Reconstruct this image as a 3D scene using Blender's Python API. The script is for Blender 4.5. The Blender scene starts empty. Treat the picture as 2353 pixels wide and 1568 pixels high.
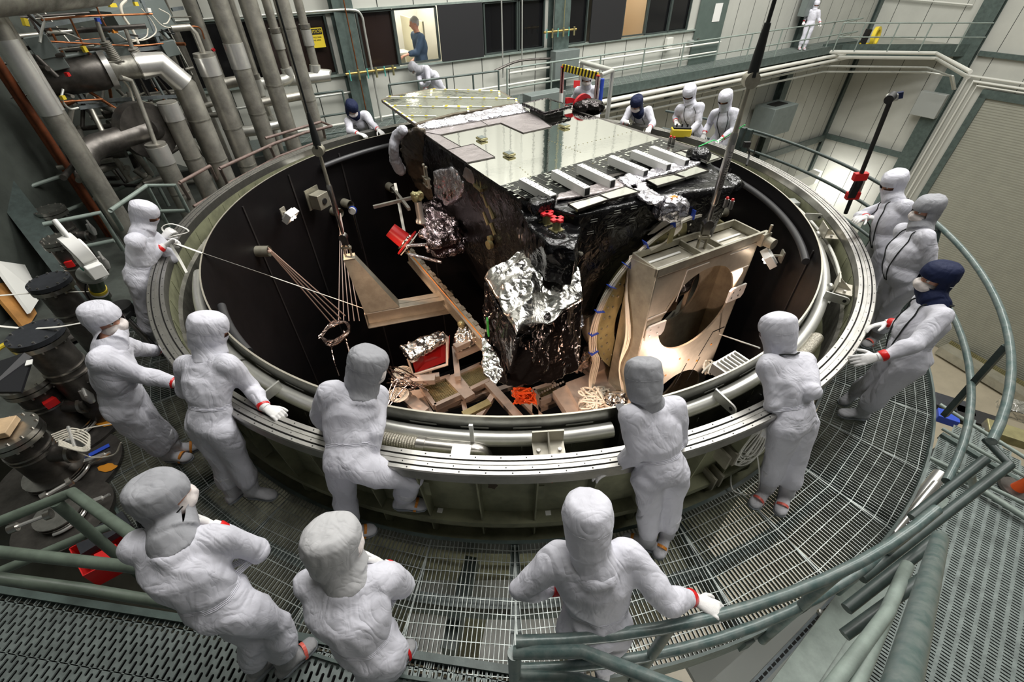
import bpy, bmesh, math, random
from mathutils import Vector, Matrix, noise
from mathutils.bvhtree import BVHTree
rnd = random.Random(7)
S = bpy.context.scene
COL = S.collection
PI = math.pi
# ---------------------------------------------------------------- camera
FPX, PITCH, ROLL = 1035.046, 0.7189, -0.0136
CAM = Vector((0, -6.226, 2.75))
ca, sa = math.cos(PITCH), math.sin(PITCH)
FWD = Vector((0, ca, -sa)); R0 = Vector((1, 0, 0)); U0 = Vector((0, sa, ca))
RT = R0*math.cos(ROLL) + U0*math.sin(ROLL); UP = U0*math.cos(ROLL) - R0*math.sin(ROLL)
cd = bpy.data.cameras.new('camera'); co = bpy.data.objects.new('camera', cd); COL.objects.link(co)
cd.sensor_width = 36; cd.lens = FPX/2353*36; cd.clip_end = 300; cd.clip_start = .05
m = Matrix((RT, UP, -FWD)).transposed().to_4x4(); m.translation = CAM; co.matrix_world = m
S.camera = co
# ---------------------------------------------------------------- world, lights, exposure
w = bpy.data.worlds.new('hall_air'); S.world = w; w.use_nodes = True
w.node_tree.nodes['Background'].inputs[0].default_value = (.75, .8, .78, 1)
w.node_tree.nodes['Background'].inputs[1].default_value = .085
S.view_settings.view_transform = 'Standard'; S.view_settings.look = 'None'
S.view_settings.gamma = 1; S.view_settings.use_curve_mapping = False
S.view_settings.exposure = -0.08
def area(name, loc, sx, sy, power, col=(1, .98, .945), aim=None):
    l = bpy.data.lights.new(name, 'AREA'); l.shape = 'RECTANGLE'; l.size = sx; l.size_y = sy
    l.energy = power; l.color = col
    o = bpy.data.objects.new(name, l); COL.objects.link(o); o.location = loc
    if aim is not None:
        o.rotation_euler = (Vector(aim)-Vector(loc)).to_track_quat('-Z', 'Y').to_euler()
    return o
area('high_bay_light', (1.0, -1.5, 13.2), 5, 4, 850)
area('high_bay_light', (6, 6, 13.2), 5, 4, 1000)
area('high_bay_light', (13, 12, 13.2), 5, 4, 1700)
area('high_bay_light', (2, 9, 13.2), 5, 3, 700)
area('high_bay_light', (14, 2, 13.2), 5, 4, 1250)
area('high_bay_light', (7, -6, 13.2), 4, 4, 450)
area('wall_fill_light', (5, 3, 9.5), 6, 1.5, 900, aim=B(-6, 7) if False else (1.5, 13, 6.5))  # added fill: brightens the upper wall that the mirror deck reflects
area('pipe_fill_light', (-2.5, 1.5, 10), 3, 3, 400, aim=(-6, 4.5, 0))  # unseen fill added to lift the dim pipes at left
def spot(name, loc, aim, power, ang, col, size=.05, blend=.5):
    l = bpy.data.lights.new(name, 'SPOT'); l.energy = power; l.spot_size = math.radians(ang); l.color = col
    l.shadow_soft_size = size; l.spot_blend = blend
    o = bpy.data.objects.new(name, l); COL.objects.link(o); o.location = loc
    o.rotation_euler = (Vector(aim)-Vector(loc)).to_track_quat('-Z', 'Y').to_euler()
    return o
WARM = (1, .62, .42)
# ---------------------------------------------------------------- pixel rays -> points on real planes
def ray(x, y): return FWD + RT*((x-1176.5)/FPX) - UP*((y-784)/FPX)
def AT(x, y, z):
    d = ray(x, y); return CAM + d*((z-CAM.z)/d.z)
def hdv(deg): return Vector((math.sin(math.radians(deg)), math.cos(math.radians(deg)), 0))
def ONP(x, y, p0, hd):
    n = Vector((math.cos(math.radians(hd)), -math.sin(math.radians(hd)), 0)); d = ray(x, y)
    return CAM + d*((Vector((p0[0], p0[1], 0))-CAM).dot(n)/d.dot(n))
BP = Vector((7.41, 15.32, 0)); EB = hdv(57.5); NB = hdv(147.5)      # back wall: origin, along, into the hall
RP = Vector((19.5, 23.1, 0)); ER = hdv(147.5); NR = -hdv(57.5)      # right wall
def B(s, z, o=0): return BP + EB*s + NB*o + Vector((0, 0, z))
def R(s, z, o=0): return RP + ER*s + NR*o + Vector((0, 0, z))
def pol(r, a, z=0): return Vector((r*math.cos(math.radians(a)), r*math.sin(math.radians(a)), z))
Z3 = Vector((0, 0, 1))
# ---------------------------------------------------------------- materials
MATS = {}
def mat(name, col, rough=.5, metal=0., var=0., vscale=3., bump=0., bscale=40., spec=.5, emit=None, es=1., col2=None, aniso=None, voro=0, vsc=12, coat=0):
    if name in MATS: return MATS[name]
    M = bpy.data.materials.new(name); M.use_nodes = True; nt = M.node_tree; N = nt.nodes; L = nt.links
    b = N['Principled BSDF']; b.inputs['Base Color'].default_value = (*col, 1)
    b.inputs['Roughness'].default_value = rough; b.inputs['Metallic'].default_value = metal
    b.inputs['Specular IOR Level'].default_value = spec
    if coat: b.inputs['Coat Weight'].default_value = coat; b.inputs['Coat Roughness'].default_value = .15
    tc = N.new('ShaderNodeTexCoord'); mp = N.new('ShaderNodeMapping'); L.new(tc.outputs['Object'], mp.inputs[0])
    if aniso: mp.inputs['Scale'].default_value = aniso
    if var or col2:
        n = N.new('ShaderNodeTexNoise'); n.inputs['Scale'].default_value = vscale; n.inputs['Detail'].default_value = 6; n.inputs['Roughness'].default_value = .65
        L.new(mp.outputs[0], n.inputs['Vector'])
        r = N.new('ShaderNodeValToRGB'); L.new(n.outputs['Fac'], r.inputs[0])
        c2 = col2 or tuple(max(0, c*(1-var)) for c in col)
        c1 = col if col2 else tuple(min(1, c*(1+var*.5)) for c in col)
        r.color_ramp.elements[0].position = .35; r.color_ramp.elements[0].color = (*c2, 1)
        r.color_ramp.elements[1].position = .62; r.color_ramp.elements[1].color = (*c1, 1)
        L.new(r.outputs[0], b.inputs['Base Color'])
        mr = N.new('ShaderNodeMapRange'); mr.inputs['To Min'].default_value = min(1, rough*1.25); mr.inputs['To Max'].default_value = rough*.8
        L.new(n.outputs['Fac'], mr.inputs[0]); L.new(mr.outputs[0], b.inputs['Roughness'])
    last = None
    if bump:
        n = N.new('ShaderNodeTexNoise'); n.inputs['Scale'].default_value = bscale; n.inputs['Detail'].default_value = 5
        L.new(mp.outputs[0], n.inputs['Vector'])
        bp = N.new('ShaderNodeBump'); bp.inputs['Strength'].default_value = bump; bp.inputs['Distance'].default_value = .02
        L.new(n.outputs['Fac'], bp.inputs['Height']); L.new(bp.outputs[0], b.inputs['Normal']); last = bp
    if voro:
        for i, (sc, st) in enumerate(((vsc, voro), (vsc*2.7, voro*.6))):
            v = N.new('ShaderNodeTexVoronoi'); v.feature = 'F1'; v.inputs['Scale'].default_value = sc; v.inputs['Randomness'].default_value = 1
            n2 = N.new('ShaderNodeTexNoise'); n2.inputs['Scale'].default_value = sc*.6; n2.inputs['Distortion'].default_value = 1.
            L.new(mp.outputs[0], n2.inputs['Vector'])
            mx = N.new('ShaderNodeMix'); mx.data_type = 'RGBA'; mx.inputs[0].default_value = .25
            L.new(mp.outputs[0], mx.inputs[6]); L.new(n2.outputs['Color'], mx.inputs[7]); L.new(mx.outputs[2], v.inputs['Vector'])
            bp = N.new('ShaderNodeBump'); bp.inputs['Strength'].default_value = st; bp.inputs['Distance'].default_value = .05
            L.new(v.outputs['Distance'], bp.inputs['Height'])
            if last: L.new(last.outputs[0], bp.inputs['Normal'])
            L.new(bp.outputs[0], b.inputs['Normal']); last = bp
    if emit: b.inputs['Emission Color'].default_value = (*emit, 1); b.inputs['Emission Strength'].default_value = es
    MATS[name] = M; return M
steel = mat('brushed_steel', (.52, .5, .47), .3, 1, .25, 8, .03, 200)
flange_m = mat('machined_flange', (.5, .49, .46), .4, 1, .2, 5, .02, 120)
dirty = mat('stained_steel', (.33, .32, .28), .5, .85, .45, 5, .05, 60)
vesgreen = mat('vessel_green_paint', (.22, .225, .14), .5, 0, .3, 4, .05, 50)
rubber = mat('black_rubber', (.012, .012, .014), .35)
black = mat('shroud_black', (.006, .005, .0055), .5, 0, .3, 2, spec=.25)
blacktube = mat('shroud_tube_black', (.05, .05, .053), .4)
whitepipe = mat('pale_metal_pipe', (.62, .62, .58), .35, .7, .12, 4)
green = mat('grey_green_paint', (.085, .115, .105), .4, 0, .25, 6, .04, 90)
greenl = mat('light_grey_green_paint', (.24, .29, .26), .42, 0, .2, 6, .04, 90)
railm = mat('worn_green_rail', (.075, .12, .115), .3, .1, .45, 14, .05, 60, col2=(.16, .19, .18))
raild = mat('dark_green_rail', (.05, .07, .065), .38, 0, .3, 9)
railbr = mat('rusty_brown_rail', (.19, .13, .11), .5, 0, .3, 9)
galv = mat('galvanised_grating', (.33, .36, .345), .42, .75, .35, 9)
galvd = mat('dark_grating', (.1, .12, .115), .45, .6, .35, 9)
perfm = mat('perforated_plank', (.2, .235, .225), .5, .35, .25, 9)
wallm = mat('wall_panel_cream', (.53, .535, .485), .42, 0, .06, .8)
walld = mat('panel_seam', (.03, .035, .03), .6)
winf = mat('window_frame_green', (.05, .065, .06), .45)
darkglass = mat('dark_window_film', (.008, .008, .009), .12)
darkpanel = mat('blackout_board', (.02, .02, .022), .5)
doorm = mat('steel_door_green', (.1, .135, .12), .4, 0, .1, 3)
rollerm = mat('roller_door_slats', (.36, .36, .3), .5, 0, .06, 2)
floorm = mat('hall_floor_beige', (.6, .53, .4), .35, 0, .1, 1)
whitepaint = mat('white_paint', (.78, .78, .74), .4)
conduit = mat('conduit_grey', (.55, .56, .52), .35, .5, .1, 4)
conduitw = mat('conduit_white', (.72, .72, .66), .4)
boxgrey = mat('electrical_box_grey', (.17, .2, .19), .42, 0, .08, 4)
boxl = mat('light_grey_box', (.4, .42, .4), .42)
ssteel = mat('stainless_pipe', (.4, .385, .34), .4, .7, .32, 4, .03, 30)
sclean = mat('clean_pipe_sleeve', (.74, .73, .7), .32, .75, .1, 6)
darksteel = mat('dark_pipe_steel', (.13, .12, .11), .42, .8, .4, 5)
navyfl = mat('blank_flange_slate', (.035, .038, .045), .5, .3, .2, 8)
copper = mat('copper_pipe', (.42, .16, .07), .4, .9, .4, 6)
rust = mat('rusty_red_pipe', (.22, .06, .02), .6, .1, .4, 6)
yellow = mat('safety_yellow', (.78, .6, .04), .5)
red = mat('red_tape', (.68, .015, .015), .3, spec=.6)
redp = mat('red_paint', (.42, .012, .018), .3)
orange = mat('orange_strap', (.78, .28, .03), .5)
coral = mat('coral_strap', (.9, .17, .13), .45)
blue = mat('blue_plastic', (.03, .08, .5), .4)
aluF = mat('fixture_aluminium', (.36, .34, .27), .42, .45, .22, 5, .03, 60)
aluC = mat('fixture_aluminium_clean', (.5, .47, .39), .4, .45, .15, 4, .02, 60)
gold = mat('gold_anodised', (.36, .33, .17), .4, .55, .2, 5)
white = mat('white_enamel', (.85, .85, .82), .35)
ink = mat('black_ink', (.01, .01, .01), .6)
mli = mat('black_mli', (.008, .008, .009), .22, .2, 0, 1, .3, 7, voro=.3, vsc=4, spec=.7)
mlip = mat('violet_grey_film', (.4, .36, .36), .38, .6, .12, 5, .2, 9, voro=.25, vsc=5)
mlis = mat('silver_foil', (.8, .79, .76), .24, 1, 0, 1, .5, 11, voro=.7, vsc=2.6)
mlil = mat('lilac_silver_foil', (.74, .72, .78), .24, .9, 0, 1, 0, 1, voro=.6, vsc=3.5)
mlid = mat('dark_foil', (.045, .04, .04), .15, .9, 0, 1, .5, 9, voro=.7, vsc=2.6)
mlic = mat('coppery_foil', (.5, .38, .33), .18, 1, 0, 1, .5, 10, voro=.7, vsc=3)
mirror = mat('radiator_mirror', (.92, .93, .88), .04, 1, 0, 1, .035, 14)
ropew = mat('white_rope', (.75, .74, .68), .7)
cablew = mat('white_cable', (.72, .68, .58), .5)
slate = mat('sling_rope', (.02, .022, .022), .5, .4)
lampm = mat('lamp_glow', (1, 1, 1), .5, emit=(1, .8, .65), es=30)
skin = mat('skin', (.55, .27, .18), .5, bump=.05)
maskm = mat('mask_white', (.72, .66, .64), .75, bump=.15, bscale=60)
def cloth(name, c, bs=1.):
    M = mat(name, c, .72, 0, .06, 2.5, 0, 1, spec=.25); nt = M.node_tree; N = nt.nodes; L = nt.links; b = N['Principled BSDF']
    tc = N.new('ShaderNodeTexCoord'); last = None
    for sc, st, dist, ds in ((5, .55*bs, .05, 1.5), (14, .35*bs, .02, 1.), (320, .12, .002, 0)):
        n = N.new('ShaderNodeTexNoise'); n.inputs['Scale'].default_value = sc; n.inputs['Distortion'].default_value = ds; n.inputs['Detail'].default_value = 2
        mp = N.new('ShaderNodeMapping'); mp.inputs['Scale'].default_value = (1, 1, .55); L.new(tc.outputs['Object'], mp.inputs[0]); L.new(mp.outputs[0], n.inputs['Vector'])
        src = n.outputs['Fac']
        if sc < 100:   # ridged folds
            a = N.new('ShaderNodeMath'); a.operation = 'SUBTRACT'; a.inputs[1].default_value = .5; L.new(src, a.inputs[0])
            c_ = N.new('ShaderNodeMath'); c_.operation = 'ABSOLUTE'; L.new(a.outputs[0], c_.inputs[0]); src = c_.outputs[0]
        bp = N.new('ShaderNodeBump'); bp.inputs['Strength'].default_value = st; bp.inputs['Distance'].default_value = dist
        L.new(src, bp.inputs['Height'])
        if last: L.new(last.outputs[0], bp.inputs['Normal'])
        last = bp
    L.new(last.outputs[0], b.inputs['Normal']); return M
suit = cloth('white_cleanroom_cloth', (.66, .66, .73))
hoodw = cloth('white_hood_cloth', (.67, .67, .74), .8)
hoodg = cloth('grey_hood_cloth', (.34, .345, .37), .8)
hoodl = cloth('pale_grey_hood_cloth', (.5, .5, .51), .8)
hoodn = cloth('navy_hood_cloth', (.008, .014, .05), .8)
glovem = mat('white_glove', (.82, .81, .8), .6, bump=.1, bscale=60)
bootg = cloth('grey_boot_cloth', (.36, .36, .37), .8)
soleM = mat('boot_sole', (.3, .33, .36), .6)
hairg = mat('grey_hair', (.4, .39, .37), .8, bump=.4, bscale=60)
shirt = cloth('blue_grey_shirt', (.045, .075, .12), .7)
# ---------------------------------------------------------------- mesh builder
def frame(d):
    d = d.normalized(); u = d.orthogonal().normalized() if abs(d.z) > .999 else d.cross(Z3).normalized()
    return u, u.cross(d).normalized() if False else d.cross(u).normalized()
class MB:
    def __init__(s): s.v = []; s.f = []; s.m = []; s.k = 0
    def add(s, vs, fs):
        o = len(s.v); s.v += [tuple(x) for x in vs]; s.f += [tuple(i+o for i in f) for f in fs]; s.m += [s.k]*len(fs); return s
    def box(s, c, sz, X=None, Y=None, Zz=None):
        c = Vector(c); X = Vector((1, 0, 0)) if X is None else Vector(X).normalized()
        if Y is None: Y = Z3.cross(X).normalized() if abs(X.z) < .99 else Vector((0, 1, 0))
        Y = Vector(Y).normalized(); Zz = X.cross(Y).normalized() if Zz is None else Vector(Zz)
        a, b, h = sz[0]/2, sz[1]/2, sz[2]/2
        vs = [c + X*(i*a) + Y*(j*b) + Zz*(k*h) for i in (-1, 1) for j in (-1, 1) for k in (-1, 1)]
        return s.add(vs, [(0, 1, 3, 2), (4, 6, 7, 5), (0, 4, 5, 1), (2, 3, 7, 6), (0, 2, 6, 4), (1, 5, 7, 3)])
    def bar(s, p, q, w, h, up=Z3):
        p, q = Vector(p), Vector(q); d = q-p
        Y = Vector(up).cross(d)
        if Y.length < 1e-6: Y = d.orthogonal()
        return s.box((p+q)/2, (d.length, w, h), d, Y)
    def tube(s, path, r, n=12, caps=True, close=False):
        path = [Vector(p) for p in path]; k = len(path); rr = r if hasattr(r, '__len__') else [r]*k
        vs = []; u = None
        for i, p in enumerate(path):
            if close: t = path[(i+1) % k]-path[i-1]
            else: t = path[min(i+1, k-1)]-path[max(i-1, 0)]
            t = t.normalized() if t.length > 1e-9 else Z3
            if u is None: u = t.orthogonal().normalized()
            else:
                u = u - t*u.dot(t); u = u.normalized() if u.length > 1e-6 else t.orthogonal().normalized()
            v2 = t.cross(u)
            vs += [p + (u*math.cos(2*PI*j/n) + v2*math.sin(2*PI*j/n))*rr[i] for j in range(n)]
        fs = []
        for i in range(k if close else k-1):
            a, b = i*n, ((i+1) % k)*n
            fs += [(a+j, a+(j+1) % n, b+(j+1) % n, b+j) for j in range(n)]
        if caps and not close: fs += [tuple(range(n))[::-1], tuple(range((k-1)*n, k*n))]
        return s.add(vs, fs)
    def cyl(s, p, q, r0, r1=None, n=16): return s.tube([p, q], [r0, r0 if r1 is None else r1], n)
    def lathe(s, prof, a0=0, a1=360, n=96, c=(0, 0, 0), closed=False, axis=None):
        # prof: (r,z) list
        full = abs(a1-a0) >= 359.9; k = len(prof); vs = []
        cnt = n if full else n+1
        c = Vector(c)
        if axis is None: X, Y, A = Vector((1, 0, 0)), Vector((0, 1, 0)), Z3
        else:
            A = Vector(axis).normalized(); X = A.orthogonal().normalized(); Y = A.cross(X)
        for i in range(cnt):
            a = math.radians(a0+(a1-a0)*i/n)
            d = X*math.cos(a)+Y*math.sin(a)
            vs += [c + d*r_ + A*z_ for r_, z_ in prof]
        fs = []
        for i in range(n):
            a = i*k; b = ((i+1) % cnt)*k
            for j in range(k if closed else k-1):
                j2 = (j+1) % k
                fs.append((a+j, b+j, b+j2, a+j2))
        if closed and not full: fs += [tuple(range(k)), tuple(range((cnt-1)*k, cnt*k))[::-1]]
        return s.add(vs, fs)
    def prism(s, poly, z0, z1):
        k = len(poly); vs = [Vector((p[0], p[1], z0)) for p in poly]+[Vector((p[0], p[1], z1)) for p in poly]
        return s.add(vs, [tuple(range(k))[::-1], tuple(range(k, 2*k))]+[(i, (i+1) % k, k+(i+1) % k, k+i) for i in range(k)])
    def slab(s, poly, d):
        poly = [Vector(p) for p in poly]; k = len(poly); d = Vector(d)
        return s.add(poly+[p+d for p in poly], [tuple(range(k))[::-1], tuple(range(k, 2*k))]+[(i, (i+1) % k, k+(i+1) % k, k+i) for i in range(k)])
    def ball(s, c, r, n=12, sc=(1, 1, 1), X=None, Y=None, Zz=None):
        c = Vector(c); X = X or Vector((1, 0, 0)); Y = Y or Vector((0, 1, 0)); Zz = Zz or Z3
        vs = []; k = n//2
        for i in range(1, k):
            t = PI*i/k
            for j in range(n):
                a = 2*PI*j/n
                vs.append(c + X*(r*sc[0]*math.sin(t)*math.cos(a)) + Y*(r*sc[1]*math.sin(t)*math.sin(a)) + Zz*(r*sc[2]*math.cos(t)))
        vs += [c+Zz*(r*sc[2]), c-Zz*(r*sc[2])]; T = len(vs)-2
        fs = [(i*n+j, (i+1)*n+j, (i+1)*n+(j+1) % n, i*n+(j+1) % n) for i in range(k-2) for j in range(n)]
        fs += [(T, j, (j+1) % n) for j in range(n)]+[(T+1, (k-2)*n+(j+1) % n, (k-2)*n+j) for j in range(n)]
        return s.add(vs, fs)
    def loft(s, rings, caps=True):
        # rings: (center, X half-axis vec, Y half-axis vec)
        n = 20; vs = []
        for c, X, Y in rings: vs += [Vector(c)+Vector(X)*math.cos(2*PI*j/n)+Vector(Y)*math.sin(2*PI*j/n) for j in range(n)]
        k = len(rings)
        fs = [(i*n+j, i*n+(j+1) % n, (i+1)*n+(j+1) % n, (i+1)*n+j) for i in range(k-1) for j in range(n)]
        if caps: fs += [tuple(range(n))[::-1], tuple(range((k-1)*n, k*n))]
        return s.add(vs, fs)
    def mesh(s, name, mats, smooth=None):
        me = bpy.data.meshes.new(name); me.from_pydata(s.v, [], s.f); me.validate()
        mats = mats if isinstance(mats, (list, tuple)) else [mats]
        for mm in mats: me.materials.append(mm)
        if len(mats) > 1 and len(me.polygons) == len(s.m): me.polygons.foreach_set('material_index', s.m)
        bm = bmesh.new(); bm.from_mesh(me); bmesh.ops.recalc_face_normals(bm, faces=bm.faces); bm.to_mesh(me); bm.free()
        if smooth:
            me.polygons.foreach_set('use_smooth', [True]*len(me.polygons))
            try: me.set_sharp_from_angle(angle=math.radians(smooth))
            except Exception: pass
        me.update(); return me
    def build(s, name, mats, parent=None, smooth=40):
        o = bpy.data.objects.new(name, s.mesh(name, mats, smooth)); COL.objects.link(o)
        if parent: o.parent = parent; o.matrix_parent_inverse = parent.matrix_world.inverted() if False else Matrix.Translation(-parent.location)
        return o
def thing(name, label, cat, loc=(0, 0, 0), group=None):
    o = bpy.data.objects.new(name, None); COL.objects.link(o); o.location = loc; o.empty_display_size = .1
    o['label'] = label; o['category'] = cat
    if group: o['group'] = group
    return o
def tag(o, label, cat, group=None, kind=None):
    o['label'] = label; o['category'] = cat
    if group: o['group'] = group
    if kind: o['kind'] = kind
    return o
def struct(o): o['kind'] = 'structure'; return o
def arc(r, a0, a1, z, n=24): return [pol(r, a0+(a1-a0)*i/n, z) for i in range(n+1)]
def bez(p, q, sag, n=14): return [Vector(p).lerp(Vector(q), t/n)-Z3*(sag*4*(t/n)*(1-t/n)) for t in range(n+1)]
def smooth_path(pts, n=6):
    pts = [Vector(p) for p in pts]; P = [pts[0]*2-pts[1]]+pts+[pts[-1]*2-pts[-2]]; out = []
    for i in range(1, len(P)-2):
        a, b, c, d = P[i-1], P[i], P[i+1], P[i+2]
        for k in range(n):
            t = k/n
            out.append(.5*((2*b)+(c-a)*t+(2*a-5*b+4*c-d)*t*t+(3*b-a-3*c+d)*t**3))
    return out+[pts[-1]]
def bevel(o, w=.006, seg=2):
    md = o.modifiers.new('bevel', 'BEVEL'); md.width = w; md.segments = seg; md.limit_method = 'ANGLE'; return o
# ================================================================ chamber vessel
ves = thing('vacuum_chamber', 'huge round open steel vacuum chamber with grooved silver rim and green ribbed shell', 'chamber', (0, 0, -6))
prof = [(4.335, -.10), (4.335, 0), (4.372, 0), (4.374, -.012), (4.384, -.012), (4.386, 0), (4.412, 0), (4.413, -.006), (4.419, -.006), (4.42, 0),
        (4.45, 0), (4.452, -.012), (4.462, -.012), (4.464, 0), (4.492, 0), (4.5, -.008), (4.5, -.035), (4.49, -.04), (4.49, -.12), (4.335, -.12)]
MB().lathe(prof, n=256, closed=True).build('rim_flange', flange_m, ves, 30)
for r_ in (4.379, 4.457): MB().lathe([(r_-.004, -.008), (r_, -.001), (r_+.004, -.008)], n=200).build('seal_ring', rubber, ves)
b_ = MB()
for i in range(150):
    a = 360*i/150; b_.cyl(pol(4.353, a, -.004), pol(4.353, a, .0012), .006, n=8)
    b_.cyl(pol(4.478, a+1.1, -.004), pol(4.478, a+1.1, .0012), .006, n=8)
    b_.cyl(pol(4.434, a+.5, -.004), pol(4.434, a+.5, .0012), .005, n=8)
b_.build('rim_bolt_hole', ink, ves)['kind'] = 'stuff'
MB().lathe([(4.335, -.1), (4.335, -.3), (4.30, -.34), (4.30, -7), (4.2, -7), (4.2, -7.1), (0, -7.1)], n=160).build('inner_wall', dirty, ves)
MB().lathe([(4.33, -.1), (4.33, -.82), (4.31, -.82), (4.31, -6.2)], n=160).build('outer_shell', vesgreen, ves)
MB().lathe([(4.3, -.80), (4.44, -.80), (4.44, -.86), (4.425, -.86), (4.425, -.90), (4.24, -.90)], n=160, closed=True).build('lower_shelf', vesgreen, ves)
MB().lathe([(4.3, -1.16), (4.46, -1.16), (4.46, -1.2), (4.24, -1.2)], n=160, closed=True).build('base_shelf', vesgreen, ves)
for i in range(64):
    a = 360*i/64 + 2.2
    d = pol(1, a); t = Vector((-d.y, d.x, 0))
    rb = MB(); rb.slab([d*4.325+Z3*-.12-t*.006, d*4.48+Z3*-.12-t*.006, d*4.42+Z3*-.80-t*.006, d*4.325+Z3*-.80-t*.006], t*.012)
    if rb and i % 2 == 0: rb.box(d*4.42+Z3*-.36+t*.03, (.008, .05, .18), d, t)
    rb.slab([d*4.24+Z3*-.9-t*.006, d*4.42+Z3*-.9-t*.006, d*4.42+Z3*-1.02-t*.006, d*4.36+Z3*-1.16-t*.006, d*4.24+Z3*-1.16-t*.006], t*.012)
    rb.build('rib', vesgreen, ves)
stain = mat('brown_stain', (.05, .035, .02), .5); stro = mat('orange_paint_patch', (.5, .07, .02), .5); yel = mat('old_yellow_paint', (.35, .33, .1), .6)
def shellpatch(a, z, da, dz, m_, r=4.2835):
    p = MB(); n = 10; vs = []
    for i in range(n):
        t = 2*PI*i/n; k = 1+.2*math.sin(5*t+a)
        vs.append(pol(r, a+da*k*math.cos(t), z+dz*k*math.sin(t)))
    p.add(vs, [tuple(range(n))]); p.build('paint_stain', m_, ves)
for a, z, da, dz, m_ in ((-97.2, -.2, 1.2, .09, stain), (-92.2, -.13, .6, .03, stain), (-92.2, -.4, .5, .05, stain), (-91.2, -.36, .5, .02, stain), (-93.2, -.36, .5, .02, stain), (-86.6, -.26, 1.55, .115, stro), (-86.6, -.2, 1.5, .12, stain), (-80, -.3, .8, .07, stain), (-113, -.5, .6, .05, stain)):
    shellpatch(a, z, da, dz, m_, 4.3325 if m_ is stro else 4.334)
lb = MB()
for a in (-98.2, -86.3, -117, -72):
    d = pol(1, a); t = Vector((-d.y, d.x, 0)); lb.box(d*4.36+Z3*-.798, (.045, .04, .004), t, d)
lb.build('white_label', white, ves)
# lifting clevises & ball stud on the outer shell at the right
for a, z in ((-59.5, -.5), (-66, -.5), (-66.5, -.8)):
    d = pol(1, a); t = Vector((-d.y, d.x, 0)); c = MB()
    for k in (-.04, .04): c.box(d*4.38+t*k+Z3*z, (.18, .022, .16), d, t)
    c.build('clevis_lug', aluF, ves)
c = MB(); d = pol(1, -40.5); c.box(d*4.42+Z3*-.42, (.2, .2, .02), d); c.build('stud_bracket', vesgreen, ves)
c = MB(); c.cyl(d*4.43+Z3*-.42, d*4.43+Z3*-.25, .03, .03); c.ball(d*4.43+Z3*-.22, .055, 16); c.build('ball_stud', darksteel, ves)
# ---------------------------------------------------------------- black thermal shroud
shr = thing('thermal_shroud', 'round black thermal shroud lining the chamber with polished outer band', 'shroud', (0, 0, -6))
MB().lathe([(3.975, 0), (3.972, -.02), (3.97, -6.9)], n=200).build('black_lining', black, shr)
MB().lathe([(3.985, 0), (3.995, -.10), (3.99, -.12), (3.99, -6.9)], n=200).build('outer_skin', mat('shroud_outer_skin', (.3, .3, .28), .3, .95, .3, 3), shr)
MB().lathe([(3.9, -6.85), (0, -6.85)], n=64).build('shroud_floor', black, shr)
MB().lathe([(3.972, .0), (3.972, .006), (3.988, .006), (3.988, 0)], n=200, closed=True).build('top_trim', aluC, shr)
sk = MB()
for i in range(60):
    a = 360*i/60; sk.lathe([(3.999, -.105), (3.999, -.125)], a, a+3.2, 3)
    for z in (-.4, -.52, -.64, -.8, -1):
        sk.box(pol(3.9935, a+1, z), (.004, .006, .05), pol(1, a+1))
sk.build('weld_seam', mat('seam_grey', (.45, .45, .42), .4, .8), shr)
def gap(a0, a1, r, z, rad, m_, nm, par, n=30): MB().tube(arc(r, a0, a1, z, n), rad, 14).build(nm, m_, par)
for a0, a1 in ((-157, -128.5), (-128, -78.8), (-76.6, -52), (-51.5, -12), (-11, 5)):
    gap(a0, a1, 4.065, -.165, .062, whitepipe, 'outer_manifold_pipe', shr)
for a0, a1 in ((150, 112.5), (110.5, 60), (60, 43), (42, -22)):
    gap(a0, a1, 3.9, -.19, .045, blacktube, 'inner_manifold_tube', shr)
gap(-148, -133, 3.9, -.3, .045, blacktube, 'inner_manifold_tube', shr)
for a in (-77.7,):
    d = pol(1, a); MB().box(d*4.04+Z3*-.3, (.16, .07, .62), d).build('dark_joint_cover', rubber, shr)
# interior panel seams, openings and stub ports in black lining
sm = MB()
for a in (160, 143, 118, 60, 20, -20, 178): sm.box(pol(3.962, a, -3.4), (.012, .03, 6.6), pol(1, a))
sm.build('vertical_panel_joint', mat('joint_dark', (.03, .026, .026), .4), shr)
def port(a, z, L=.26, r=.085):
    d = pol(-1, a); p = MB(); p.tube([pol(3.97, a, z), pol(3.97, a, z)+d*L], r, 20, caps=False); p.tube([pol(3.97, a, z)+d*L, pol(3.97, a, z)], r*.88, 20, caps=False); p.build('sight_tube', aluF, shr)
    return pol(3.97, a, z)+d*L
def wall_at(x, y, r=3.97):
    d = ray(x, y); a = d.x**2+d.y**2; b = 2*(CAM.x*d.x+CAM.y*d.y); c = CAM.x**2+CAM.y**2-r*r
    t = (-b+math.sqrt(b*b-4*a*c))/(2*a); p = CAM+d*t; return math.degrees(math.atan2(p.y, p.x)), p.z
PORTLAB = ['with cords tied to its lip at left', 'left one beside the left sling', 'right one beside the left sling', 'behind the crossed silver rails', 'at right near the tall frame corner']
PORTS = []
for x, y, L in ((590, 578, .2), (765, 485, .2), (790, 466, .2), (893, 428, .2), (1668, 487, .24)):
    a, z = wall_at(x, y); PORTS.append(port(a, z, L))
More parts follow.
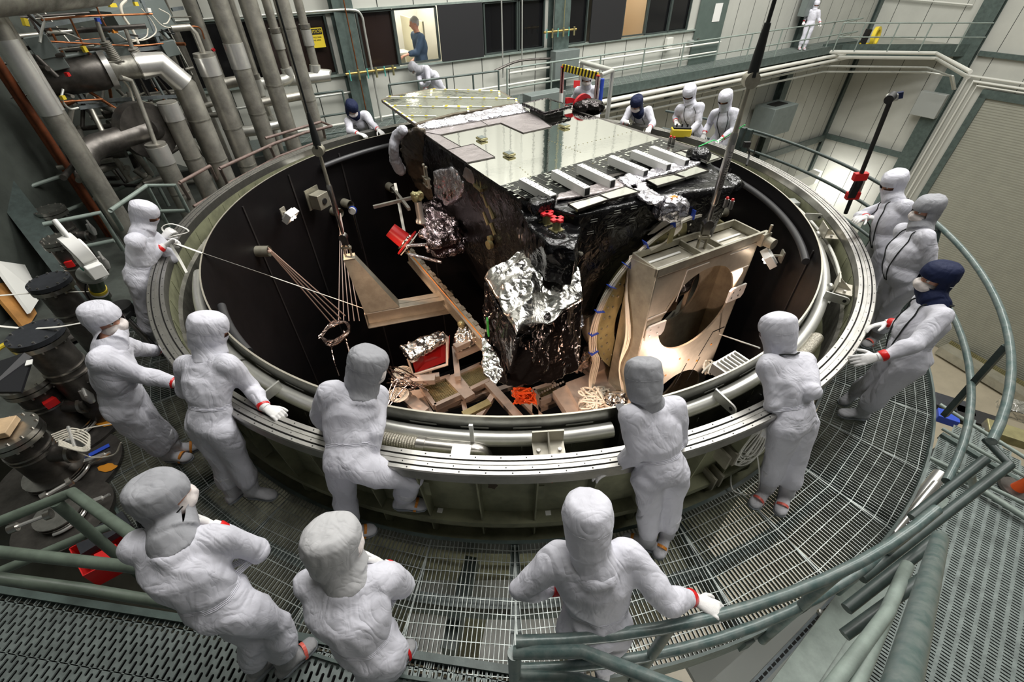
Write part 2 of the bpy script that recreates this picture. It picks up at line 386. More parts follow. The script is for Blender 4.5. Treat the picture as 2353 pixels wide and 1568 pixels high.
def flood(x, y, lab, flip=1):
    a, z = wall_at(x, y); p = pol(3.9, a, z); d = pol(-1, a); t_ = Vector((d.y, -d.x, 0))
    t = thing('work_lamp', lab, 'lamp', p)
    b = MB(); b.box(p+d*.02, (.02, .12, .16), d); b.cyl(p, p+d*.14, .02); b.build('bracket', aluC, t)
    c = p+d*.22+t_*.1*flip; h = MB(); h.box(c, (.1, .24, .2), (d-Z3*.9).normalized(), t_); h.box(c-(d-Z3*.9).normalized()*.06, (.03, .2, .14), (d-Z3*.9).normalized(), t_); bevel(h.build('lamp_housing', white, t))
    g = MB(); q = (d-Z3*.9).normalized()
    for k in (-.04, .04): g.ball(c+q*.053-t_*k, .022, 12)
    g.build('lamp_bulb', lampm, t); return c+q*.12, q
f1 = flood(640, 487, 'white twin-bulb work lamp clamped on the left black shroud wall')
f2 = flood(1812, 590, 'white twin-bulb work lamp on the right black shroud wall', -1)
a, z = wall_at(710, 455); t = thing('junction_box', 'square grey junction box on a bracket high on the left black wall', 'box', pol(3.9, a, z)); p = pol(3.72, a, z)
bevel(MB().box(p, (.2, .26, .26), pol(1, a)).build('box_body', aluF, t)); MB().box(pol(3.86, a, z+.02), (.02, .32, .36), pol(1, a)).build('bracket', aluF, t)
MB().cyl(p-pol(.1, a), p-pol(.12, a), .05).build('dial', ink, t)
# annular gap fittings
def bracket(a, lab, big=1):
    d = pol(1, a); t_ = Vector((-d.y, d.x, 0)); t = thing('support_bracket', lab, 'bracket', d*4.2+Z3*-.1)
    b = MB(); b.box(d*4.23+Z3*-.1, (.17, .24, .012), d); b.box(d*4.15+Z3*-.04, (.012, .24, .14), d); b.build('angle_plate', aluC, t)
    MB().slab([d*4.15+Z3*-.09-t_*.006, d*4.30+Z3*-.09-t_*.006, d*4.15+Z3*.03-t_*.006], t_*.012).build('gusset', aluC, t)
    q = MB()
    for k in (-.08, .08): q.cyl(d*4.24+t_*k+Z3*-.1, d*4.24+t_*k+Z3*-.07, .016, n=6)
    q.build('bolt', steel, t); MB().ball(d*4.11+Z3*-.12, .05, 16, (.7, 1, 1)).build('pivot_cap', whitepipe, t)
bracket(-86.4, 'square steel support bracket with two bolts at the near rim below the pipe')
bracket(-127, 'steel support bracket inside the rim beside the man reaching with his right hand')
bracket(-31, 'steel support bracket in the rim gap right of the roped man')
bracket(-13, 'smaller steel bracket in the right rim gap beside a lifting lug')
def lug(a, lab, r=4.14, z=-.12, h=.2):
    d = pol(1, a); t_ = Vector((-d.y, d.x, 0)); c = d*r+Z3*z; b = MB()
    prf = []
    for i in range(9): prf.append((.11+.045*math.cos(PI*(i/8)-PI/2), .045*math.sin(PI*(i/8)-PI/2)))
    base = [(-.08, .05), (-.08, -.05), (.11, -.045)]+prf[1:-1]+[(.11, .045)]
    b.slab([c+d*x+Z3*(y+.05)-t_*.008 for x, y in base], t_*.016)
    b.k = 1; b.cyl(c+d*.11+Z3*.05-t_*.0095, c+d*.11+Z3*.05+t_*.0095, .018)
    return tag(b.build('lifting_lug', [whitepipe, ink]), lab, 'lug')
lug(-7, 'pale lifting lug with a hole at the right rim gap, upper one')
lug(-35, 'pale lifting lug with a hole right of the roped man')
lug(-65.5, 'pale lifting lug poking up beside the gray-hooded man at the near rim')
lug(-119.5, 'pale lifting lug left of the man with one raised knee')
def flexhose(a0, a1, lab, turn=0, r=4.17, z=-.17, rad=.055):
    t = thing('flexible_hose', lab, 'hose', pol(r, a0, z))
    m1 = a0+(a1-a0)*.55; path = arc(r, a0, m1, z, 60)
    MB().tube(path, [rad*(1.08 if i % 2 else .98) for i in range(len(path))], 16).build('braided_section', mat('braided_steel', (.5, .47, .4), .35, 1, .3, 60, .5, 160), t)
    e = smooth_path([pol(r, m1, z), pol(r, m1+(a1-m1)*.6, z), pol(r-.01, m1+(a1-m1)*.9, z-.02), pol(r-.02, a1, z-.12), pol(r-.03, a1, z-.3)] if not turn else [pol(r, m1, z), pol(r+.03, m1+(a1-m1)*.4, z), pol(r+.02, m1+(a1-m1)*.75, z-.02), pol(r-.08, a1, z+.01)], 6)
    MB().tube(e, rad, 18).build('elbow', whitepipe if turn else steel, t)
    MB().tube([pol(r, m1-(a1-a0)*.01, z), pol(r, m1+(a1-a0)*.05, z)], rad*1.18, 18).build('collar', steel, t)
flexhose(-109, -93, 'steel braided hose with bare elbow curving down inside the near rim')
flexhose(-44, -57.5, 'braided hose ending in a pale elbow left of the roped man', 1)
flexhose(17, 9, 'short pleated pale hose with elbow in the right rim gap', 1, 4.14, -.2, .07)
flexhose(143, 153, 'short pleated pale hose with rounded elbow in the left rim gap', 1, 4.15, -.2, .08)
cw = MB(); cw.tube(arc(4.27, 72, 6, -.2, 40)+[pol(4.25, 4, -.2)], .016, 8); tag(cw.build('conduit', conduitw), 'long thin white conduit curving along the right inner rim wall', 'conduit')
cw = MB(); cw.tube(arc(4.25, 1.5, -26, -.2, 30)+[pol(4.2, -29, -.4)], .018, 8); tag(cw.build('conduit', conduitw), 'white conduit curving down below the small box in the rim gap', 'conduit')
bx = MB(); bx.box(pol(4.25, 2.6, -.2), (.12, .17, .1), pol(1, 2.6)); tag(bevel(bx.build('junction_box', boxl)), 'small grey junction box on the white conduit in the right rim gap', 'box')
wh = MB(); wh.box(pol(4.27, -95.2, -.05), (.1, .14, .02), pol(1, -95.2)); wh.box(pol(4.12, -94.4, -.06), (.02, .03, .26), pol(1, -94.4)); tag(wh.build('cable_bracket', white), 'small white bracket plate on the near rim beside the hose elbow', 'bracket')
# ================================================================ ring platform
ZP = -1.02
plat = thing('ring_walkway', 'round steel grating walkway wrapped around the chamber', 'walkway', (0, 0, -1.5))
NP = 40
for i in range(NP):
    a0 = -180+360*i/NP; a1 = a0+360/NP; am = (a0+a1)/2
    if 40 < am < 170 and False: continue
    d = pol(1, am); t = Vector((-d.y, d.x, 0)); g = MB()
    r0, r1 = 4.5, 5.46; half = math.tan(math.radians(180/NP))
    w0 = r0*half; n = int(2*r1*half/.034)
    for k in range(n+1):
        x = (-1+2*k/n)*r1*half*.998
        rs = max(r0, abs(x)/half)
        if rs > r1-.05: continue
        g.box(d*((rs+r1)/2)+t*x+Z3*(ZP-.016), (r1-rs, .005, .032), d, t)
    for k in range(10):
        rr = r0+.05+(r1-r0-.1)*k/9; g.bar(d*rr-t*rr*half*.995+Z3*(ZP-.004), d*rr+t*rr*half*.995+Z3*(ZP-.004), .0055, .007)
    for sgn in (-1, 1): g.bar(d*r0+t*r0*half*.99*sgn+Z3*(ZP-.016), d*r1+t*r1*half*.99*sgn+Z3*(ZP-.016), .006, .034)
    g.build('grating_panel', galv, plat, None)
    b = MB(); b.bar(pol(4.5, a0, ZP-.12), pol(5.5, a0, ZP-.12), .08, .16)
    if i % 2 == 0: b.build('support_beam', green, plat, None)
MB().lathe([(5.46, ZP-.2), (5.46, ZP+.04), (5.48, ZP+.04), (5.48, ZP-.2)], n=160, closed=True).build('edge_band', green, plat)
MB().lathe([(4.47, ZP-.2), (4.47, ZP-.01), (4.5, ZP-.01), (4.5, ZP-.2)], n=160, closed=True).build('inner_edge_band', green, plat)
MB().lathe([(4.9, ZP-.3), (4.9, ZP-.06), (4.98, ZP-.06), (4.98, ZP-.3)], n=120, closed=True).build('ring_beam', green, plat)
def curved_rail(nm, lab, a0, a1, posts, m_=railm, r=5.5, rails=(.05, -.47), rad=.032, toe=False):
    t = thing(nm, lab, 'railing', pol(r, (a0+a1)/2, ZP))
    n = max(8, int(abs(a1-a0)/2.5))
    for k, z in enumerate(rails): MB().tube(arc(r, a0, a1, z, n), rad, 14).build('top_rail' if k == 0 else 'mid_rail', m_, t)
    for a in posts: MB().cyl(pol(r, a, ZP-.15), pol(r, a, rails[0]), rad*.95).build('post', m_, t)
    return t
curved_rail('guard_rail', 'worn green curved railing held by the white-hooded man at the near right', -90, -61, (-81.5, -70.5, -62))
# ================================================================ hall shell
def wallpanel(name, P, s0, s1, z0, z1, seams, m_=wallm, zs=()):
    w_ = MB(); w_.slab([P(s0, z0), P(s1, z0), P(s1, z1), P(s0, z1)], (P(0, 0, -1)-P(0, 0, 0))*.2)
    w_.k = 1
    for s_ in seams: w_.slab([P(s_-.012, z0, .004), P(s_+.012, z0, .004), P(s_+.012, z1, .004), P(s_-.012, z1, .004)], (P(0, 0, -1)-P(0, 0, 0))*.003)
    for z in zs: w_.slab([P(s0, z-.01, .004), P(s1, z-.01, .004), P(s1, z+.01, .004), P(s0, z+.01, .004)], (P(0, 0, -1)-P(0, 0, 0))*.003)
    return struct(w_.build(name, [m_, walld], None, None))
seamsB = [-22+1.02*i for i in range(37)]
wallpanel('wall_back', B, -30, 14.33, -15.6, .22, seamsB)
o = wallpanel('wall_back', B, -30, 14.33, 1.56, 14, seamsB, zs=(4.2, 7, 9.8))
def strip(s0, s1, z0=.22, z1=1.56, P=B, name='wall_back'): return struct(MB().slab([P(s0, z0), P(s1, z0), P(s1, z1), P(s0, z1)], -NB*.2).build(name, wallm, None, None))
strip(-14.2, -13.46); strip(-7.4, -6.55); wallpanel('wall_back', B, 0, 14.33, .22, 1.56, [s for s in seamsB if 1.7 < s < 14.3]); strip(-.45, -.0)
wallpanel('wall_right', R, 0, 40, -15.6, 14, [.93, 2.4, 3.82, 5.9, 7.4, 8.9, 10.4, 12, 13.5, 15, 16.5, 18], zs=())
struct(MB().slab([(-40, -40, -15.6), (60, -40, -15.6), (60, 60, -15.6), (-40, 60, -15.6)], (0, 0, -.3)).build('floor', floorm, None, None))
struct(MB().slab([(-40, -30, 14), (60, -30, 14), (60, 50, 14), (-40, 50, 14)], (0, 0, .3)).build('ceiling', mat('ceiling_pale', (.5, .5, .46), .6), None, None))
# joint positions (metres) of every person, posed in the hall
POSES = {
'p01': {'head': (-4.174, -1.375, 0.492), 'neck': (-4.224, -1.499, 0.327), 'chest': (-4.255, -1.576, 0.144), 'pelvis': (-4.364, -1.714, -0.110), 'Ls': (-4.245, -1.350, 0.201), 'Le': (-4.113, -1.417, -0.060), 'Lw': (-4.224, -1.281, 0.132), 'Lh': (-4.139, -1.254, 0.149), 'Rs': (-4.182, -1.691, 0.330), 'Re': (-4.238, -1.675, 0.035), 'Rw': (-4.100, -1.476, 0.134), 'Rh': (-4.036, -1.414, 0.150), 'Lhip': (-4.410, -1.629, -0.139), 'Lk': (-4.423, -1.690, -0.575), 'La': (-4.651, -1.693, -0.927), 'Lt': (-4.482, -1.625, -0.980), 'Rhip': (-4.312, -1.800, -0.108), 'Rk': (-4.425, -1.864, -0.529), 'Ra': (-4.555, -1.933, -0.924), 'Rt': (-4.387, -1.865, -0.980)},
'p02': {'head': (-3.241, -3.393, 0.543), 'neck': (-3.187, -3.539, 0.403), 'chest': (-3.204, -3.626, 0.222), 'pelvis': (-3.296, -3.655, -0.072), 'Ls': (-3.244, -3.401, 0.280), 'Le': (-3.333, -3.213, 0.064), 'Lw': (-3.386, -3.029, -0.112), 'Lh': (-3.313, -2.980, -0.135), 'Rs': (-3.130, -3.724, 0.421), 'Re': (-3.018, -3.624, 0.162), 'Rw': (-2.771, -3.645, 0.085), 'Rh': (-2.689, -3.682, 0.081), 'Lhip': (-3.342, -3.565, -0.068), 'Lk': (-3.301, -3.597, -0.505), 'La': (-3.313, -3.558, -0.922), 'Lt': (-3.149, -3.482, -0.980), 'Rhip': (-3.282, -3.755, -0.073), 'Rk': (-3.315, -3.712, -0.510), 'Ra': (-3.351, -3.628, -0.921), 'Rt': (-3.170, -3.632, -0.975)},
'p03': {'head': (-2.357, -3.529, 0.525), 'neck': (-2.371, -3.632, 0.342), 'chest': (-2.375, -3.777, 0.205), 'pelvis': (-2.391, -3.940, -0.058), 'Ls': (-2.559, -3.653, 0.301), 'Le': (-2.702, -3.694, 0.041), 'Lw': (-2.802, -3.477, -0.062), 'Lh': (-2.790, -3.390, -0.080), 'Rs': (-2.196, -3.714, 0.352), 'Re': (-2.140, -3.684, 0.059), 'Rw': (-1.964, -3.873, 0.035), 'Rh': (-1.878, -3.899, 0.029), 'Lhip': (-2.488, -3.919, -0.073), 'Lk': (-2.480, -4.003, -0.505), 'La': (-2.535, -4.045, -0.919), 'Lt': (-2.451, -3.886, -0.980), 'Rhip': (-2.300, -3.983, -0.053), 'Rk': (-2.328, -4.010, -0.492), 'Ra': (-2.358, -4.041, -0.910), 'Rt': (-2.181, -4.053, -0.983)},
'p04': {'head': (-1.012, -3.992, 0.566), 'neck': (-1.080, -4.066, 0.383), 'chest': (-1.160, -4.165, 0.229), 'pelvis': (-1.178, -4.384, 0.007), 'Ls': (-1.243, -4.127, 0.469), 'Le': (-1.406, -4.122, 0.217), 'Lw': (-1.425, -4.039, -0.028), 'Lh': (-1.402, -3.953, -0.040), 'Rs': (-1.012, -3.958, 0.236), 'Re': (-0.983, -4.247, 0.158), 'Rw': (-1.045, -4.318, -0.082), 'Rh': (-1.002, -4.388, -0.119), 'Lhip': (-1.249, -4.343, -0.051), 'Lk': (-1.326, -4.382, -0.484), 'La': (-1.370, -4.437, -0.900), 'Lt': (-1.210, -4.394, -0.987), 'Rhip': (-1.091, -4.423, 0.039), 'Rk': (-0.768, -4.364, -0.253), 'Ra': (-0.917, -4.311, -0.643), 'Rt': (-0.755, -4.314, -0.738)},
'p05': {'head': (0.876, -4.149, 0.563), 'neck': (0.935, -4.182, 0.364), 'chest': (0.967, -4.315, 0.218), 'pelvis': (1.048, -4.417, -0.064), 'Ls': (0.787, -4.306, 0.391), 'Le': (0.853, -4.403, 0.115), 'Lw': (0.743, -4.358, -0.117), 'Lh': (0.680, -4.399, -0.067), 'Rs': (1.128, -4.179, 0.333), 'Re': (1.192, -4.253, 0.050), 'Rw': (1.202, -4.001, 0.109), 'Rh': (1.131, -4.049, 0.137), 'Lhip': (0.955, -4.450, -0.080), 'Lk': (1.042, -4.462, -0.511), 'La': (1.089, -4.547, -0.919), 'Lt': (0.921, -4.491, -0.983), 'Rhip': (1.147, -4.402, -0.063), 'Rk': (1.220, -4.444, -0.496), 'Ra': (1.256, -4.484, -0.914), 'Rt': (1.160, -4.632, -0.977)},
'p06': {'head': (2.084, -3.549, 0.455), 'neck': (2.139, -3.646, 0.277), 'chest': (2.165, -3.808, 0.162), 'pelvis': (2.213, -3.983, -0.089), 'Ls': (1.975, -3.750, 0.295), 'Le': (2.025, -3.935, 0.065), 'Lw': (2.104, -3.889, -0.178), 'Lh': (2.042, -3.940, -0.219), 'Rs': (2.333, -3.663, 0.257), 'Re': (2.245, -3.946, 0.212), 'Rw': (2.313, -3.706, 0.138), 'Rh': (2.325, -3.617, 0.132), 'Lhip': (2.130, -4.039, -0.077), 'Lk': (2.217, -4.033, -0.509), 'La': (2.252, -4.095, -0.923), 'Lt': (2.110, -4.207, -0.974), 'Rhip': (2.308, -3.951, -0.098), 'Rk': (2.384, -4.029, -0.524), 'Ra': (2.417, -4.130, -0.930), 'Rt': (2.313, -4.283, -0.971)},
'p07': {'head': (3.644, -3.008, 0.568), 'neck': (3.644, -3.131, 0.396), 'chest': (3.618, -3.178, 0.203), 'pelvis': (3.581, -3.290, -0.083), 'Ls': (3.567, -3.307, 0.400), 'Le': (3.363, -3.452, 0.233), 'Lw': (3.148, -3.446, 0.084), 'Lh': (3.059, -3.437, 0.067), 'Rs': (3.707, -2.975, 0.304), 'Re': (3.578, -3.223, 0.195), 'Rw': (3.507, -2.998, 0.087), 'Rh': (3.424, -3.030, 0.074), 'Lhip': (3.545, -3.380, -0.059), 'Lk': (3.570, -3.301, -0.492), 'La': (3.614, -3.237, -0.905), 'Lt': (3.443, -3.200, -0.983), 'Rhip': (3.608, -3.204, -0.129), 'Rk': (3.604, -3.138, -0.565), 'Ra': (3.713, -2.951, -0.925), 'Rt': (3.551, -3.038, -0.968)},
'p08': {'head': (4.381, -1.797, 0.619), 'neck': (4.372, -1.881, 0.425), 'chest': (4.339, -1.937, 0.237), 'pelvis': (4.347, -2.016, -0.064), 'Ls': (4.289, -2.058, 0.443), 'Le': (4.398, -2.194, 0.198), 'Lw': (4.463, -2.099, -0.035), 'Lh': (4.502, -2.027, -0.073), 'Rs': (4.341, -1.708, 0.340), 'Re': (4.445, -1.846, 0.096), 'Rw': (4.427, -2.068, -0.039), 'Rh': (4.506, -2.051, -0.077), 'Lhip': (4.362, -2.115, -0.058), 'Lk': (4.415, -2.080, -0.495), 'La': (4.484, -2.054, -0.910), 'Lt': (4.329, -2.143, -0.973), 'Rhip': (4.358, -1.918, -0.083), 'Rk': (4.431, -1.939, -0.515), 'Ra': (4.512, -1.914, -0.926), 'Rt': (4.330, -1.908, -0.980)},
'p09': {'head': (4.588, -0.975, 0.573), 'neck': (4.630, -1.083, 0.394), 'chest': (4.626, -1.160, 0.208), 'pelvis': (4.664, -1.257, -0.084), 'Ls': (4.614, -1.277, 0.414), 'Le': (4.728, -1.291, 0.138), 'Lw': (4.538, -1.116, 0.179), 'Lh': (4.468, -1.056, 0.179), 'Rs': (4.703, -0.944, 0.279), 'Re': (4.511, -0.826, 0.081), 'Rw': (4.415, -1.047, 0.179), 'Rh': (4.326, -1.056, 0.181), 'Lhip': (4.638, -1.353, -0.075), 'Lk': (4.700, -1.315, -0.511), 'La': (4.780, -1.282, -0.923), 'Lt': (4.603, -1.244, -0.980), 'Rhip': (4.685, -1.163, -0.115), 'Rk': (4.757, -1.069, -0.539), 'Ra': (4.859, -0.945, -0.927), 'Rt': (4.681, -0.907, -0.980)},
'p10': {'head': (13.785, 18.667, 0.675), 'neck': (13.777, 18.654, 0.460), 'chest': (13.767, 18.628, 0.258), 'pelvis': (13.776, 18.584, -0.055), 'Ls': (13.894, 18.502, 0.432), 'Le': (14.016, 18.467, 0.160), 'Lw': (13.989, 18.225, 0.068), 'Lh': (14.023, 18.195, -0.012), 'Rs': (13.596, 18.722, 0.433), 'Re': (13.660, 18.924, 0.221), 'Rw': (13.544, 18.780, 0.038), 'Rh': (13.511, 18.697, 0.044), 'Lhip': (13.875, 18.571, -0.065), 'Lk': (13.844, 18.517, -0.503), 'La': (13.817, 18.481, -0.922), 'Lt': (13.786, 18.302, -0.980), 'Rhip': (13.678, 18.606, -0.063), 'Rk': (13.648, 18.564, -0.500), 'Ra': (13.621, 18.541, -0.919), 'Rt': (13.589, 18.363, -0.980)},
'p11': {'head': (4.047, 3.042, 0.569), 'neck': (4.126, 3.091, 0.381), 'chest': (4.159, 3.073, 0.184), 'pelvis': (4.267, 3.142, -0.096), 'Ls': (4.253, 2.943, 0.363), 'Le': (4.253, 2.812, 0.092), 'Lw': (4.045, 2.707, -0.025), 'Lh': (3.976, 2.691, -0.080), 'Rs': (3.978, 3.180, 0.291), 'Re': (3.994, 3.353, 0.047), 'Rw': (3.863, 3.153, -0.057), 'Rh': (3.841, 3.118, -0.137), 'Lhip': (4.318, 3.053, -0.116), 'Lk': (4.158, 2.978, -0.523), 'La': (4.011, 2.912, -0.916), 'Lt': (3.874, 2.797, -0.980), 'Rhip': (4.184, 3.191, -0.146), 'Rk': (3.961, 3.216, -0.534), 'Ra': (3.752, 3.245, -0.907), 'Rt': (3.618, 3.133, -0.980)},
'p12': {'head': (3.460, 3.355, 0.601), 'neck': (3.533, 3.352, 0.405), 'chest': (3.566, 3.323, 0.210), 'pelvis': (3.714, 3.335, -0.063), 'Ls': (3.669, 3.211, 0.398), 'Le': (3.653, 3.060, 0.139), 'Lw': (3.465, 2.926, 0.019), 'Lh': (3.411, 2.907, -0.051), 'Rs': (3.357, 3.394, 0.328), 'Re': (3.380, 3.606, 0.118), 'Rw': (3.310, 3.355, 0.116), 'Rh': (3.320, 3.270, 0.085), 'Lhip': (3.766, 3.248, -0.059), 'Lk': (3.745, 3.242, -0.500), 'La': (3.736, 3.247, -0.922), 'Lt': (3.620, 3.109, -0.980), 'Rhip': (3.647, 3.400, -0.103), 'Rk': (3.535, 3.475, -0.523), 'Ra': (3.440, 3.560, -0.924), 'Rt': (3.323, 3.421, -0.980)},
'p13': {'head': (2.519, 3.498, 0.398), 'neck': (2.609, 3.573, 0.220), 'chest': (2.683, 3.734, 0.130), 'pelvis': (2.856, 3.943, -0.018), 'Ls': (2.795, 3.553, 0.268), 'Le': (2.855, 3.334, 0.070), 'Lw': (2.749, 3.098, 0.080), 'Lh': (2.710, 3.017, 0.070), 'Rs': (2.449, 3.681, 0.240), 'Re': (2.304, 3.486, 0.064), 'Rw': (2.286, 3.232, 0.115), 'Rh': (2.272, 3.174, 0.183), 'Lhip': (2.928, 3.884, -0.074), 'Lk': (3.065, 3.851, -0.499), 'La': (3.203, 3.832, -0.905), 'Lt': (3.117, 3.681, -0.980), 'Rhip': (2.777, 4.004, -0.056), 'Rk': (2.854, 4.018, -0.495), 'Ra': (2.935, 4.044, -0.912), 'Rt': (2.846, 3.890, -0.980)},
'p14': {'head': (1.681, 4.767, 0.609), 'neck': (1.716, 4.849, 0.418), 'chest': (1.733, 4.837, 0.218), 'pelvis': (1.792, 4.934, -0.069), 'Ls': (1.894, 4.778, 0.381), 'Le': (2.014, 4.850, 0.116), 'Lw': (1.972, 4.619, 0.005), 'Lh': (1.975, 4.580, -0.077), 'Rs': (1.531, 4.847, 0.355), 'Re': (1.447, 5.017, 0.122), 'Rw': (1.632, 5.177, 0.036), 'Rh': (1.610, 5.089, 0.040), 'Lhip': (1.873, 4.880, -0.102), 'Lk': (1.973, 4.763, -0.518), 'La': (2.071, 4.663, -0.918), 'Lt': (2.055, 4.484, -0.980), 'Rhip': (1.696, 4.965, -0.082), 'Rk': (1.719, 4.869, -0.512), 'Ra': (1.744, 4.793, -0.925), 'Rt': (1.728, 4.612, -0.980)},
'p15': {'head': (-3.148, 3.656, 0.343), 'neck': (-3.131, 3.792, 0.184), 'chest': (-3.095, 3.863, -0.001), 'pelvis': (-3.072, 4.091, -0.212), 'Ls': (-2.935, 3.809, 0.185), 'Le': (-2.777, 3.573, 0.083), 'Lw': (-2.628, 3.365, 0.034), 'Lh': (-2.565, 3.304, 0.010), 'Rs': (-3.269, 3.675, 0.109), 'Re': (-3.208, 3.407, -0.019), 'Rw': (-3.009, 3.236, -0.004), 'Rh': (-2.923, 3.205, -0.012), 'Lhip': (-2.983, 4.106, -0.274), 'Lk': (-2.671, 4.227, -0.589), 'La': (-2.376, 4.350, -0.890), 'Lt': (-2.288, 4.207, -0.980), 'Rhip': (-3.173, 4.085, -0.219), 'Rk': (-2.915, 4.073, -0.576), 'Ra': (-2.697, 4.151, -0.926), 'Rt': (-2.607, 3.992, -0.980)},
'p16': {'head': (-2.680, 8.544, 0.191), 'neck': (-2.493, 8.627, 0.138), 'chest': (-2.370, 8.735, 0.020), 'pelvis': (-2.198, 8.962, -0.098), 'Ls': (-2.312, 8.551, 0.165), 'Le': (-2.291, 8.447, -0.118), 'Lw': (-2.402, 8.608, -0.289), 'Lh': (-2.403, 8.534, -0.340), 'Rs': (-2.605, 8.689, -0.011), 'Re': (-2.525, 8.462, -0.192), 'Rw': (-2.480, 8.686, -0.314), 'Rh': (-2.496, 8.611, -0.363), 'Lhip': (-2.127, 8.913, -0.163), 'Lk': (-1.949, 9.056, -0.548), 'La': (-1.763, 9.190, -0.909), 'Lt': (-1.936, 9.159, -0.980), 'Rhip': (-2.275, 9.030, -0.116), 'Rk': (-2.122, 8.963, -0.528), 'Ra': (-1.957, 8.903, -0.915), 'Rt': (-2.133, 8.871, -0.980)},
'p18': {'head': (-1.858, -4.968, 0.580), 'neck': (-1.784, -5.121, 0.445), 'chest': (-1.766, -5.213, 0.260), 'pelvis': (-1.659, -5.275, -0.035), 'Ls': (-1.976, -5.141, 0.398), 'Le': (-2.006, -4.971, 0.143), 'Lw': (-1.753, -5.017, 0.222), 'Lh': (-1.660, -5.031, 0.221), 'Rs': (-1.598, -5.088, 0.381), 'Re': (-1.516, -5.032, 0.089), 'Rw': (-1.695, -4.984, 0.281), 'Rh': (-1.782, -4.956, 0.299), 'Lhip': (-1.745, -5.225, -0.067), 'Lk': (-1.673, -5.295, -0.509), 'La': (-1.768, -5.369, -0.924), 'Lt': (-1.660, -5.215, -0.979), 'Rhip': (-1.559, -5.301, -0.029), 'Rk': (-1.521, -5.244, -0.480), 'Ra': (-1.566, -5.350, -0.900), 'Rt': (-1.445, -5.208, -0.969)},
'p19': {'head': (-0.880, -5.233, 0.576), 'neck': (-0.853, -5.293, 0.376), 'chest': (-0.851, -5.416, 0.218), 'pelvis': (-0.798, -5.462, -0.086), 'Ls': (-1.042, -5.307, 0.324), 'Le': (-1.024, -5.158, 0.063), 'Lw': (-0.843, -5.237, 0.232), 'Lh': (-0.754, -5.245, 0.234), 'Rs': (-0.678, -5.271, 0.287), 'Re': (-0.645, -5.202, -0.004), 'Rw': (-0.687, -5.207, 0.251), 'Rh': (-0.770, -5.173, 0.248), 'Lhip': (-0.882, -5.407, -0.096), 'Lk': (-0.876, -5.481, -0.528), 'La': (-0.965, -5.530, -0.934), 'Lt': (-0.887, -5.363, -0.980), 'Rhip': (-0.705, -5.497, -0.070), 'Rk': (-0.766, -5.428, -0.500), 'Ra': (-0.837, -5.377, -0.911), 'Rt': (-0.745, -5.231, -0.987)},
'p20': {'head': (0.357, -5.160, 0.620), 'neck': (0.397, -5.251, 0.435), 'chest': (0.425, -5.267, 0.238), 'pelvis': (0.442, -5.386, -0.046), 'Ls': (0.221, -5.215, 0.363), 'Le': (0.020, -5.289, 0.154), 'Lw': (0.243, -5.233, 0.037), 'Lh': (0.270, -5.311, 0.070), 'Rs': (0.588, -5.223, 0.417), 'Re': (0.766, -5.391, 0.246), 'Rw': (0.952, -5.314, 0.084), 'Rh': (1.018, -5.372, 0.102), 'Lhip': (0.344, -5.402, -0.060), 'Lk': (0.410, -5.374, -0.495), 'La': (0.427, -5.338, -0.914), 'Lt': (0.421, -5.159, -0.980), 'Rhip': (0.543, -5.385, -0.054), 'Rk': (0.571, -5.384, -0.494), 'Ra': (0.583, -5.387, -0.914), 'Rt': (0.577, -5.209, -0.980)},
}
# ================================================================ people
TS = bpy.data.scenes.new('workbench'); TVL = TS.view_layers[0]
TOB = bpy.data.objects.new('t', bpy.data.meshes.new('t')); TS.collection.objects.link(TOB)
bootw = cloth('white_boot_cloth', (.62, .62, .66), .8)
def remesh(o, vox, smooth=4, disp=0., dsc=6, seed=0, disp2=0., keep=None):
    md = o.modifiers.new('r', 'REMESH'); md.mode = 'VOXEL'; md.voxel_size = vox; md.use_smooth_shade = True
    if smooth: s_ = o.modifiers.new('s', 'SMOOTH'); s_.factor = .6; s_.iterations = smooth
    t_ = TOB; t_.modifiers.clear(); t_.data = o.data
    for md in o.modifiers:
        n_ = t_.modifiers.new(md.name, md.type)
        if md.type == 'REMESH': n_.mode = 'VOXEL'; n_.voxel_size = vox; n_.use_smooth_shade = True
        else: n_.factor = .6; n_.iterations = smooth
    TVL.update(); dg = TVL.depsgraph; me = bpy.data.meshes.new_from_object(t_.evaluated_get(dg), depsgraph=dg)
    o.modifiers.clear(); old = o.data; me.materials.clear()
    for m_ in old.materials: me.materials.append(m_)
    o.data = me
    if disp:
        sd = Vector((seed*3.1, seed*1.7, seed*.9))
        nrm = [v.normal.copy() for v in me.vertices]; cos = []
        for v, vn in zip(me.vertices, nrm):
            p = v.co+sd; q = Vector((p.x, p.y, p.z*.6))
            a = 1-2*abs(noise.noise(q*dsc+noise.noise_vector(q*dsc*.5)*.8)); b = 1-2*abs(noise.noise(q*dsc*2.3))
            cos += (v.co + vn*(disp*(a-.4)+disp2*(b-.4)))[:]
        me.vertices.foreach_set('co', cos)
    me.polygons.foreach_set('use_smooth', [True]*len(me.polygons)); me.update()
    return o
HC = {}
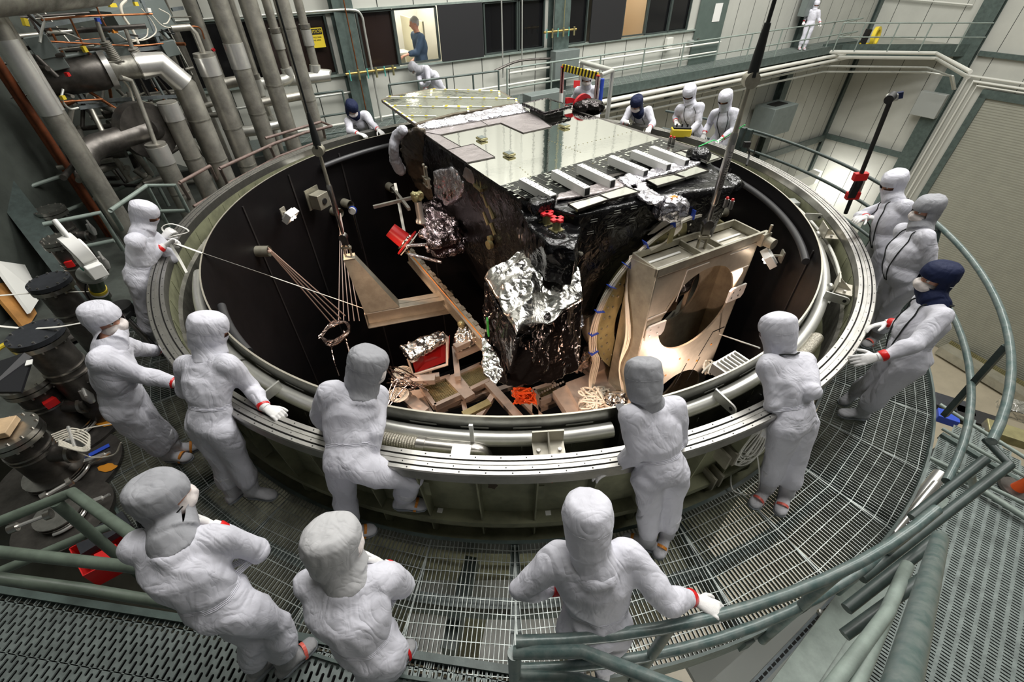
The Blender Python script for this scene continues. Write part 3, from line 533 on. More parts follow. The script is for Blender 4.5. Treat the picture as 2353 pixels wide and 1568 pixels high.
def handmesh(side, curl, spread=.05):
    key = (side, curl)
    if key in HC: return HC[key]
    h = MB(); sy = 1 if side > 0 else -1
    def P(x, y, z): return Vector((x, y*sy, z))
    h.loft([(P(-.07, 0, 0), Vector((0, .031, 0)), Vector((0, 0, .026))), (P(-.01, 0, 0), Vector((0, .031, 0)), Vector((0, 0, .022))), (P(.02, .002, 0), Vector((0, .04, 0)), Vector((0, 0, .021))), (P(.06, 0, 0), Vector((0, .043, 0)), Vector((0, 0, .018))), (P(.092, 0, -.002), Vector((0, .039, 0)), Vector((0, 0, .012)))])
    for i, L in enumerate((.072, .08, .074, .058)):
        p = P(.085, .0335-.0225*i, -.001); ang = .15; az = (1.5-i)*spread
        pts = [p-P(.02, 0, 0), p]; c_ = curl*(1+.08*i)
        for k, f in enumerate((.45, .3, .25)):
            ang += c_*(.75 if k == 0 else .85)
            p = p+P(math.cos(ang)*math.cos(az), math.sin(az), -math.sin(ang)*math.cos(az))*(L*f*1.05); pts.append(p)
        h.tube(pts, [.0122, .0122, .0115, .0106, .009], 8); h.ball(pts[-1], .009, 8)
    p = P(.012, .026, -.006); d = P(.55, .75, -.25-.35*curl).normalized(); p1 = p+d*.042; d2 = (d+P(.45, -.15, -.25*curl)).normalized(); p2 = p1+d2*.032; p3 = p2+(d2+P(.2, -.2*curl, -.2*curl)).normalized()*.024
    h.tube([p, p1, p2, p3], [.017, .0142, .0125, .01], 8); h.ball(p3, .01, 8)
    o = h.build('glove', glovem, None, None); remesh(o, .0042, 3); HC[key] = o.data; COL.objects.unlink(o); bpy.data.objects.remove(o); return HC[key]
def setmat(o, origin, x, z, par, sc=1.):
    x = x.normalized(); z = (z-x*z.dot(x)).normalized(); y = z.cross(x)
    M = Matrix((x*sc, y*sc, z*sc)).transposed().to_4x4(); M.translation = origin-par.location; o.parent = par; o.matrix_local = M
def lerp3(a, b, t): return Vector(a).lerp(Vector(b), t)
def person(key, label, hood=hoodw, face=None, pitch=25, girth=1., veil=True, boots=bootw, strap=None, curlL=.35, curlR=.35, lan=None, base=ZP, palmL=None, palmR=None, cuffs='LR', lo=False, cap=None, yaw=0, bare=False, top=suit, headless=False, tall=1.):
    J = {k: Vector(v) for k, v in POSES[key].items()}
    pv, ch, nk, hd_ = J['pelvis'], J['chest'], J['neck'], J['head']
    root = thing('person', label, 'person', ((J['La'].x+J['Ra'].x)/2, (J['La'].y+J['Ra'].y)/2, base))
    lv = (J['Ls']-J['Rs']).normalized(); lh = (J['Lhip']-J['Rhip']).normalized()
    vox = .02 if lo else .0135
    b = MB(); rings = []
    def ctr(t): return pv*(1-t)**2 + ch*2*t*(1-t)*1.0 + nk*t*t if False else (lerp3(pv, ch, t/.6) if t < .6 else lerp3(ch, nk, (t-.6)/.4))
    up = (nk-pv).normalized()
    for t, wx, wy in ((-.2, .12, .11), (-.08, .172, .142), (.05, .182, .148), (.2, .168, .135), (.27, .152, .124), (.34, .17, .136), (.5, .19, .145), (.68, .202, .146), (.82, .2, .132), (.93, .16, .1), (1.0, .095, .085), (1.08, .078, .078)):
        l_ = (lh.lerp(lv, min(1, max(0, t)))).normalized(); f_ = l_.cross(up).normalized(); l_ = up.cross(f_).normalized()*-1 if False else l_
        g_ = girth if .02 < t < .75 else 1
        c_ = ctr(t)+(f_*(.035*(girth-1)*6*.5) if .1 < t < .6 and girth > 1.05 else Vector())
        rings.append((c_, l_*wx*(1+(g_-1)*.7), f_*wy*g_))
    b.loft(rings)
    for s_ in 'LR':
        s, e, w_ = J[s_+'s'], J[s_+'e'], J[s_+'w']; hp, k, a = J[s_+'hip'], J[s_+'k'], J[s_+'a']
        b.ball(s, .085, 14); b.tube([nk-up*.05, lerp3(nk, s, .5)-up*.035, s], [.08, .088, .088], 14)
        path = [s, lerp3(s, e, .35), lerp3(s, e, .8), e, lerp3(e, w_, .3), lerp3(e, w_, .75), lerp3(e, w_, .97)]
        b.tube(path, [.085, .078, .068, .066, .066, .053, .044], 14); b.ball(e, .067, 12)
        hp2 = hp+Vector((0, 0, -.02)); low = lerp3(k, a, .72)
        b.ball(hp2, .115, 14); b.tube([hp2, lerp3(hp2, k, .35), lerp3(hp2, k, .8), k, lerp3(k, a, .25), lerp3(k, a, .55), low], [.12, .112, .092, .088, .092, .094, .086], 16); b.ball(k, .089, 12)
    b.tube([nk-up*.06, nk-up*.012], [.135, .122] if not bare else [.08, .075], 18)
    cv = b.build('coverall' if not bare else 'shirt_and_trousers', top, root, None); remesh(cv, vox, 7, .015, 4.6, sum(map(ord, key)), .005)
    bw = BVHTree.FromPolygons([v.co.copy() for v in cv.data.vertices], [p.vertices for p in cv.data.polygons])
    # waist seam (elastic)
    if not lo:
        q = MB(); c_, lx, fy = rings[4]; pts = []
        for i in range(36):
            d = (lx.normalized()*math.cos(2*PI*i/36)+fy.normalized()*math.sin(2*PI*i/36)); hit = bw.ray_cast(c_+d*.215*girth, -d, .215*girth)
            pts.append((hit[0] if hit[0] else c_+d*.15)+d*.001+up*(.0025*math.sin(i*2.6)))
        for u_ in (-.016, -.006, .005, .016): q.tube([p+up*u_-(p-c_).normalized()*.001 for p in pts], .0038, 6, close=True)
        q.build('elastic_waist', top, root)
    # head frame
    fa = math.radians(face+yaw); pr = math.radians(pitch)
    g_ = Vector((math.cos(fa)*math.cos(pr), math.sin(fa)*math.cos(pr), -math.sin(pr))); X = g_.cross(Z3).normalized()*-1; Hz = g_.cross(-X).normalized()*1
    if Hz.z < 0: Hz = -Hz
    def HP(x, y, z): return hd_ + X*x + g_*y + Hz*z
    if bare:
        h = MB(); h.ball(hd_, .1, 20, (.8, 1, 1.22), X, g_, Hz); h.ball(HP(0, .1, -.02), .022, 8); h.tube([HP(0, 0, -.05), nk], [.06, .062], 12); h.ball(HP(.082, 0, -.01), .025, 8); h.ball(HP(-.082, 0, -.01), .025, 8)
        remesh(h.build('head', skin, root, None), .009, 3)
        h = MB(); h.ball(HP(0, -.018, .03), .108, 20, (.82, .98, 1.05), X, g_, Hz); o = h.build('hair', hairg, root, None); remesh(o, .01, 2, .006, 20, 3)
    else:
        h = MB(); h.ball(hd_, .1, 20, (.9, 1.18, 1.2), X, g_, Hz); h.ball(HP(0, .12, -.018), .02, 8); h.ball(HP(0, .075, -.09), .042, 10); h.tube([HP(-.045, .108, .03), HP(.045, .108, .03)], .014, 8); h.tube([HP(0, -.01, -.05), nk], [.055, .055], 12)
        hm = h.build('head', skin, root, None); remesh(hm, .009, 2)
        if not lo:
            for sx in (-.032, .032):
                e_ = MB(); e_.ball(HP(sx, .106, .012), .0135, 10); e_.k = 1; e_.ball(HP(sx, .1155, .012), .0065, 8); e_.build('eye', [white, ink], root)
        h = MB(); rr = [(.158, .04, .045, -.012), (.15, .085, .098, -.01), (.125, .11, .128, -.006), (.08, .121, .142, 0), (.042, .124, .145, 0), (.026, .119, .141, 0), (-.03, .118, .139, 0), (-.08, .112, .128, -.002), (-.125, .104, .115, -.012)]
        rings = [(HP(0, yo, z), X*wx, g_*wy) for z, wx, wy, yo in rr]
        h.tube([HP(0, -.01, -.07), HP(0, -.012, -.12).lerp(nk, .45), nk, nk-up*.03], [.106, .104, .112, .122], 20)
        h.tube([HP(0, .022, -.085), nk+g_*.025+up*.02], [.097, .106], 16)
        h.loft(rings); ho = h.build('hood', hood, root, None); remesh(ho, .013 if lo else .0095, 3, .006, 6.5, len(label)*1.37, .0025)
        # open the front of the hood
        bm = bmesh.new(); bm.from_mesh(ho.data); kill = []; yc = .082 if veil else .078
        z0, z1 = (-.012, .026) if veil else (-.034, .03)
        for co_, no_ in ((HP(0, 0, z0), Hz), (HP(0, 0, z1), Hz), (HP(0, yc, 0), g_)): bmesh.ops.bisect_plane(bm, geom=bm.verts[:]+bm.edges[:]+bm.faces[:], plane_co=co_, plane_no=no_)
        for f in bm.faces:
            d = f.calc_center_median()-hd_; x, y, z = d.dot(X), d.dot(g_), d.dot(Hz)
            if y > yc and z0 < z < z1: kill.append(f)
        bmesh.ops.delete(bm, geom=kill, context='FACES'); bm.to_mesh(ho.data); bm.free()
        hb = BVHTree.FromPolygons([v.co.copy() for v in ho.data.vertices], [p.vertices for p in ho.data.polygons])
        q = MB(); pts = []
        for i in range(30):
            d = X*math.cos(2*PI*i/30)+g_*math.sin(2*PI*i/30); o_ = HP(0, 0, .036); hit = hb.ray_cast(o_+d*.3, -d, .3); pts.append((hit[0] if hit[0] else o_+d*.14)-d*.001)
        if not veil or True: q.tube(pts, .0022, 6, close=True); q.build('crown_seam', hood, root)
        if not veil:
            q = MB(); q.ball(HP(0, .055, -.055), .098, 18, (1.0, .98, .62), X, g_, Hz); q.ball(HP(0, .12, -.04), .035, 12, (.8, 1.1, 1), X, g_, Hz); q.ball(HP(0, .05, -.075), .09, 14, (.88, .9, .5), X, g_, Hz); mo = q.build('face_mask', maskm, root, None); remesh(mo, .008, 1, .004, 16, 5)
            if not lo: MB().tube([HP(.062, .07, -.03), HP(.09, .02, -.01), HP(.128, -.05, 0)], .002, 5).build('mask_strap', ink if hood is hoodg else white, root)
    # gloves, cuffs
    for s_, cu, pn in (('L', curlL, palmL), ('R', curlR, palmR)):
        e, w_, hnd = J[s_+'e'], J[s_+'w'], J[s_+'h']; d = (hnd-w_); fd = (w_-e).normalized(); d = d.normalized() if d.length > .02 else fd; d = (d*1.2+fd*.6).normalized()
        o = bpy.data.objects.new('hand' if bare else 'glove', handmesh(-1 if s_ == 'L' else 1, cu)); COL.objects.link(o)
        if bare: o.data = o.data.copy(); o.data.materials[0] = skin
        zn = Vector(pn) if pn is not None else Z3
        if abs(zn.normalized().dot(d)) > .9: zn = lv.cross(d)
        setmat(o, w_+d*.045, d, zn, root, 1.12)
        if not bare:
            MB().tube([w_-fd*.045, w_-fd*.005, w_+d*.03], [.045, .042, .036], 14).build('glove_cuff', glovem, root)
            if s_ in cuffs: MB().tube([w_-fd*.05, w_-fd*.04, w_-fd*.005, w_+fd*.002], [.046, .0485, .0485, .045], 18).build('red_cuff_tape', red, root)
    # boots
    for s_ in 'LR':
        k, a, t = J[s_+'k'], J[s_+'a'], J[s_+'t']; d = t-a; d.z = 0; d.normalize(); sd = Vector((-d.y, d.x, 0)); gz = a.z-.085; h = MB(); A = Vector((a.x, a.y, gz))
        rg = [(A+d*x+Z3*(hh*.5), sd*wd, Z3*(hh*.5)) for x, wd, hh in ((-.085, .02, .05), (-.075, .036, .085), (-.03, .046, .11), (.03, .047, .115), (.09, .053, .09), (.14, .056, .07), (.18, .048, .058), (.203, .02, .04))]
        h.loft(rg); h.tube([A+Z3*.06, a, lerp3(a, k, .35), lerp3(a, k, .66)], [.05, .062, .078, .088], 16); o = h.build('boot', boots, root, None); remesh(o, .012, 2, .007, 9, len(label))
        if not lo:
            h = MB(); h.slab([A+d*x+sd*y+Z3*-.004 for x, y in ((-.085, -.02), (-.085, .02), (-.04, .045), (.05, .045), (.13, .056), (.18, .048), (.206, .018), (.206, -.018), (.18, -.048), (.13, -.056), (.05, -.045), (-.04, -.045))], Z3*.014); h.build('sole', soleM, o)
            o.children[0].location = o.children[0].location
        if strap:
            st = MB(); pts = [A+d*(.1+.03*math.sin(PI*i/12))+sd*(.056*math.cos(PI*i/12))+Z3*(.012+.085*math.sin(PI*i/12)) for i in range(13)]
            for p_, q_ in zip(pts, pts[1:]): st.bar(p_, q_, .022, .004, (p_+q_)/2-A-d*.1)
            pts = [A+d*(.12-.16*i/8)+sd*(.058*(1-2*i/8))*(1.0)+Z3*(.03+.1*math.sin(PI*i/8)) for i in range(9)]
            st.build('boot_strap', strap, root)
    if lan:
        sc_ = 1.0; f_ = lv.cross(up).normalized()
        for sgn in (1, -1):
            pts = []
            for t_, side in ((-.02, .0), (-.03, .07), (.0, .105), (.1, .11), (.2, .1), (.3, .085), (.42, .06), (.55, .03)):
                c_ = nk-up*t_; 
                if t_ < 0: dd = (-f_+lv*sgn*side*14).normalized()
                else: dd = (f_+lv*sgn*side*7*(1-t_*.9)).normalized()
                p_ = c_+dd*.05
                for B_ in (bw, hb):
                    o_ = c_+dd*.26; hit = B_.ray_cast(o_, -dd, .26)
                    if hit[0] and (hit[0]-c_).length > (p_-c_).length: p_ = hit[0]
                pts.append(p_+dd*.008)
            MB().tube(smooth_path(pts, 4), .0065, 6).build('neck_strap', slate, root)
    return root
bootw = cloth('white_boot_cloth', (.62, .62, .66), .8)
person('p01', 'white-hooded person at the left rim holding a long strap out over the chamber', face=10, pitch=25, curlR=.8, curlL=.8, palmR=(0, .6, .5), palmL=(0, -.6, .5))
person('p02', 'white-hooded person with gauze mask reaching both arms towards the left rim', face=10, pitch=0, veil=False, strap=orange, curlL=.15, curlR=.2, yaw=-22)
person('p03', 'white-hooded person seen from behind, right fist resting on the lower left rim', face=62, pitch=25, curlR=.8, strap=None, yaw=-18)
person('p04', 'grey-hooded person with one knee raised and foot on the chamber shelf', hood=hoodg, face=40, pitch=25, veil=False, strap=orange, curlR=.9, curlL=.8, palmL=(0, -1, 0), yaw=-8)
person('p05', 'small grey-hooded person gripping the near rim with the left hand', hood=hoodg, face=98, pitch=30, strap=orange, curlL=.5, boots=bootw)
person('p06', 'white-hooded person with a bundle of white cord hanging from the left hand', face=125, pitch=25, curlL=.9, strap=coral, lan=[1])
person('p07', 'navy-hooded person with glasses leaning back, hands held out at the right', hood=hoodn, face=170, pitch=0, veil=False, girth=1.14, curlL=.3, curlR=.3, lan=[1], palmL=(0, -.5, .6), palmR=(0, .5, .6), yaw=12)
person('p08', boots=bootg, label='grey-hooded person with a bulging belly and arms behind the back', hood=hoodg, face=185, pitch=8, veil=False, girth=1.22, strap=coral, lan=[1], palmL=(1, 0, 0))
person('p09', 'white-hooded person clasping gloved hands at the upper right rim beside the tripod', face=190, pitch=20, curlL=.6, curlR=.4, girth=1.1, lan=[1])
person('p10', 'white-suited person standing far off on the high corner catwalk', face=-105, pitch=15, lo=True, strap=coral)
person('p11', 'white-hooded person at the far rim holding a green cord', face=-140, pitch=25, lan=[1], curlL=.6, curlR=.4)
person('p12', 'white-hooded person at the far rim working a yellow control box', face=-125, pitch=30, curlR=.4, lan=[1])
person('p13', 'navy-hooded person leaning both arms on the far rim behind the mirror deck', hood=hoodn, face=-120, pitch=28, veil=False, lan=[1], curlR=.9)
person('p14', 'white-hooded person standing in the far gateway behind the red half disc', face=-95, pitch=20, veil=False, curlL=.5)
person('p15', 'navy-hooded person with both hands on the far left rim', hood=hoodn, face=-50, pitch=32, veil=False, curlR=.3, curlL=.3, lan=[1])
person('p16', 'grey-hooded person bending far forward behind the back railing', hood=hoodg, face=215, pitch=55, lo=True, veil=False)
person('p18', boots=bootg, label='big grey-hooded person with folded arms at the bottom left corner', hood=hoodg, face=35, pitch=5, veil=False, strap=coral, girth=1.1, palmR=(0, 1, 0), curlR=.5, yaw=-5)
person('p19', boots=bootg, label='person in pale grey crowned hood with folded arms at the bottom centre', hood=hoodl, face=45, pitch=10, veil=False, strap=red, girth=1.08, palmR=(0, 1, 0), curlR=.5)
person('p20', 'white-hooded person seen from behind holding the near green railing', face=95, pitch=22, girth=1.08, curlR=.7, curlL=.8, palmL=(-.5, 0, 1))

h18 = Vector(POSES['p18']['head']); bk_ = Vector((-.62, -.75, 0)).normalized(); sd_ = Vector((.75, -.62, 0)).normalized()
pr18 = bpy.data.objects[[o.name for o in bpy.data.objects if o.get('label', '').startswith('big grey-hooded')][0]]
MB().tube(smooth_path([h18+sd_*.135+Z3*.0-bk_*.05, h18+sd_*.12-Z3*.05+bk_*.06, h18+sd_*.03-Z3*.07+bk_*.135, h18-sd_*.05-Z3*.075+bk_*.13], 5), .004, 6).build('hood_cord', ink, pr18)
MB().tube(smooth_path([h18-sd_*.05-Z3*.075+bk_*.14, h18-sd_*.08-Z3*.15+bk_*.16, h18-sd_*.05-Z3*.19+bk_*.17, h18-sd_*.03-Z3*.15+bk_*.16, h18-sd_*.05-Z3*.075+bk_*.14], 5), .0045, 6).build('cord_loop', ink, pr18)
# ================================================================ spacecraft
ZT = .4
sc = thing('spacecraft', 'large boxy satellite wrapped in crumpled black foil with mirror-tiled top', 'satellite', (1.0, .8, -2.5))
def poly(pts, z): return [AT(x, y, z) for x, y in pts]
def crumple(mbx, name, m_, par, vox=.045, amp=.03, sc_=3.2, seed=1, amp2=.012, sm=1):
    o = mbx.build(name, m_, par, None); return remesh(o, vox, sm, amp, sc_, seed, amp2)
mirror = mirror
top = poly([(957, 298), (1206, 240), (1312, 247), (1605, 338), (1690, 425), (1560, 440), (1327, 489), (1205, 456)], ZT)
c0 = Vector((.9, .9, 0))
b = MB()
up_ = [Vector((p.x, p.y, ZT-.03)) for p in top]; lo_ = [Vector((p.x*.93+.06, p.y*.93+.02, -1.3)) for p in top]; l2_ = [Vector((c0.x+(p.x-c0.x)*.62, c0.y+(p.y-c0.y)*.62, -2.6)) for p in top]
k = len(top); b.add(up_+lo_+l2_, [tuple(range(k))]+[(i, (i+1) % k, k+(i+1) % k, k+i) for i in range(k)]+[(k+i, k+(i+1) % k, 2*k+(i+1) % k, 2*k+i) for i in range(k)]+[tuple(range(2*k, 3*k))[::-1]])
crumple(b, 'black_blanket_body', mli, sc, .04, .03, 1.6, 3, .008, 2)
MB().slab([Vector((p.x, p.y, ZT)) for p in poly([(960, 300), (1206, 243), (1312, 250), (1600, 340), (1560, 365), (1480, 385), (1250, 455), (1205, 455)], ZT)], (0, 0, -.035)).build('top_deck', darksteel, sc)
MB().slab(poly([(962, 301), (1206, 246), (1310, 251), (1515, 319), (1420, 351), (1300, 387), (1150, 427)], ZT+.004), (0, 0, -.004)).build('radiator_mirror', mirror, sc)
# solar-cell band: black tiles with pale squares
sq = mat('black_tile', (.012, .013, .012), .22, .4); cellw = mat('pale_cell', (.6, .62, .55), .3, .5)
A0, A1, A2 = AT(1152, 427, ZT+.006), AT(1515, 319, ZT+.006), AT(1215, 456, ZT+.006)
ex, ey = (A1-A0), (A2-A0); L1, L2 = ex.length, (AT(1590, 350, ZT+.006)-A1).length; ex.normalize(); ey = (AT(1590, 350, ZT)-AT(1515, 319, ZT)).normalized()
tb = MB(); tb.slab(poly([(1150, 427), (1515, 319), (1600, 345), (1560, 372), (1400, 400), (1330, 440), (1240, 458), (1205, 455)], ZT+.005), (0, 0, -.005)); tb.k = 1
for i in range(58):
    for j in range(10):
        if rnd.random() < .2:
            p = A0+ex*(i+.5)*L1/58+ey*(j+.5)*.052+Z3*.0015; tb.box(p, (L1/58*.8, .03, .002), ex)
    if i % 2: tb.box(A0+ex*(i*L1/58)+ey*.26, (.003, .5, .002), ex)
tb.build('tile_band', [sq, cellw], sc, None)
mk = MB()
for (x0, y0), (x1, y1), n in (((1270, 400), (1455, 352), 12), ((1195, 385), (1225, 410), 5), ((1300, 340), (1460, 300), 16), ((1262, 322), (1340, 352), 12)):
    for i in range(n):
        p = AT(x0+(x1-x0)*i/n, y0+(y1-y0)*i/n, ZT+.007); mk.box(p, (.022, .006, .001), ex); mk.box(p, (.006, .022, .001), ex)
mk.build('alignment_marks', gold, sc, None)['kind'] = 'stuff'
def film(pts, nm='film_sheet', m_=mlip, dz=.012):
    o = MB().slab(poly(pts, ZT+dz), (0, 0, -.008)); o = o.build(nm, m_, sc, None)
    P_ = poly(pts, ZT+dz+.002); MB().tube(P_, .006, 6, close=True).build('film_edge_tape', darksteel, sc); return o
film([(967, 302), (1105, 278), (1122, 288), (1011, 310)]); film([(1105, 277.6), (1219.7, 257.5), (1267.5, 291), (1202.5, 305.3), (1150.8, 282.4), (1122, 288)])
film([(967, 302), (1011, 310), (1059, 337), (1028, 344.5)]); film([(1028, 344.5), (1087.7, 331), (1137.4, 360.8), (1072.4, 374)])
def foilstrip(pts, zs, nm, m_, amp=.02, th=.03, vox=.02):
    P_ = [AT(x, y, z) for (x, y), z in zip(pts, zs)]; b = MB().slab(P_, (0, 0, -th)); return crumple(b, nm, m_, sc, vox, amp, 7, 5, amp*.5)
foilstrip([(961, 300), (955, 284), (1193, 236), (1216, 256), (967, 302)][:4], (.42, .5, .5, .42), 'silver_fold', mlil)
foilstrip([(1275, 458), (1285, 443), (1425, 408), (1450, 418), (1430, 430), (1365, 445)], (.43,)*6, 'crinkled_film', mlip, .012)
foilstrip([(1440, 402), (1470, 398), (1520, 380), (1580, 366), (1612, 371), (1590, 382), (1480, 412)], (.45,)*7, 'crinkled_film', mlil, .018)
foilstrip([(1418, 408), (1450, 398), (1530, 455), (1510, 470), (1480, 458)], (.46, .46, .42, .4, .44), 'crinkled_foil', mlil, .03)
for q_ in ([(1305, 468), (1376.5, 448.6), (1400, 457.8), (1327.6, 482)], [(1376.5, 447), (1437.8, 428), (1470.4, 440.4), (1402, 457.8)], [(1484.7, 412.9), (1548, 400.6), (1574.5, 408.8), (1511.2, 427)], [(1550, 399), (1599, 381), (1629.6, 391.4), (1576.5, 407.8)], [(1563, 345), (1607, 339.4), (1658, 361), (1625, 372)], [(1548, 350), (1567, 346), (1600, 356), (1580, 363)]):
    o = MB().slab(poly(q_, ZT+.05), (0, 0, -.03)).build('mirror_panel', mirror, sc, None); MB().tube(poly(q_, ZT+.052), .007, 6, close=True).build('panel_frame', darksteel, o)
for (x0, y0), (x1, y1) in (((1199, 409), (1272, 448)), ((1274, 390), (1350, 431)), ((1332, 377), (1409, 413)), ((1404, 358), (1485, 391)), ((1456, 344.5), (1538, 377)), ((1498, 336), (1580, 367))):
    p, q = AT(x0, y0, ZT+.13), AT(x1, y1, ZT+.13); d = (q-p); t_ = MB(); t_.bar(p-Z3*.055, q-Z3*.055, .1, .11)
    o = bevel(t_.build('white_channel_bar', white, sc, None), .004)
    e_ = MB(); e_.bar(q-Z3*.055, q-Z3*.055+d.normalized()*.004, .07, .085)
    for i in range(7):
        for sg in (-1, 1): c_ = p.lerp(q, (i+.5)/7)+d.normalized().cross(Z3)*.028*sg; e_.box(c_+Z3*.001, (.012, .012, .002), d)
    e_.build('end_and_bolt_marks', ink, o)['kind'] = 'stuff'
for x, y in ((1107, 318), (1170, 354), (1297, 289)):
    p = AT(x, y, ZT+.03); o = bevel(MB().box(p, (.13, .17, .035), ex).build('sensor_pod', gold, sc), .01); MB().box(p+Z3*.02, (.1, .13, .008), ex).build('pod_lid', boxgrey, o)
# tilted mirrored radiator with black frame, red half disc
q_ = [(1202, 237), (1256, 226), (1312, 243), (1251, 259)]
o = MB().slab(poly(q_, ZT+.13), (0, 0, -.03)).build('raised_mirror_panel', mirror, sc, None)
fr_ = MB(); P_ = poly(q_, ZT+.13)
for a_, b_ in zip(P_, P_[1:]+P_[:1]): fr_.bar(a_-Z3*.02, b_-Z3*.02, .04, .05)
crumple(fr_, 'panel_frame', mlid, sc, .013, .004, 9); cp = sum(P_, Vector())/4; MB().slab([cp+(p-cp)*.7-Z3*.03 for p in P_], (0, 0, -.1)).build('panel_base', mli, sc)
D = AT(1336, 244, ZT+.02); xd = ex.copy(); hd2 = MB(); pts = [D+xd*(.24*math.cos(PI*i/16))+Z3*(.22*math.sin(PI*i/16)) for i in range(17)]
hd2.slab(pts, ex.cross(Z3)*.05); hd2.build('red_half_disc_cover', redp, sc); b = MB(); b.ball(D+ex.cross(Z3)*.2+Z3*.02, .26, 14, (1.2, .8, .5)); crumple(b, 'black_foil_lump', mlid, sc, .025, .03, 6)
hd2 = MB(); pts = [AT(1298, 238, ZT+.1)+xd*(.25*math.cos(PI*.5*i/8))+Z3*(.1*math.sin(PI*.5*i/8)) for i in range(9)]+[AT(1298, 238, ZT+.1)]; hd2.slab(pts, ex.cross(Z3)*.04); hd2.build('red_quarter_cover', redp, sc)
# deployable deck behind
dk = [(876, 229), (903, 219), (992, 203), (1060, 205), (1148, 208), (1186, 229), (1195, 237), (1040, 263), (955, 286)]
glass = mat('rippled_mirror', (.6, .62, .52), .1, 1, 0, 1, .35, 5)
MB().slab(poly(dk, .5), (0, 0, -.05)).build('antenna_deck', mat('deck_edge_brown', (.16, .13, .09), .5, .2, .3, 6), sc, None)
MB().slab(poly([(882, 229), (904, 221), (992, 205), (1060, 207), (1147, 210), (1182, 230), (1190, 236), (1040, 260), (956, 282)], .504), (0, 0, -.003)).build('deck_mirror', glass, sc, None)
for (a_, b_) in (((888, 222), (1188, 227)), ((900, 243), (1075, 247)), ((938, 266), (1002, 267)), ((1018, 243), (1130, 246)), ((990, 205), (1148, 209)), ((882, 232), (955, 283)), ((1075, 246), (1076, 257)), ((1147, 209), (1148, 222)), ((992, 205), (990, 220)), ((1186, 227), (1187, 236))):
    p, q = AT(*a_, .512), AT(*b_, .512); o = MB().bar(p, q, .035, .012).build('tape_line', white, sc); y_ = MB(); n = max(2, int((q-p).length/.22))
    for i in range(n): y_.box(p.lerp(q, (i+.3)/n)+Z3*.008, (.05, .036, .008), q-p)
    y_.build('yellow_clip', yellow, o)['kind'] = 'stuff'
# curved tan flank and white sleeve under the deck at its left
tan = mat('tan_blanket', (.12, .1, .075), .35, .4, .3, 5, 0, 1, voro=.3, vsc=5)
fl = []
for x, y, z in ((958, 292, .55), (925, 300, .35), (918, 340, .0), (930, 385, -.4), (955, 430, -.8), (985, 460, -1.0)): fl.append((AT(x, y, z)))
b = MB(); b.slab(fl+[AT(1010, 420, -.6), AT(975, 330, .25)], (.12, .06, -.05)); crumple(b, 'curved_side_blanket', tan, sc, .035, .03, 4)
b = MB(); b.tube(smooth_path([AT(932, 296, .45), AT(912, 312, .3), AT(905, 340, .1), (AT(908, 368, -.15)), AT(925, 398, -.45)], 5), [.05]+[.085]*14+[.1]*5+[.06], 12); b = crumple(b, 'white_sleeve', suit, sc, .02, .012, 8)
# details on the left flank
def wallpt(x, y, off=0):   # point on the left flank plane
    return ONP(x, y, (top[0].x, top[0].y), 143.7)+Vector((-.81, -.59, 0))*off
for pts, m_, s_ in (([(1012, 390), (1060, 380), (1085, 420), (1070, 450), (1040, 470), (1015, 440)], mlil, 1), ([(1030, 440), (1070, 425), (1060, 455), (1042, 457)], mlic, 2), ([(1085, 375), (1110, 395), (1105, 420), (1078, 400)], mlip, 3)):
    b = MB(); b.slab([wallpt(x, y, .14) for x, y in pts], Vector((.81, .59, 0))*.14); crumple(b, 'violet_foil_cover', m_, sc, .022, .03, 7, s_)
def bracketset(x, y):
    p = wallpt(x, y, .2); b = MB()
    for k in (0, .13):
        c_ = p+ey*k; b.box(c_, (.09, .09, .02), ey); b.box(c_-Z3*.12, (.09, .09, .02), ey)
        for sg in (-.04, .04): b.box(c_+ey*sg-Z3*.07, (.012, .05, .16), ey)
        b.cyl(c_, c_+Z3*.2, .018, .014); b.ball(c_+Z3*.2, .028, 10)
    b.build('ball_lock_pins', aluF, sc)
bracketset(1000, 400)
b = MB(); p = wallpt(1125, 435, .14)
for i, (dx, dz, L) in enumerate(((-.25, 0, .16), (-.05, -.03, .14), (.12, -.1, .2), (.3, -.2, .2), (.1, -.38, .2), (.33, -.45, .18))):
    b.box(p+ey*dx+Z3*dz, (L, .03, .05), (ey*.7-Z3*.7) if i > 1 else (ey-Z3*.4))
b.box(p+ey*-.05+Z3*.05, (.25, .12, .04), ey); b.cyl(p+ey*-.1+Z3*.05, p+ey*-.1+Z3*.17, .03); b.cyl(p+ey*.02+Z3*.05, p+ey*.02+Z3*.17, .03); b.build('valve_manifold', gold, sc)
for x, y in ((1110, 417), (1119, 421), (941, 303), (948, 307)):
    p = wallpt(x, y, .1); b = MB(); b.cyl(p-Z3*.07, p, .022); b.build('valve_stem', steel, sc); MB().ball(p+Z3*.01, .018, 8).build('red_cap', red, sc)
b = MB(); b.cyl(wallpt(1150, 540, .05), wallpt(1150, 540, .22), .05); b.cyl(wallpt(1153, 552, .2), wallpt(1153, 552, .26), .07); b.build('round_fitting', gold, sc)
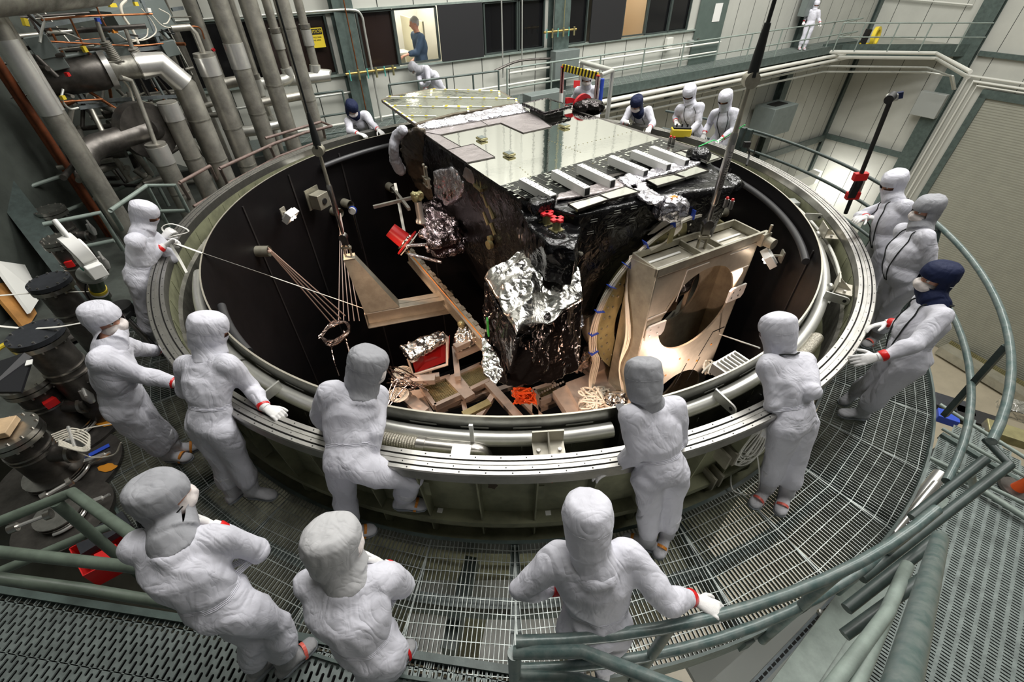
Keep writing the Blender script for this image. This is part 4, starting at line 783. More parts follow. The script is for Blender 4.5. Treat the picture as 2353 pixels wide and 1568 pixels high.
# red cross caps on black foil bay at the near corner
b = MB(); b.slab(poly([(1185, 466), (1240, 455), (1300, 478), (1338, 505), (1322, 575), (1260, 560), (1215, 520)], .22), (0, 0, -.5)); crumple(b, 'black_foil_bay', mli, sc, .022, .03, 4, 9, .01)
b = MB(); b.slab(poly([(1215, 458), (1262, 446), (1276, 460), (1225, 474)], .48), (0, 0, -.12)); crumple(b, 'black_foil_lump', mli, sc, .02, .03, 7, 4)
for x, y in ((1257, 490), (1280, 504)):
    p = AT(x, y, .36); b = MB(); b.box(p, (.17, .06, .035), ex); b.box(p, (.06, .17, .035), ex); bevel(b.build('red_cross_cap', mat('bright_red_cap', (.85, .04, .05), .35), sc), .008)
    b = MB(); b.cyl(p-Z3*.02, p-Z3*.13, .05); b.box(p-Z3*.13, (.14, .14, .015), ex); b.build('gold_fitting', gold, sc)
for x, y, z in ((1316, 545, -.05), (1312, 570, -.15)):
    p = AT(x, y, z); b = MB(); b.cyl(p, p+Vector((.12, -.1, -.03)), .02); b.ball(p+Vector((.12, -.1, -.03)), .03, 8); b.build('connector_stub', aluC, sc)
# foil bundle between the panels and black lumps at the far right
b = MB(); p = AT(1541, 480, .25); b.ball(p, .2, 14, (1.1, .8, .75)); crumple(b, 'foil_wrapped_bundle', mlil, sc, .018, .04, 7, 2, .02)
b = MB(); b.box(p+Z3*.15, (.12, .06, .02), ex); b.build('amber_tape', orange, sc); b = MB(); b.box(p-Z3*.32+Vector((.05, -.1, 0)), (.09, .02, .2), ex); b.build('gold_bracket', gold, sc)
for x, y, z, r_ in ((1605, 356, .46, .12), (1668, 425, .15, .17)):
    b = MB(); b.ball(AT(x, y, z), r_, 14, (1.3, 1, .7)); crumple(b, 'black_foil_lump', mli, sc, .02, .05, 6, int(x), .02)
for x, y in ((1541, 316), (1549, 318), (1671, 458), (1683, 462)):
    p = AT(x, y, .48); b = MB(); b.cyl(p-Z3*.1, p, .025); b.build('valve_stem', steel, sc); MB().ball(p+Z3*.015, .02, 8).build('red_cap', red, sc)
sm_ = MB()
for x, y in ((1360, 500), (1398, 515), (1448, 498), (1352, 528), (1452, 470), (1414, 480), (1585, 428), (1610, 440)):
    p = ONP(x, y, (AT(1327, 489, ZT).x, AT(1327, 489, ZT).y), 66)
    for k in (0, .03): sm_.box(p+Vector((.02, -.05, -k)), (.09, .004, .006), Vector((.93, .36, 0)))
sm_.build('stitch_marks', whitepipe, sc)['kind'] = 'stuff'
# instrument box under silver foil
bx = MB(); tq = [Vector((.31, -.68, -.5)), Vector((-.36, -1.2, -.6)), Vector((.05, -2.36, -.62)), Vector((.9, -1.54, -.55))]
lq = [Vector((.35, -.6, -1.9)), AT(1108, 852, -1.65), AT(1165, 888, -1.55), AT(1262, 880, -1.6), AT(1330, 850, -1.6)]
bx.add(tq+[tq[2].lerp(tq[3], .5)]+lq, [(0, 1, 2, 4, 3), (0, 5, 6, 1), (1, 6, 7, 2), (2, 7, 8, 4), (4, 8, 9, 3), (3, 9, 5, 0), (5, 9, 8, 7, 6)])
ib = crumple(bx, 'instrument_box', mlid, sc, .022, .04, 3.4, 8, .012)
n = 44; cv_ = MB(); vs = []
crn = [AT(1212, 572, -.3), AT(1113, 650, -.57), AT(1187, 782, -.6), AT(1338, 706, -.62), AT(1333, 640, -.5), AT(1270, 590, -.35)]; cc = AT(1225, 640, -.36)
ringp = []
for i in range(6):
    a_, b_ = crn[i], crn[(i+1) % 6]
    ringp += [a_.lerp(b_, t/16) for t in range(16)]
for s_ in range(n+1):
    for p in ringp:
        q = cc.lerp(p, s_/n); nz = noise.noise(q*2.4)*.10+(1-2.5*abs(noise.noise(q*3+noise.noise_vector(q*2)*.5)))*.075+(1-2*abs(noise.noise(q*8)))*.022+(1-2*abs(noise.noise(q*19)))*.006; vs.append(q+Z3*(nz*(.5 if s_ == n else 1)+.06))
K = len(ringp); cv_.add(vs, [(s_*K+i, s_*K+(i+1) % K, (s_+1)*K+(i+1) % K, (s_+1)*K+i) for s_ in range(1, n) for i in range(K)]+[tuple(K+i for i in range(K))[::-1]])
o = cv_.build('silver_foil_cover', mlis, ib, 60); o.matrix_parent_inverse = Matrix.Identity(4); o.location = (0, 0, 0); o.parent = sc; o.matrix_parent_inverse = Matrix.Translation(-sc.location); sd_ = o.modifiers.new('t', 'SOLIDIFY'); sd_.thickness = .012
for pts, m_ in (([(1150, 850), (1105, 780), (1108, 860), (1140, 885)], mlis), ([(1330, 700), (1336, 760), (1322, 740)], mlil)):
    b = MB(); b.slab([AT(x, y, -1.2) for x, y in pts], (.05, .08, 0)); crumple(b, 'loose_foil_flap', m_, sc, .02, .03, 6)
b = MB(); b.box(AT(1121, 752, -.95), (.02, .08, .26), (1, .2, 0)); b.build('green_tape_strip', mat('green_tape', (.02, .3, .03), .4), sc)  # thin plain green strip on the box side
# foil-wrapped gear on the left: red can, tubes, sensor
b = MB()
for z_, pts in ((-.75, [(952, 486), (985, 468), (1000, 520), (1006, 575), (975, 590), (945, 560)]), (-1.0, [(960, 560), (1012, 540), (1018, 600), (985, 610), (960, 590)])): b.slab([AT(x, y, z_)+Vector((.1, .25, 0)) for x, y in pts], (.22, .3, -.1))
crumple(b, 'foil_wrapped_bundle', mat('violet_foil', (.4, .32, .33), .2, 1, 0, 1, .4, 9, voro=.6, vsc=6), sc, .02, .1, 3.2, 5, .03)
rc = AT(897, 528, -1.0); rd = (AT(938, 560, -1.25)-rc).normalized(); b = MB(); b.cyl(rc, rc+rd*.34, .13, .15, 28); b.lathe([(.15, 0), (.26, .01), (.26, .04), (.15, .05)], n=36, c=rc+rd*.33, closed=True, axis=rd); b.build('red_can_cover', mat('red_cover_paint', (.45, .02, .02), .35), sc)
b = MB(); b.lathe([(.2, .0), (.25, .0), (.25, .02), (.2, .02)], n=36, c=rc+rd*.39, closed=True, axis=rd); b.build('cream_ring', conduitw, sc); b = MB(); b.cyl(rc+rd*.3, rc+rd*.45, .17); crumple(b, 'foil_wrapped_core', mlic, sc, .02, .03, 7)
for (x0, y0, z0), (x1, y1, z1) in (((935, 565, -1.1), (1010, 560, -1.0)), ((940, 585, -1.15), (1015, 602, -1.2))): MB().tube([AT(x0, y0, z0), AT(x1, y1, z1)], .028, 12).build('foil_wrapped_tube', mlil, sc)
p = AT(966, 500, -.55); b = MB(); b.cyl(p, p-Z3*.0+Z3*.28, .06); b.lathe([(.06, 0), (.085, -.05), (.085, -.08), (0, -.08)], n=20, c=p); b.build('grey_sensor_can', whitepipe, sc)
b = MB(); b.box(p+Z3*.36, (.16, .12, .12), ex); crumple(b, 'sensor_electronics', gold, sc, .012, .02, 14)
# crossed silver rails
xr = thing('crossed_rail', 'crossed polished aluminium rails standing at the left of the foil-wrapped satellite', 'rail', AT(935, 560, -1.2))
for nm, (x0, y0, z0), (x1, y1, z1), w_ in (('horizontal_rail', (858, 476, -.6), (958, 452, -.6), .05), ('diagonal_rail', (902, 432, -.6), (940, 481, -.62), .05), ('upright_rail', (908, 422, -.5), (934, 560, -1.3), .05)):
    MB().bar(AT(x0, y0, z0), AT(x1, y1, z1), w_, w_).build(nm, ssteel, xr)
# ================================================================ lifting frame with big round opening
Pl, Pr = AT(1509, 630, -.3), AT(1745, 545, -.3); fe = (Pr-Pl).normalized(); fn = Vector((fe.y, -fe.x, 0)); FW = (Pr-Pl).length
def FR(u, z, o=0): return Vector((Pl.x, Pl.y, 0))+fe*u+fn*o+Z3*z
lf = thing('turnover_frame', 'tall metal lifting frame with a big round hole hanging from the right sling', 'frame', FR(FW/2, -4.2))
def holeplate(u0, u1, z0, z1, holes, off, th, nm, m_):
    # front plate as quad strips around circular holes
    b = MB()
    for f in (0, 1):
        o_ = off-th*f
        for (cu, cz, r, za, zb) in holes:
            n = 48; inn = [(cu+r*math.cos(2*PI*i/n), cz+r*math.sin(2*PI*i/n)) for i in range(n)]; out = []
            for i in range(n):
                a_ = 2*PI*i/n; c_, s_ = math.cos(a_), math.sin(a_); t = min(((u1-cu)/c_ if c_ > 1e-6 else (u0-cu)/c_ if c_ < -1e-6 else 9), ((zb-cz)/s_ if s_ > 1e-6 else (za-cz)/s_ if s_ < -1e-6 else 9)); out.append((cu+c_*t, cz+s_*t))
            for cu_, cz_ in ((u0, za), (u1, za), (u1, zb), (u0, zb)):
                k_ = min(range(n), key=lambda i: (out[i][0]-cu_)**2+(out[i][1]-cz_)**2); out[k_] = (cu_, cz_)
            b.add([FR(u, z, o_) for u, z in inn]+[FR(u, z, o_) for u, z in out], [(i, (i+1) % n, n+(i+1) % n, n+i) for i in range(n)])
            if f == 0: b.add([FR(u, z, off) for u, z in inn]+[FR(u, z, off-th) for u, z in inn], [(i, (i+1) % n, n+(i+1) % n, n+i) for i in range(n)])
    return b.build(nm, m_, lf, None)
H1, H2 = (1.0, -1.22, .70, -2.35, -.3), (1.12, -3.2, .62, -4.2, -2.35)
holeplate(0, FW, -4.2, -.3, [H1, H2], 0, .03, 'front_plate', aluC)
holeplate(0, FW, -4.2, -.42, [(1.0, -1.22, .5, -2.35, -.42), H2], -.42, .03, 'back_plate', aluF)
b = MB(); b.slab([FR(0, -.22, .03), FR(0, -4.2, .03), FR(0, -4.2, -.45), FR(0, -.3, -.45)], fe*-.03); b.slab([FR(FW, -.3, .0), FR(FW, -4.2, .0), FR(FW, -4.2, -.45), FR(FW, -.3, -.45)], fe*.03); bevel(b.build('side_plate', aluF, lf), .005)
b = MB()
for p, q, w_, h_ in ((FR(-.03, -.28, .01), FR(FW+.05, -.28, .01), .04, .12), (FR(0, -.28, -.45), FR(FW, -.28, -.45), .03, .1), (FR(0, -.28, 0), FR(0, -.28, -.45), .03, .1), (FR(FW, -.28, 0), FR(FW, -.28, -.45), .03, .1), (FR(.82, -.3, 0), FR(.82, -.3, -.45), .03, .08), (FR(1.2, -.3, 0), FR(1.2, -.3, -.45), .03, .08)): b.bar(p, q, w_, h_)
bevel(b.build('top_tray_rim', aluF, lf), .004); MB().slab([FR(0, -.36, 0), FR(FW, -.36, 0), FR(FW, -.36, -.45), FR(0, -.36, -.45)], (0, 0, -.02)).build('top_tray_floor', aluC, lf)
b = MB()
for u0, u1, o_ in ((.1, .7, -.13), (.1, .7, -.3), (1.3, 1.8, -.13), (1.3, 1.8, -.25)): b.bar(FR(u0, -.345, o_), FR(u1, -.345, o_), .035, .012)
b.build('milled_slot', white, lf)
for u, z in ((.2, -1.27), (1.78, -1.19)):
    b = MB(); b.slab([FR(u+x, z+y, .012) for x, y in ((-.17, -.12), (.13, -.12), (.17, -.06), (.17, .12), (-.13, .12), (-.17, .08))], fn*.03); o = bevel(b.build('white_pad', white, lf), .004)
    b = MB()
    for du in (-.1, .04): 
        for dz in (-.05, .05): b.cyl(FR(u+du, z+dz, .04), FR(u+du, z+dz, .048), .014)
    b.build('pad_bolt', steel, o)['kind'] = 'stuff'
b = MB(); b.box(FR(FW+.07, -.33, .02), (.16, .1, .18), fe); b.cyl(FR(FW+.1, -.36, .02), FR(FW+.1, -.36, .18), .075); b.cyl(FR(FW+.1, -.3, .05), FR(FW+.1, -.12, .05), .02); bevel(b.build('hinge_pin_block', aluF, lf), .004)
b = MB()
for (u0, z0), (u1, z1) in (((.55, -.42), (.5, -.9)), ((.02, -1.02), (.36, -1.02)), ((.55, -.42), (.95, -.42)), ((1.35, -.42), (1.72, -.42)), ((1.5, -.75), (1.86, -.75))): b.bar(FR(u0, z0, .004), FR(u1, z1, .004), .006, .012)
b.build('heater_wire', white, lf)['kind'] = 'stuff'
b = MB()
for (u0, z0), (u1, z1) in (((1.45, -2.35), (1.6, -1.9)), ((1.6, -1.9), (1.86, -1.9)), ((.2, -2.5), (.28, -2.15)), ((1.2, -2.4), (1.05, -2.9)), ((1.5, -2.4), (1.35, -2.95))): b.bar(FR(u0, z0, .004), FR(u1, z1, .004), .008, .008)
b.build('dark_cable_run', ink, lf)['kind'] = 'stuff'
b = MB()
for i in range(7): b.box(FR(.3+.23*i, -2.2-.13*(i % 3), .004), (.03, .004, .03), fe)
b.build('amber_tape', orange, lf)['kind'] = 'stuff'
def foil_plain(): pass
coppm = mat('warm_inner_panel', (.45, .25, .16), .4, .7, .3, 3)
MB().slab([FR(.3, -.5, -.9), FR(1.75, -.5, -.9), FR(1.75, -2.1, -.9), FR(.3, -2.1, -.9)], fn*-.02).build('inner_bulkhead', coppm, lf)
b = MB(); b.cyl(FR(.75, -1.3, -.86), FR(.75, -1.3, -.45), .2, .2, 28); b.build('inner_drum', gold, lf); b = MB(); b.bar(FR(.55, -2.0, -.42), FR(1.35, -.55, -.42), .07, .05); b.bar(FR(1.38, -.45, -.5), FR(1.38, -2.1, -.5), .06, .06); b.build('inner_brace', aluC, lf)
# big adapter ring behind the frame
ar = thing('adapter_ring', 'large round pale flange ring bolted between satellite and hanging frame', 'ring', FR(1.0, -2.7, -.6))
AX = -fn; cR = FR(1.0, -1.4, -.5)
MB().lathe([(1.05, 0), (1.34, 0), (1.36, .02), (1.36, .06), (1.31, .08), (1.27, .2), (1.12, .2), (1.05, .1)], n=96, c=cR, closed=True, axis=AX).build('ring_flange', gold, ar)
MB().lathe([(1.1, .2), (1.2, .26), (1.32, .36), (1.34, .44), (1.05, .44), (1.02, .2)], n=96, c=cR, closed=True, axis=AX).build('ring_step', aluF, ar)
b = MB(); X_ = AX.orthogonal().normalized(); Y_ = AX.cross(X_)
for i in range(44):
    a_ = 2*PI*i/44; d_ = X_*math.cos(a_)+Y_*math.sin(a_)
    for r_ in (1.2, 1.3): b.cyl(cR+d_*r_-AX*.02, cR+d_*r_+AX*.0, .016, n=8)
b.build('ring_bolt', steel, ar)['kind'] = 'stuff'
# white harness around the ring
hz = MB(); 
for k in range(9):
    pts = []
    for i in range(19):
        a_ = math.radians(205-i*7.6)
        pts.append(cR+fe*(math.cos(a_)*(1.42+.012*k))+Z3*(math.sin(a_)*(1.42+.015*math.sin(k)))+fn*(.03+.02*math.cos(k*2+i*.3)))
    pts = [pts[0]-Z3*.8-fe*.05+fn*.02*k, pts[0]-Z3*.4-fe*.02]+pts
    hz.tube(smooth_path(pts, 3), .011, 5)
for k in range(7):
    pts = [FR(.0+.01*k, -.3, -.5), FR(-.06, -.8+.02*k, -.4), FR(-.1+.02*math.cos(k), -1.4, -.22+.015*k), FR(-.09, -2.1, -.2), FR(-.02+.02*k, -2.8, .05), FR(.1+.02*k, -3.4, .2)]; hz.tube(smooth_path(pts, 4), .010, 5)
for k in range(6):
    pts = [FR(.3+.02*k, -.1, -.55), FR(.62, .12-.02*k, -.5), FR(.75, -.05, -.42-.02*k), FR(.5, -.2, -.42), FR(.1, -.35+.02*k, -.47)]; hz.tube(smooth_path(pts, 5), .010, 5)
for k in range(7):
    pts = [FR(.55, -.05, -.6), FR(.8+.02*k, .12+.015*k, -.62), FR(1.05+.02*k, -.02, -.5)]; hz.tube(smooth_path(pts, 6), .009, 5)
tag(hz.build('cable_harness', cablew, None), 'bundle of white cables tied around the pale ring and frame side', 'cable')
bt = MB()
for a_ in (195, 180, 165, 150, 137, 123, 105, 92): p = cR+fe*(math.cos(math.radians(a_))*1.47)+Z3*(math.sin(math.radians(a_))*1.47)+fn*.04; bt.box(p, (.13, .09, .01), fe*math.cos(math.radians(a_))+Z3*math.sin(math.radians(a_)), fn)
o = bt.build('cable_tie', blue, None); o.parent = bpy.data.objects['cable_harness']; o['kind'] = 'stuff'
for k_ in o.keys():
    pass
# ================================================================ slings
def sling(nm, lab, bot, rope_from, turn=(0, .9), topz=13.5, rr=.02):
    t = thing(nm, lab, 'sling', bot); b_ = Vector(bot)
    s_ = MB(); z = 0
    for k in (-.05, .05): s_.box(b_+Vector((k, 0, .1)), (.018, .05, .22))
    s_.cyl(b_+Vector((-.08, 0, .17)), b_+Vector((.08, 0, .17)), .03); s_.build('shackle', aluF, t)
    s_ = MB(); s_.box(b_+Z3*.3, (.1, .06, .16)); s_.cyl(b_+Vector((0, -.05, .36)), b_+Vector((0, .05, .36)), .065, n=20); s_.cyl(b_+Z3*.36, b_+Z3*turn[0], .028); s_.build('lower_clevis', steel, t)
    s_ = MB(); s_.tube([b_+Z3*turn[0], b_+Z3*(turn[0]+.03), b_+Z3*(turn[1]-.03), b_+Z3*turn[1]], [.03, .045, .045, .03], 16)
    s_.box(b_+Z3*((turn[0]+turn[1])/2)+Vector((0, -.038, 0)), (.03, .02, (turn[1]-turn[0])*.7)); s_.build('turnbuckle', steel, t)
    s_ = MB(); s_.tube([b_+Z3*turn[1], b_+Z3*rope_from], [.028, .022], 14); s_.cyl(b_+Vector((0, -.05, rope_from)), b_+Vector((0, .05, rope_from)), .08, n=22); s_.build('upper_rod_eye', aluF, t)
    s_ = MB(); s_.tube([b_+Z3*(rope_from+.03), b_+Z3*(rope_from+.22), b_+Z3*(rope_from+.5)], [.055, .05, rr*1.6], 14); s_.build('rope_socket', slate, t)
    MB().tube([b_+Z3*(rope_from+.4), Vector((b_.x, b_.y, topz))], rr, 10).build('wire_rope', slate, t); return t
sb = FR(1.03, -.36, -.25)
st_ = sling('lifting_sling', 'thick vertical steel lifting sling on the right holding the frame with the round hole', sb, 2.02, (.62, 1.5))
b = MB(); b.box(sb+Vector((.0, -.02, 2.0+.9)), (.08, .02, .17)); tg_ = b.build('hanging_tag', slate, st_)
def sling_text(txt, loc, size, m_, parent, rot, nm='lettering', X=None, Y=None, cat=None):
    c = bpy.data.curves.new(nm, 'FONT'); c.body = txt; c.size = size; c.extrude = .0008; c.align_x = 'CENTER'; c.align_y = 'CENTER'
    o = bpy.data.objects.new(nm, c); COL.objects.link(o); dg = bpy.context.evaluated_depsgraph_get(); me = bpy.data.meshes.new_from_object(o.evaluated_get(dg)); bpy.data.objects.remove(o)
    me.materials.clear(); me.materials.append(m_); o = bpy.data.objects.new(nm, me); COL.objects.link(o)
    X = Vector(X).normalized(); Y = Vector(Y).normalized(); N_ = X.cross(Y); M = Matrix((X, Y, N_)).transposed().to_4x4(); M.translation = Vector(loc)-(parent.location if parent else Vector()); o.matrix_world = M
    if parent: o.parent = parent; o.matrix_parent_inverse = Matrix.Identity(4); o.matrix_local = M
    return o
sling_text('311-00612190021A', sb+Vector((0, -.05, 1.06)), .06, ink, st_, None, X=(0, 0, -1), Y=(1, 0, 0))
# left sling and its triangular tower
tz = -2.2
TB = AT(868, 700, tz); Ptop = TB+Z3*1.02+Vector((-.28, .0, 0)); 
sling('lifting_sling', 'long vertical steel lifting sling on the left above the triangular bracket', Ptop, 1.75, (.75, 1.25), 13.5, .013)
fx = thing('lift_beam', 'copper-lit I-shaped beam with a triangular upright bracket at its left end', 'beam', (TB.x, TB.y, -3))
gl, gr = AT(838, 712, tz), AT(1042, 676, tz); bd = (gr-gl).normalized(); bn = Vector((bd.y, -bd.x, 0))
b = MB(); b.slab([gl-bn*.14, gr-bn*.14, gr+bn*.14, gl+bn*.14], (0, 0, -.02)); b.slab([gl-bn*.14-Z3*.32, gr-bn*.14-Z3*.32, gr+bn*.14-Z3*.32, gl+bn*.14-Z3*.32], (0, 0, -.02)); b.slab([gl, gr, gr-Z3*.32, gl-Z3*.32], bn*.015); b.slab([gl+bn*.14, gl-bn*.14, gl-bn*.14-Z3*.33, gl+bn*.14-Z3*.33], -bd*.015)
bevel(b.build('beam_body', aluC, fx), .003)
b = MB(); tl_ = Ptop-bd*.09-Z3*.02; tr_ = Ptop+bd*.1-Z3*.02; bl_ = gl+Z3*.01; br_ = gl+bd*.62+Z3*.01
for k in (-.1, .1): b.slab([tl_+bn*k*.8, tr_+bn*k*.8, br_+bn*k*1.2, bl_+bn*k*1.2], bn*.015)
b.slab([tl_-bn*.09, tl_+bn*.09, bl_+bn*.13, bl_-bn*.13], bd*.02); b.slab([tr_-bn*.09, tr_+bn*.09, br_+bn*.13, br_-bn*.13], -bd*.02); b.slab([tl_-bn*.1, tr_-bn*.1, tr_+bn*.1, tl_+bn*.1], Z3*.02)
bevel(b.build('triangular_bracket', aluF, fx), .003)
sling_text('2171', Ptop+bd*.13-Z3*.35+bn*.102, .14, mat('faded_mark', (.3, .22, .12), .5), fx, None, X=(0, 0, -1), Y=bd)
rl = thing('side_rail', 'long diagonal copper-lit rail with stiffener pads beside the satellite', 'rail', AT(1020, 690, -2.5))
p, q = AT(940, 588, -2.0), AT(1112, 790, -2.3); b = MB(); b.bar(p, q, .05, .26); b.bar(p+Z3*.14, q+Z3*.14, .16, .02); b.bar(p-Z3*.13, q-Z3*.13, .12, .02); b.build('rail_beam', aluC, rl)
b = MB(); pn = (q-p).normalized().cross(Z3)
for i in range(13): b.box(p.lerp(q, (i+.5)/13)+Z3*.165-pn*.05, (.1, .07, .02), q-p)
b.build('stiffener_pad', aluF, rl)['kind'] = 'stuff'; MB().tube([p+Z3*.16+pn*.03, q+Z3*.16+pn*.03], .01, 6).build('amber_cable', orange, rl)
# ================================================================ back wall features
def pane(n, s0, s1, z0, z1, m_, off=-.06, fr=.045, parent=None):
    f = MB()
    for a_, b_ in (((s0, z0), (s1, z0)), ((s0, z1), (s1, z1)), ((s0, z0), (s0, z1)), ((s1, z0), (s1, z1))): f.bar(B(*a_, .0), B(*b_, .0), fr, fr*1.6, NB)
    o = struct(f.build('window_%d' % n, winf, None, None)); MB().slab([B(s0, z0, off), B(s1, z0, off), B(s1, z1, off), B(s0, z1, off)], -NB*.01).build('pane', m_, o); return o
n_ = 1
reddish = mat('window_reddish_film', (.02, .012, .01), .2)
for s0, s1, m_ in ((-19.5, -17.6, darkglass), (-17.5, -16.0, darkglass), (-15.9, -14.25, reddish), (-13.42, -12.46, reddish), (-9.62, -8.45, darkglass), (-8.38, -7.42, darkglass), (-6.52, -5.64, darkglass), (-2.78, -1.6, darkglass), (-1.55, -.5, darkglass)):
    pane(n_, s0, s1, .25, 1.53, m_); n_ += 1
for s0, s1 in ((-11.14, -9.72), (-5.5, -4.0)):
    o = MB().slab([B(s0, .21, .05), B(s1, .21, .05), B(s1, 1.56, .05), B(s0, 1.56, .05)], NB*.03).build('blackout_screen', darkpanel, None, None); tag(o, 'dark blackout board over the pane %s' % ('right of the man in the office' if s0 < -9 else 'left of the lit storage window'), 'board')
struct(MB().bar(B(-22, .2, .03), B(0, .2, .03), .09, .05).build('trim_1', greenl, None, None)); struct(MB().bar(B(-22, 1.58, .03), B(0, 1.58, .03), .09, .05).build('trim_2', greenl, None, None))
# lit office behind window
def litroom(n, s0, s1, em, dep=1.8):
    pane(n, s0, s1, .27, 1.53, mat('clear_glass', (.9, .95, .95), .02, 0), -.0, .045)
    bpy.data.objects['window_%d' % n].children[0].hide_render = False
    r_ = MB(); r_.slab([B(s0-.8, -1, -dep), B(s1+.8, -1, -dep), B(s1+.8, 2, -dep), B(s0-.8, 2, -dep)], -NB*.02); r_.slab([B(s0-.8, -1, -.25), B(s0-.8, -1, -dep), B(s0-.8, 2, -dep), B(s0-.8, 2, -.25)], EB*-.02); r_.slab([B(s1+.8, -1, -.25), B(s1+.8, -1, -dep), B(s1+.8, 2, -dep), B(s1+.8, 2, -.25)], EB*.02)
    r_.slab([B(s0-.8, -1, -.25), B(s1+.8, -1, -.25), B(s1+.8, -1, -dep), B(s0-.8, -1, -dep)], Z3*-.02); r_.slab([B(s0-.8, 2, -.25), B(s1+.8, 2, -.25), B(s1+.8, 2, -dep), B(s0-.8, 2, -dep)], Z3*.02)
    struct(r_.build('wall_office', em, None, None))
cg = mat('clear_glass', (1, 1, 1), .02, 0); cg.node_tree.nodes['Principled BSDF'].inputs['Transmission Weight'].default_value = 1; cg.node_tree.nodes['Principled BSDF'].inputs['IOR'].default_value = 1.02
litroom(20, -12.42, -11.18, mat('office_wall', (.75, .74, .68), .5), 3.2); litroom(21, -3.95, -2.84, mat('store_wall', (.72, .62, .48), .5), 2.2)
def ptl(loc, e, c=(1, .95, .85), r=.15):
    l = bpy.data.lights.new('office_lamp', 'POINT'); l.energy = e; l.color = c; l.shadow_soft_size = r; o = bpy.data.objects.new('office_lamp', l); COL.objects.link(o); o.location = loc
ptl(B(-11.8, 1.85, -1.2), 60); ptl(B(-11.2, 1.85, -2.4), 40); ptl(B(-3.4, 1.85, -1.2), 40, (1, .88, .7))
d_ = thing('office_desk', 'cluttered pale desk seen through the lit office window', 'desk', B(-11.9, -.8, -1.9))
MB().box(B(-12.0, .25, -2.0), (1.3, .7, .05), EB).build('desk_top', white, d_); MB().box(B(-12.0, -.3, -2.2), (1.2, .05, 1), EB).build('desk_panel', boxl, d_)
o = MB().box(B(-11.75, .72, -2.3), (.38, .04, .3), EB).build('computer_monitor', ink, None); tag(o, 'black flat computer monitor on the office desk behind the window', 'monitor'); MB().box(B(-11.75, .45, -2.3), (.08, .04, .3), EB).build('stand', ink, o)
for i, (s_, z, w_, c_, lb) in enumerate(((-12.25, .4, .25, white, 'stack of white papers left on the office desk'), (-12.0, .36, .3, maskm, 'pale folders heaped in the middle of the office desk'), (-12.1, .3, .2, ink, 'dark bag under the papers on the office desk'))):
    o = MB().box(B(s_, z, -1.75), (w_, .25, .16), EB+NB*.2*i).build('paper_stack', c_, None); tag(o, lb, 'papers')
o = MB().slab([B(-11.35, -.9, -.6), B(-11.2, -.9, -2.6), B(-11.2, 1.15, -2.6), B(-11.35, 1.15, -.6)], EB*.05).build('partition', mat('cream_partition', (.72, .68, .5), .6), None); tag(o, 'cream cubicle partition right of the man in the office', 'partition')
o = MB().box(B(-12.1, 1.2, -3.1), (.3, .02, .25), EB).build('wall_notice', white, None); tag(o, 'white notice sheet on the far office wall', 'notice'); MB().box(B(-12.1, 1.12, -3.08), (.1, .01, .08), EB).build('red_print', red, o)
# man in the office window
POSES['p17'] = {}
mb_ = B(-11.62, -1.02+.0, -.38)
def off(f, l, z): return mb_ + (-EB*.5+NB*-.2).normalized()*f + (NB*-.9-EB*.3).normalized()*-l*0 + NB*(-l) + Z3*z
F_ = -EB
def mj(f, l, z): v = mb_ + F_*f - NB*l*-1*-1 + Z3*z; return tuple(v)
POSES['p17'] = {'head': mj(.06, 0, 1.66), 'neck': mj(0, 0, 1.46), 'chest': mj(-.03, 0, 1.26), 'pelvis': mj(0, 0, .95), 'Ls': mj(0, -.18, 1.42), 'Rs': mj(.02, .18, 1.42), 'Le': mj(.15, -.2, 1.16), 'Lw': mj(.36, -.17, 1.14), 'Lh': mj(.44, -.17, 1.12), 'Re': mj(-.14, .2, 1.18), 'Rw': mj(.06, .16, 1.0), 'Rh': mj(.14, .14, .98),
  'Lhip': mj(0, -.1, .93), 'Lk': mj(.02, -.1, .5), 'La': mj(0, -.1, .09), 'Lt': mj(.19, -.1, .04), 'Rhip': mj(0, .1, .93), 'Rk': mj(.02, .1, .5), 'Ra': mj(0, .1, .09), 'Rt': mj(.19, .1, .04)}
p17_ = person('p17', 'grey-haired man in blue-grey shirt leaning inside the office window', face=math.degrees(math.atan2(F_.y, F_.x)), pitch=5, bare=True, top=shirt, lo=True); p17_.scale = (1.3, 1.3, 1.3)
# columns
def column(s, w_, lab, z0=-15.6, z1=14, o=.22, P=B, E_=EB, Nn=NB):
    t = thing('steel_column', lab, 'column', P(s, z0, o)); b = MB()
    b.slab([P(s-w_/2, z0, o+.12), P(s+w_/2, z0, o+.12), P(s+w_/2, z1, o+.12), P(s-w_/2, z1, o+.12)], Nn*.025)
    b.build('front_flange', green, t, None); b = MB(); b.slab([P(s, z0, 0.01), P(s, z0, o+.12), P(s, z1, o+.12), P(s, z1, 0.01)], E_*.03)
    b.build('web', green, t, None); MB().slab([P(s-w_/2, z0, .01), P(s+w_/2, z0, .01), P(s+w_/2, z1, .01), P(s-w_/2, z1, .01)], Nn*.02).build('rear_flange', green, t, None); return t
column(-13.83, .5, 'green steel column between the warning sign and the office window'); column(-6.95, .62, 'green steel column above the big grey electrical box'); column(7.5, .5, 'green steel column behind the far catwalk person')
column(-20.4, .5, 'green steel column behind the pipes at the far left')
column(4.86, .75, 'green steel column on the right wall between the panels and roller door', P=R, E_=ER, Nn=NR)
column(14.25, .3, 'dark narrow column standing in the far room corner', o=.02)
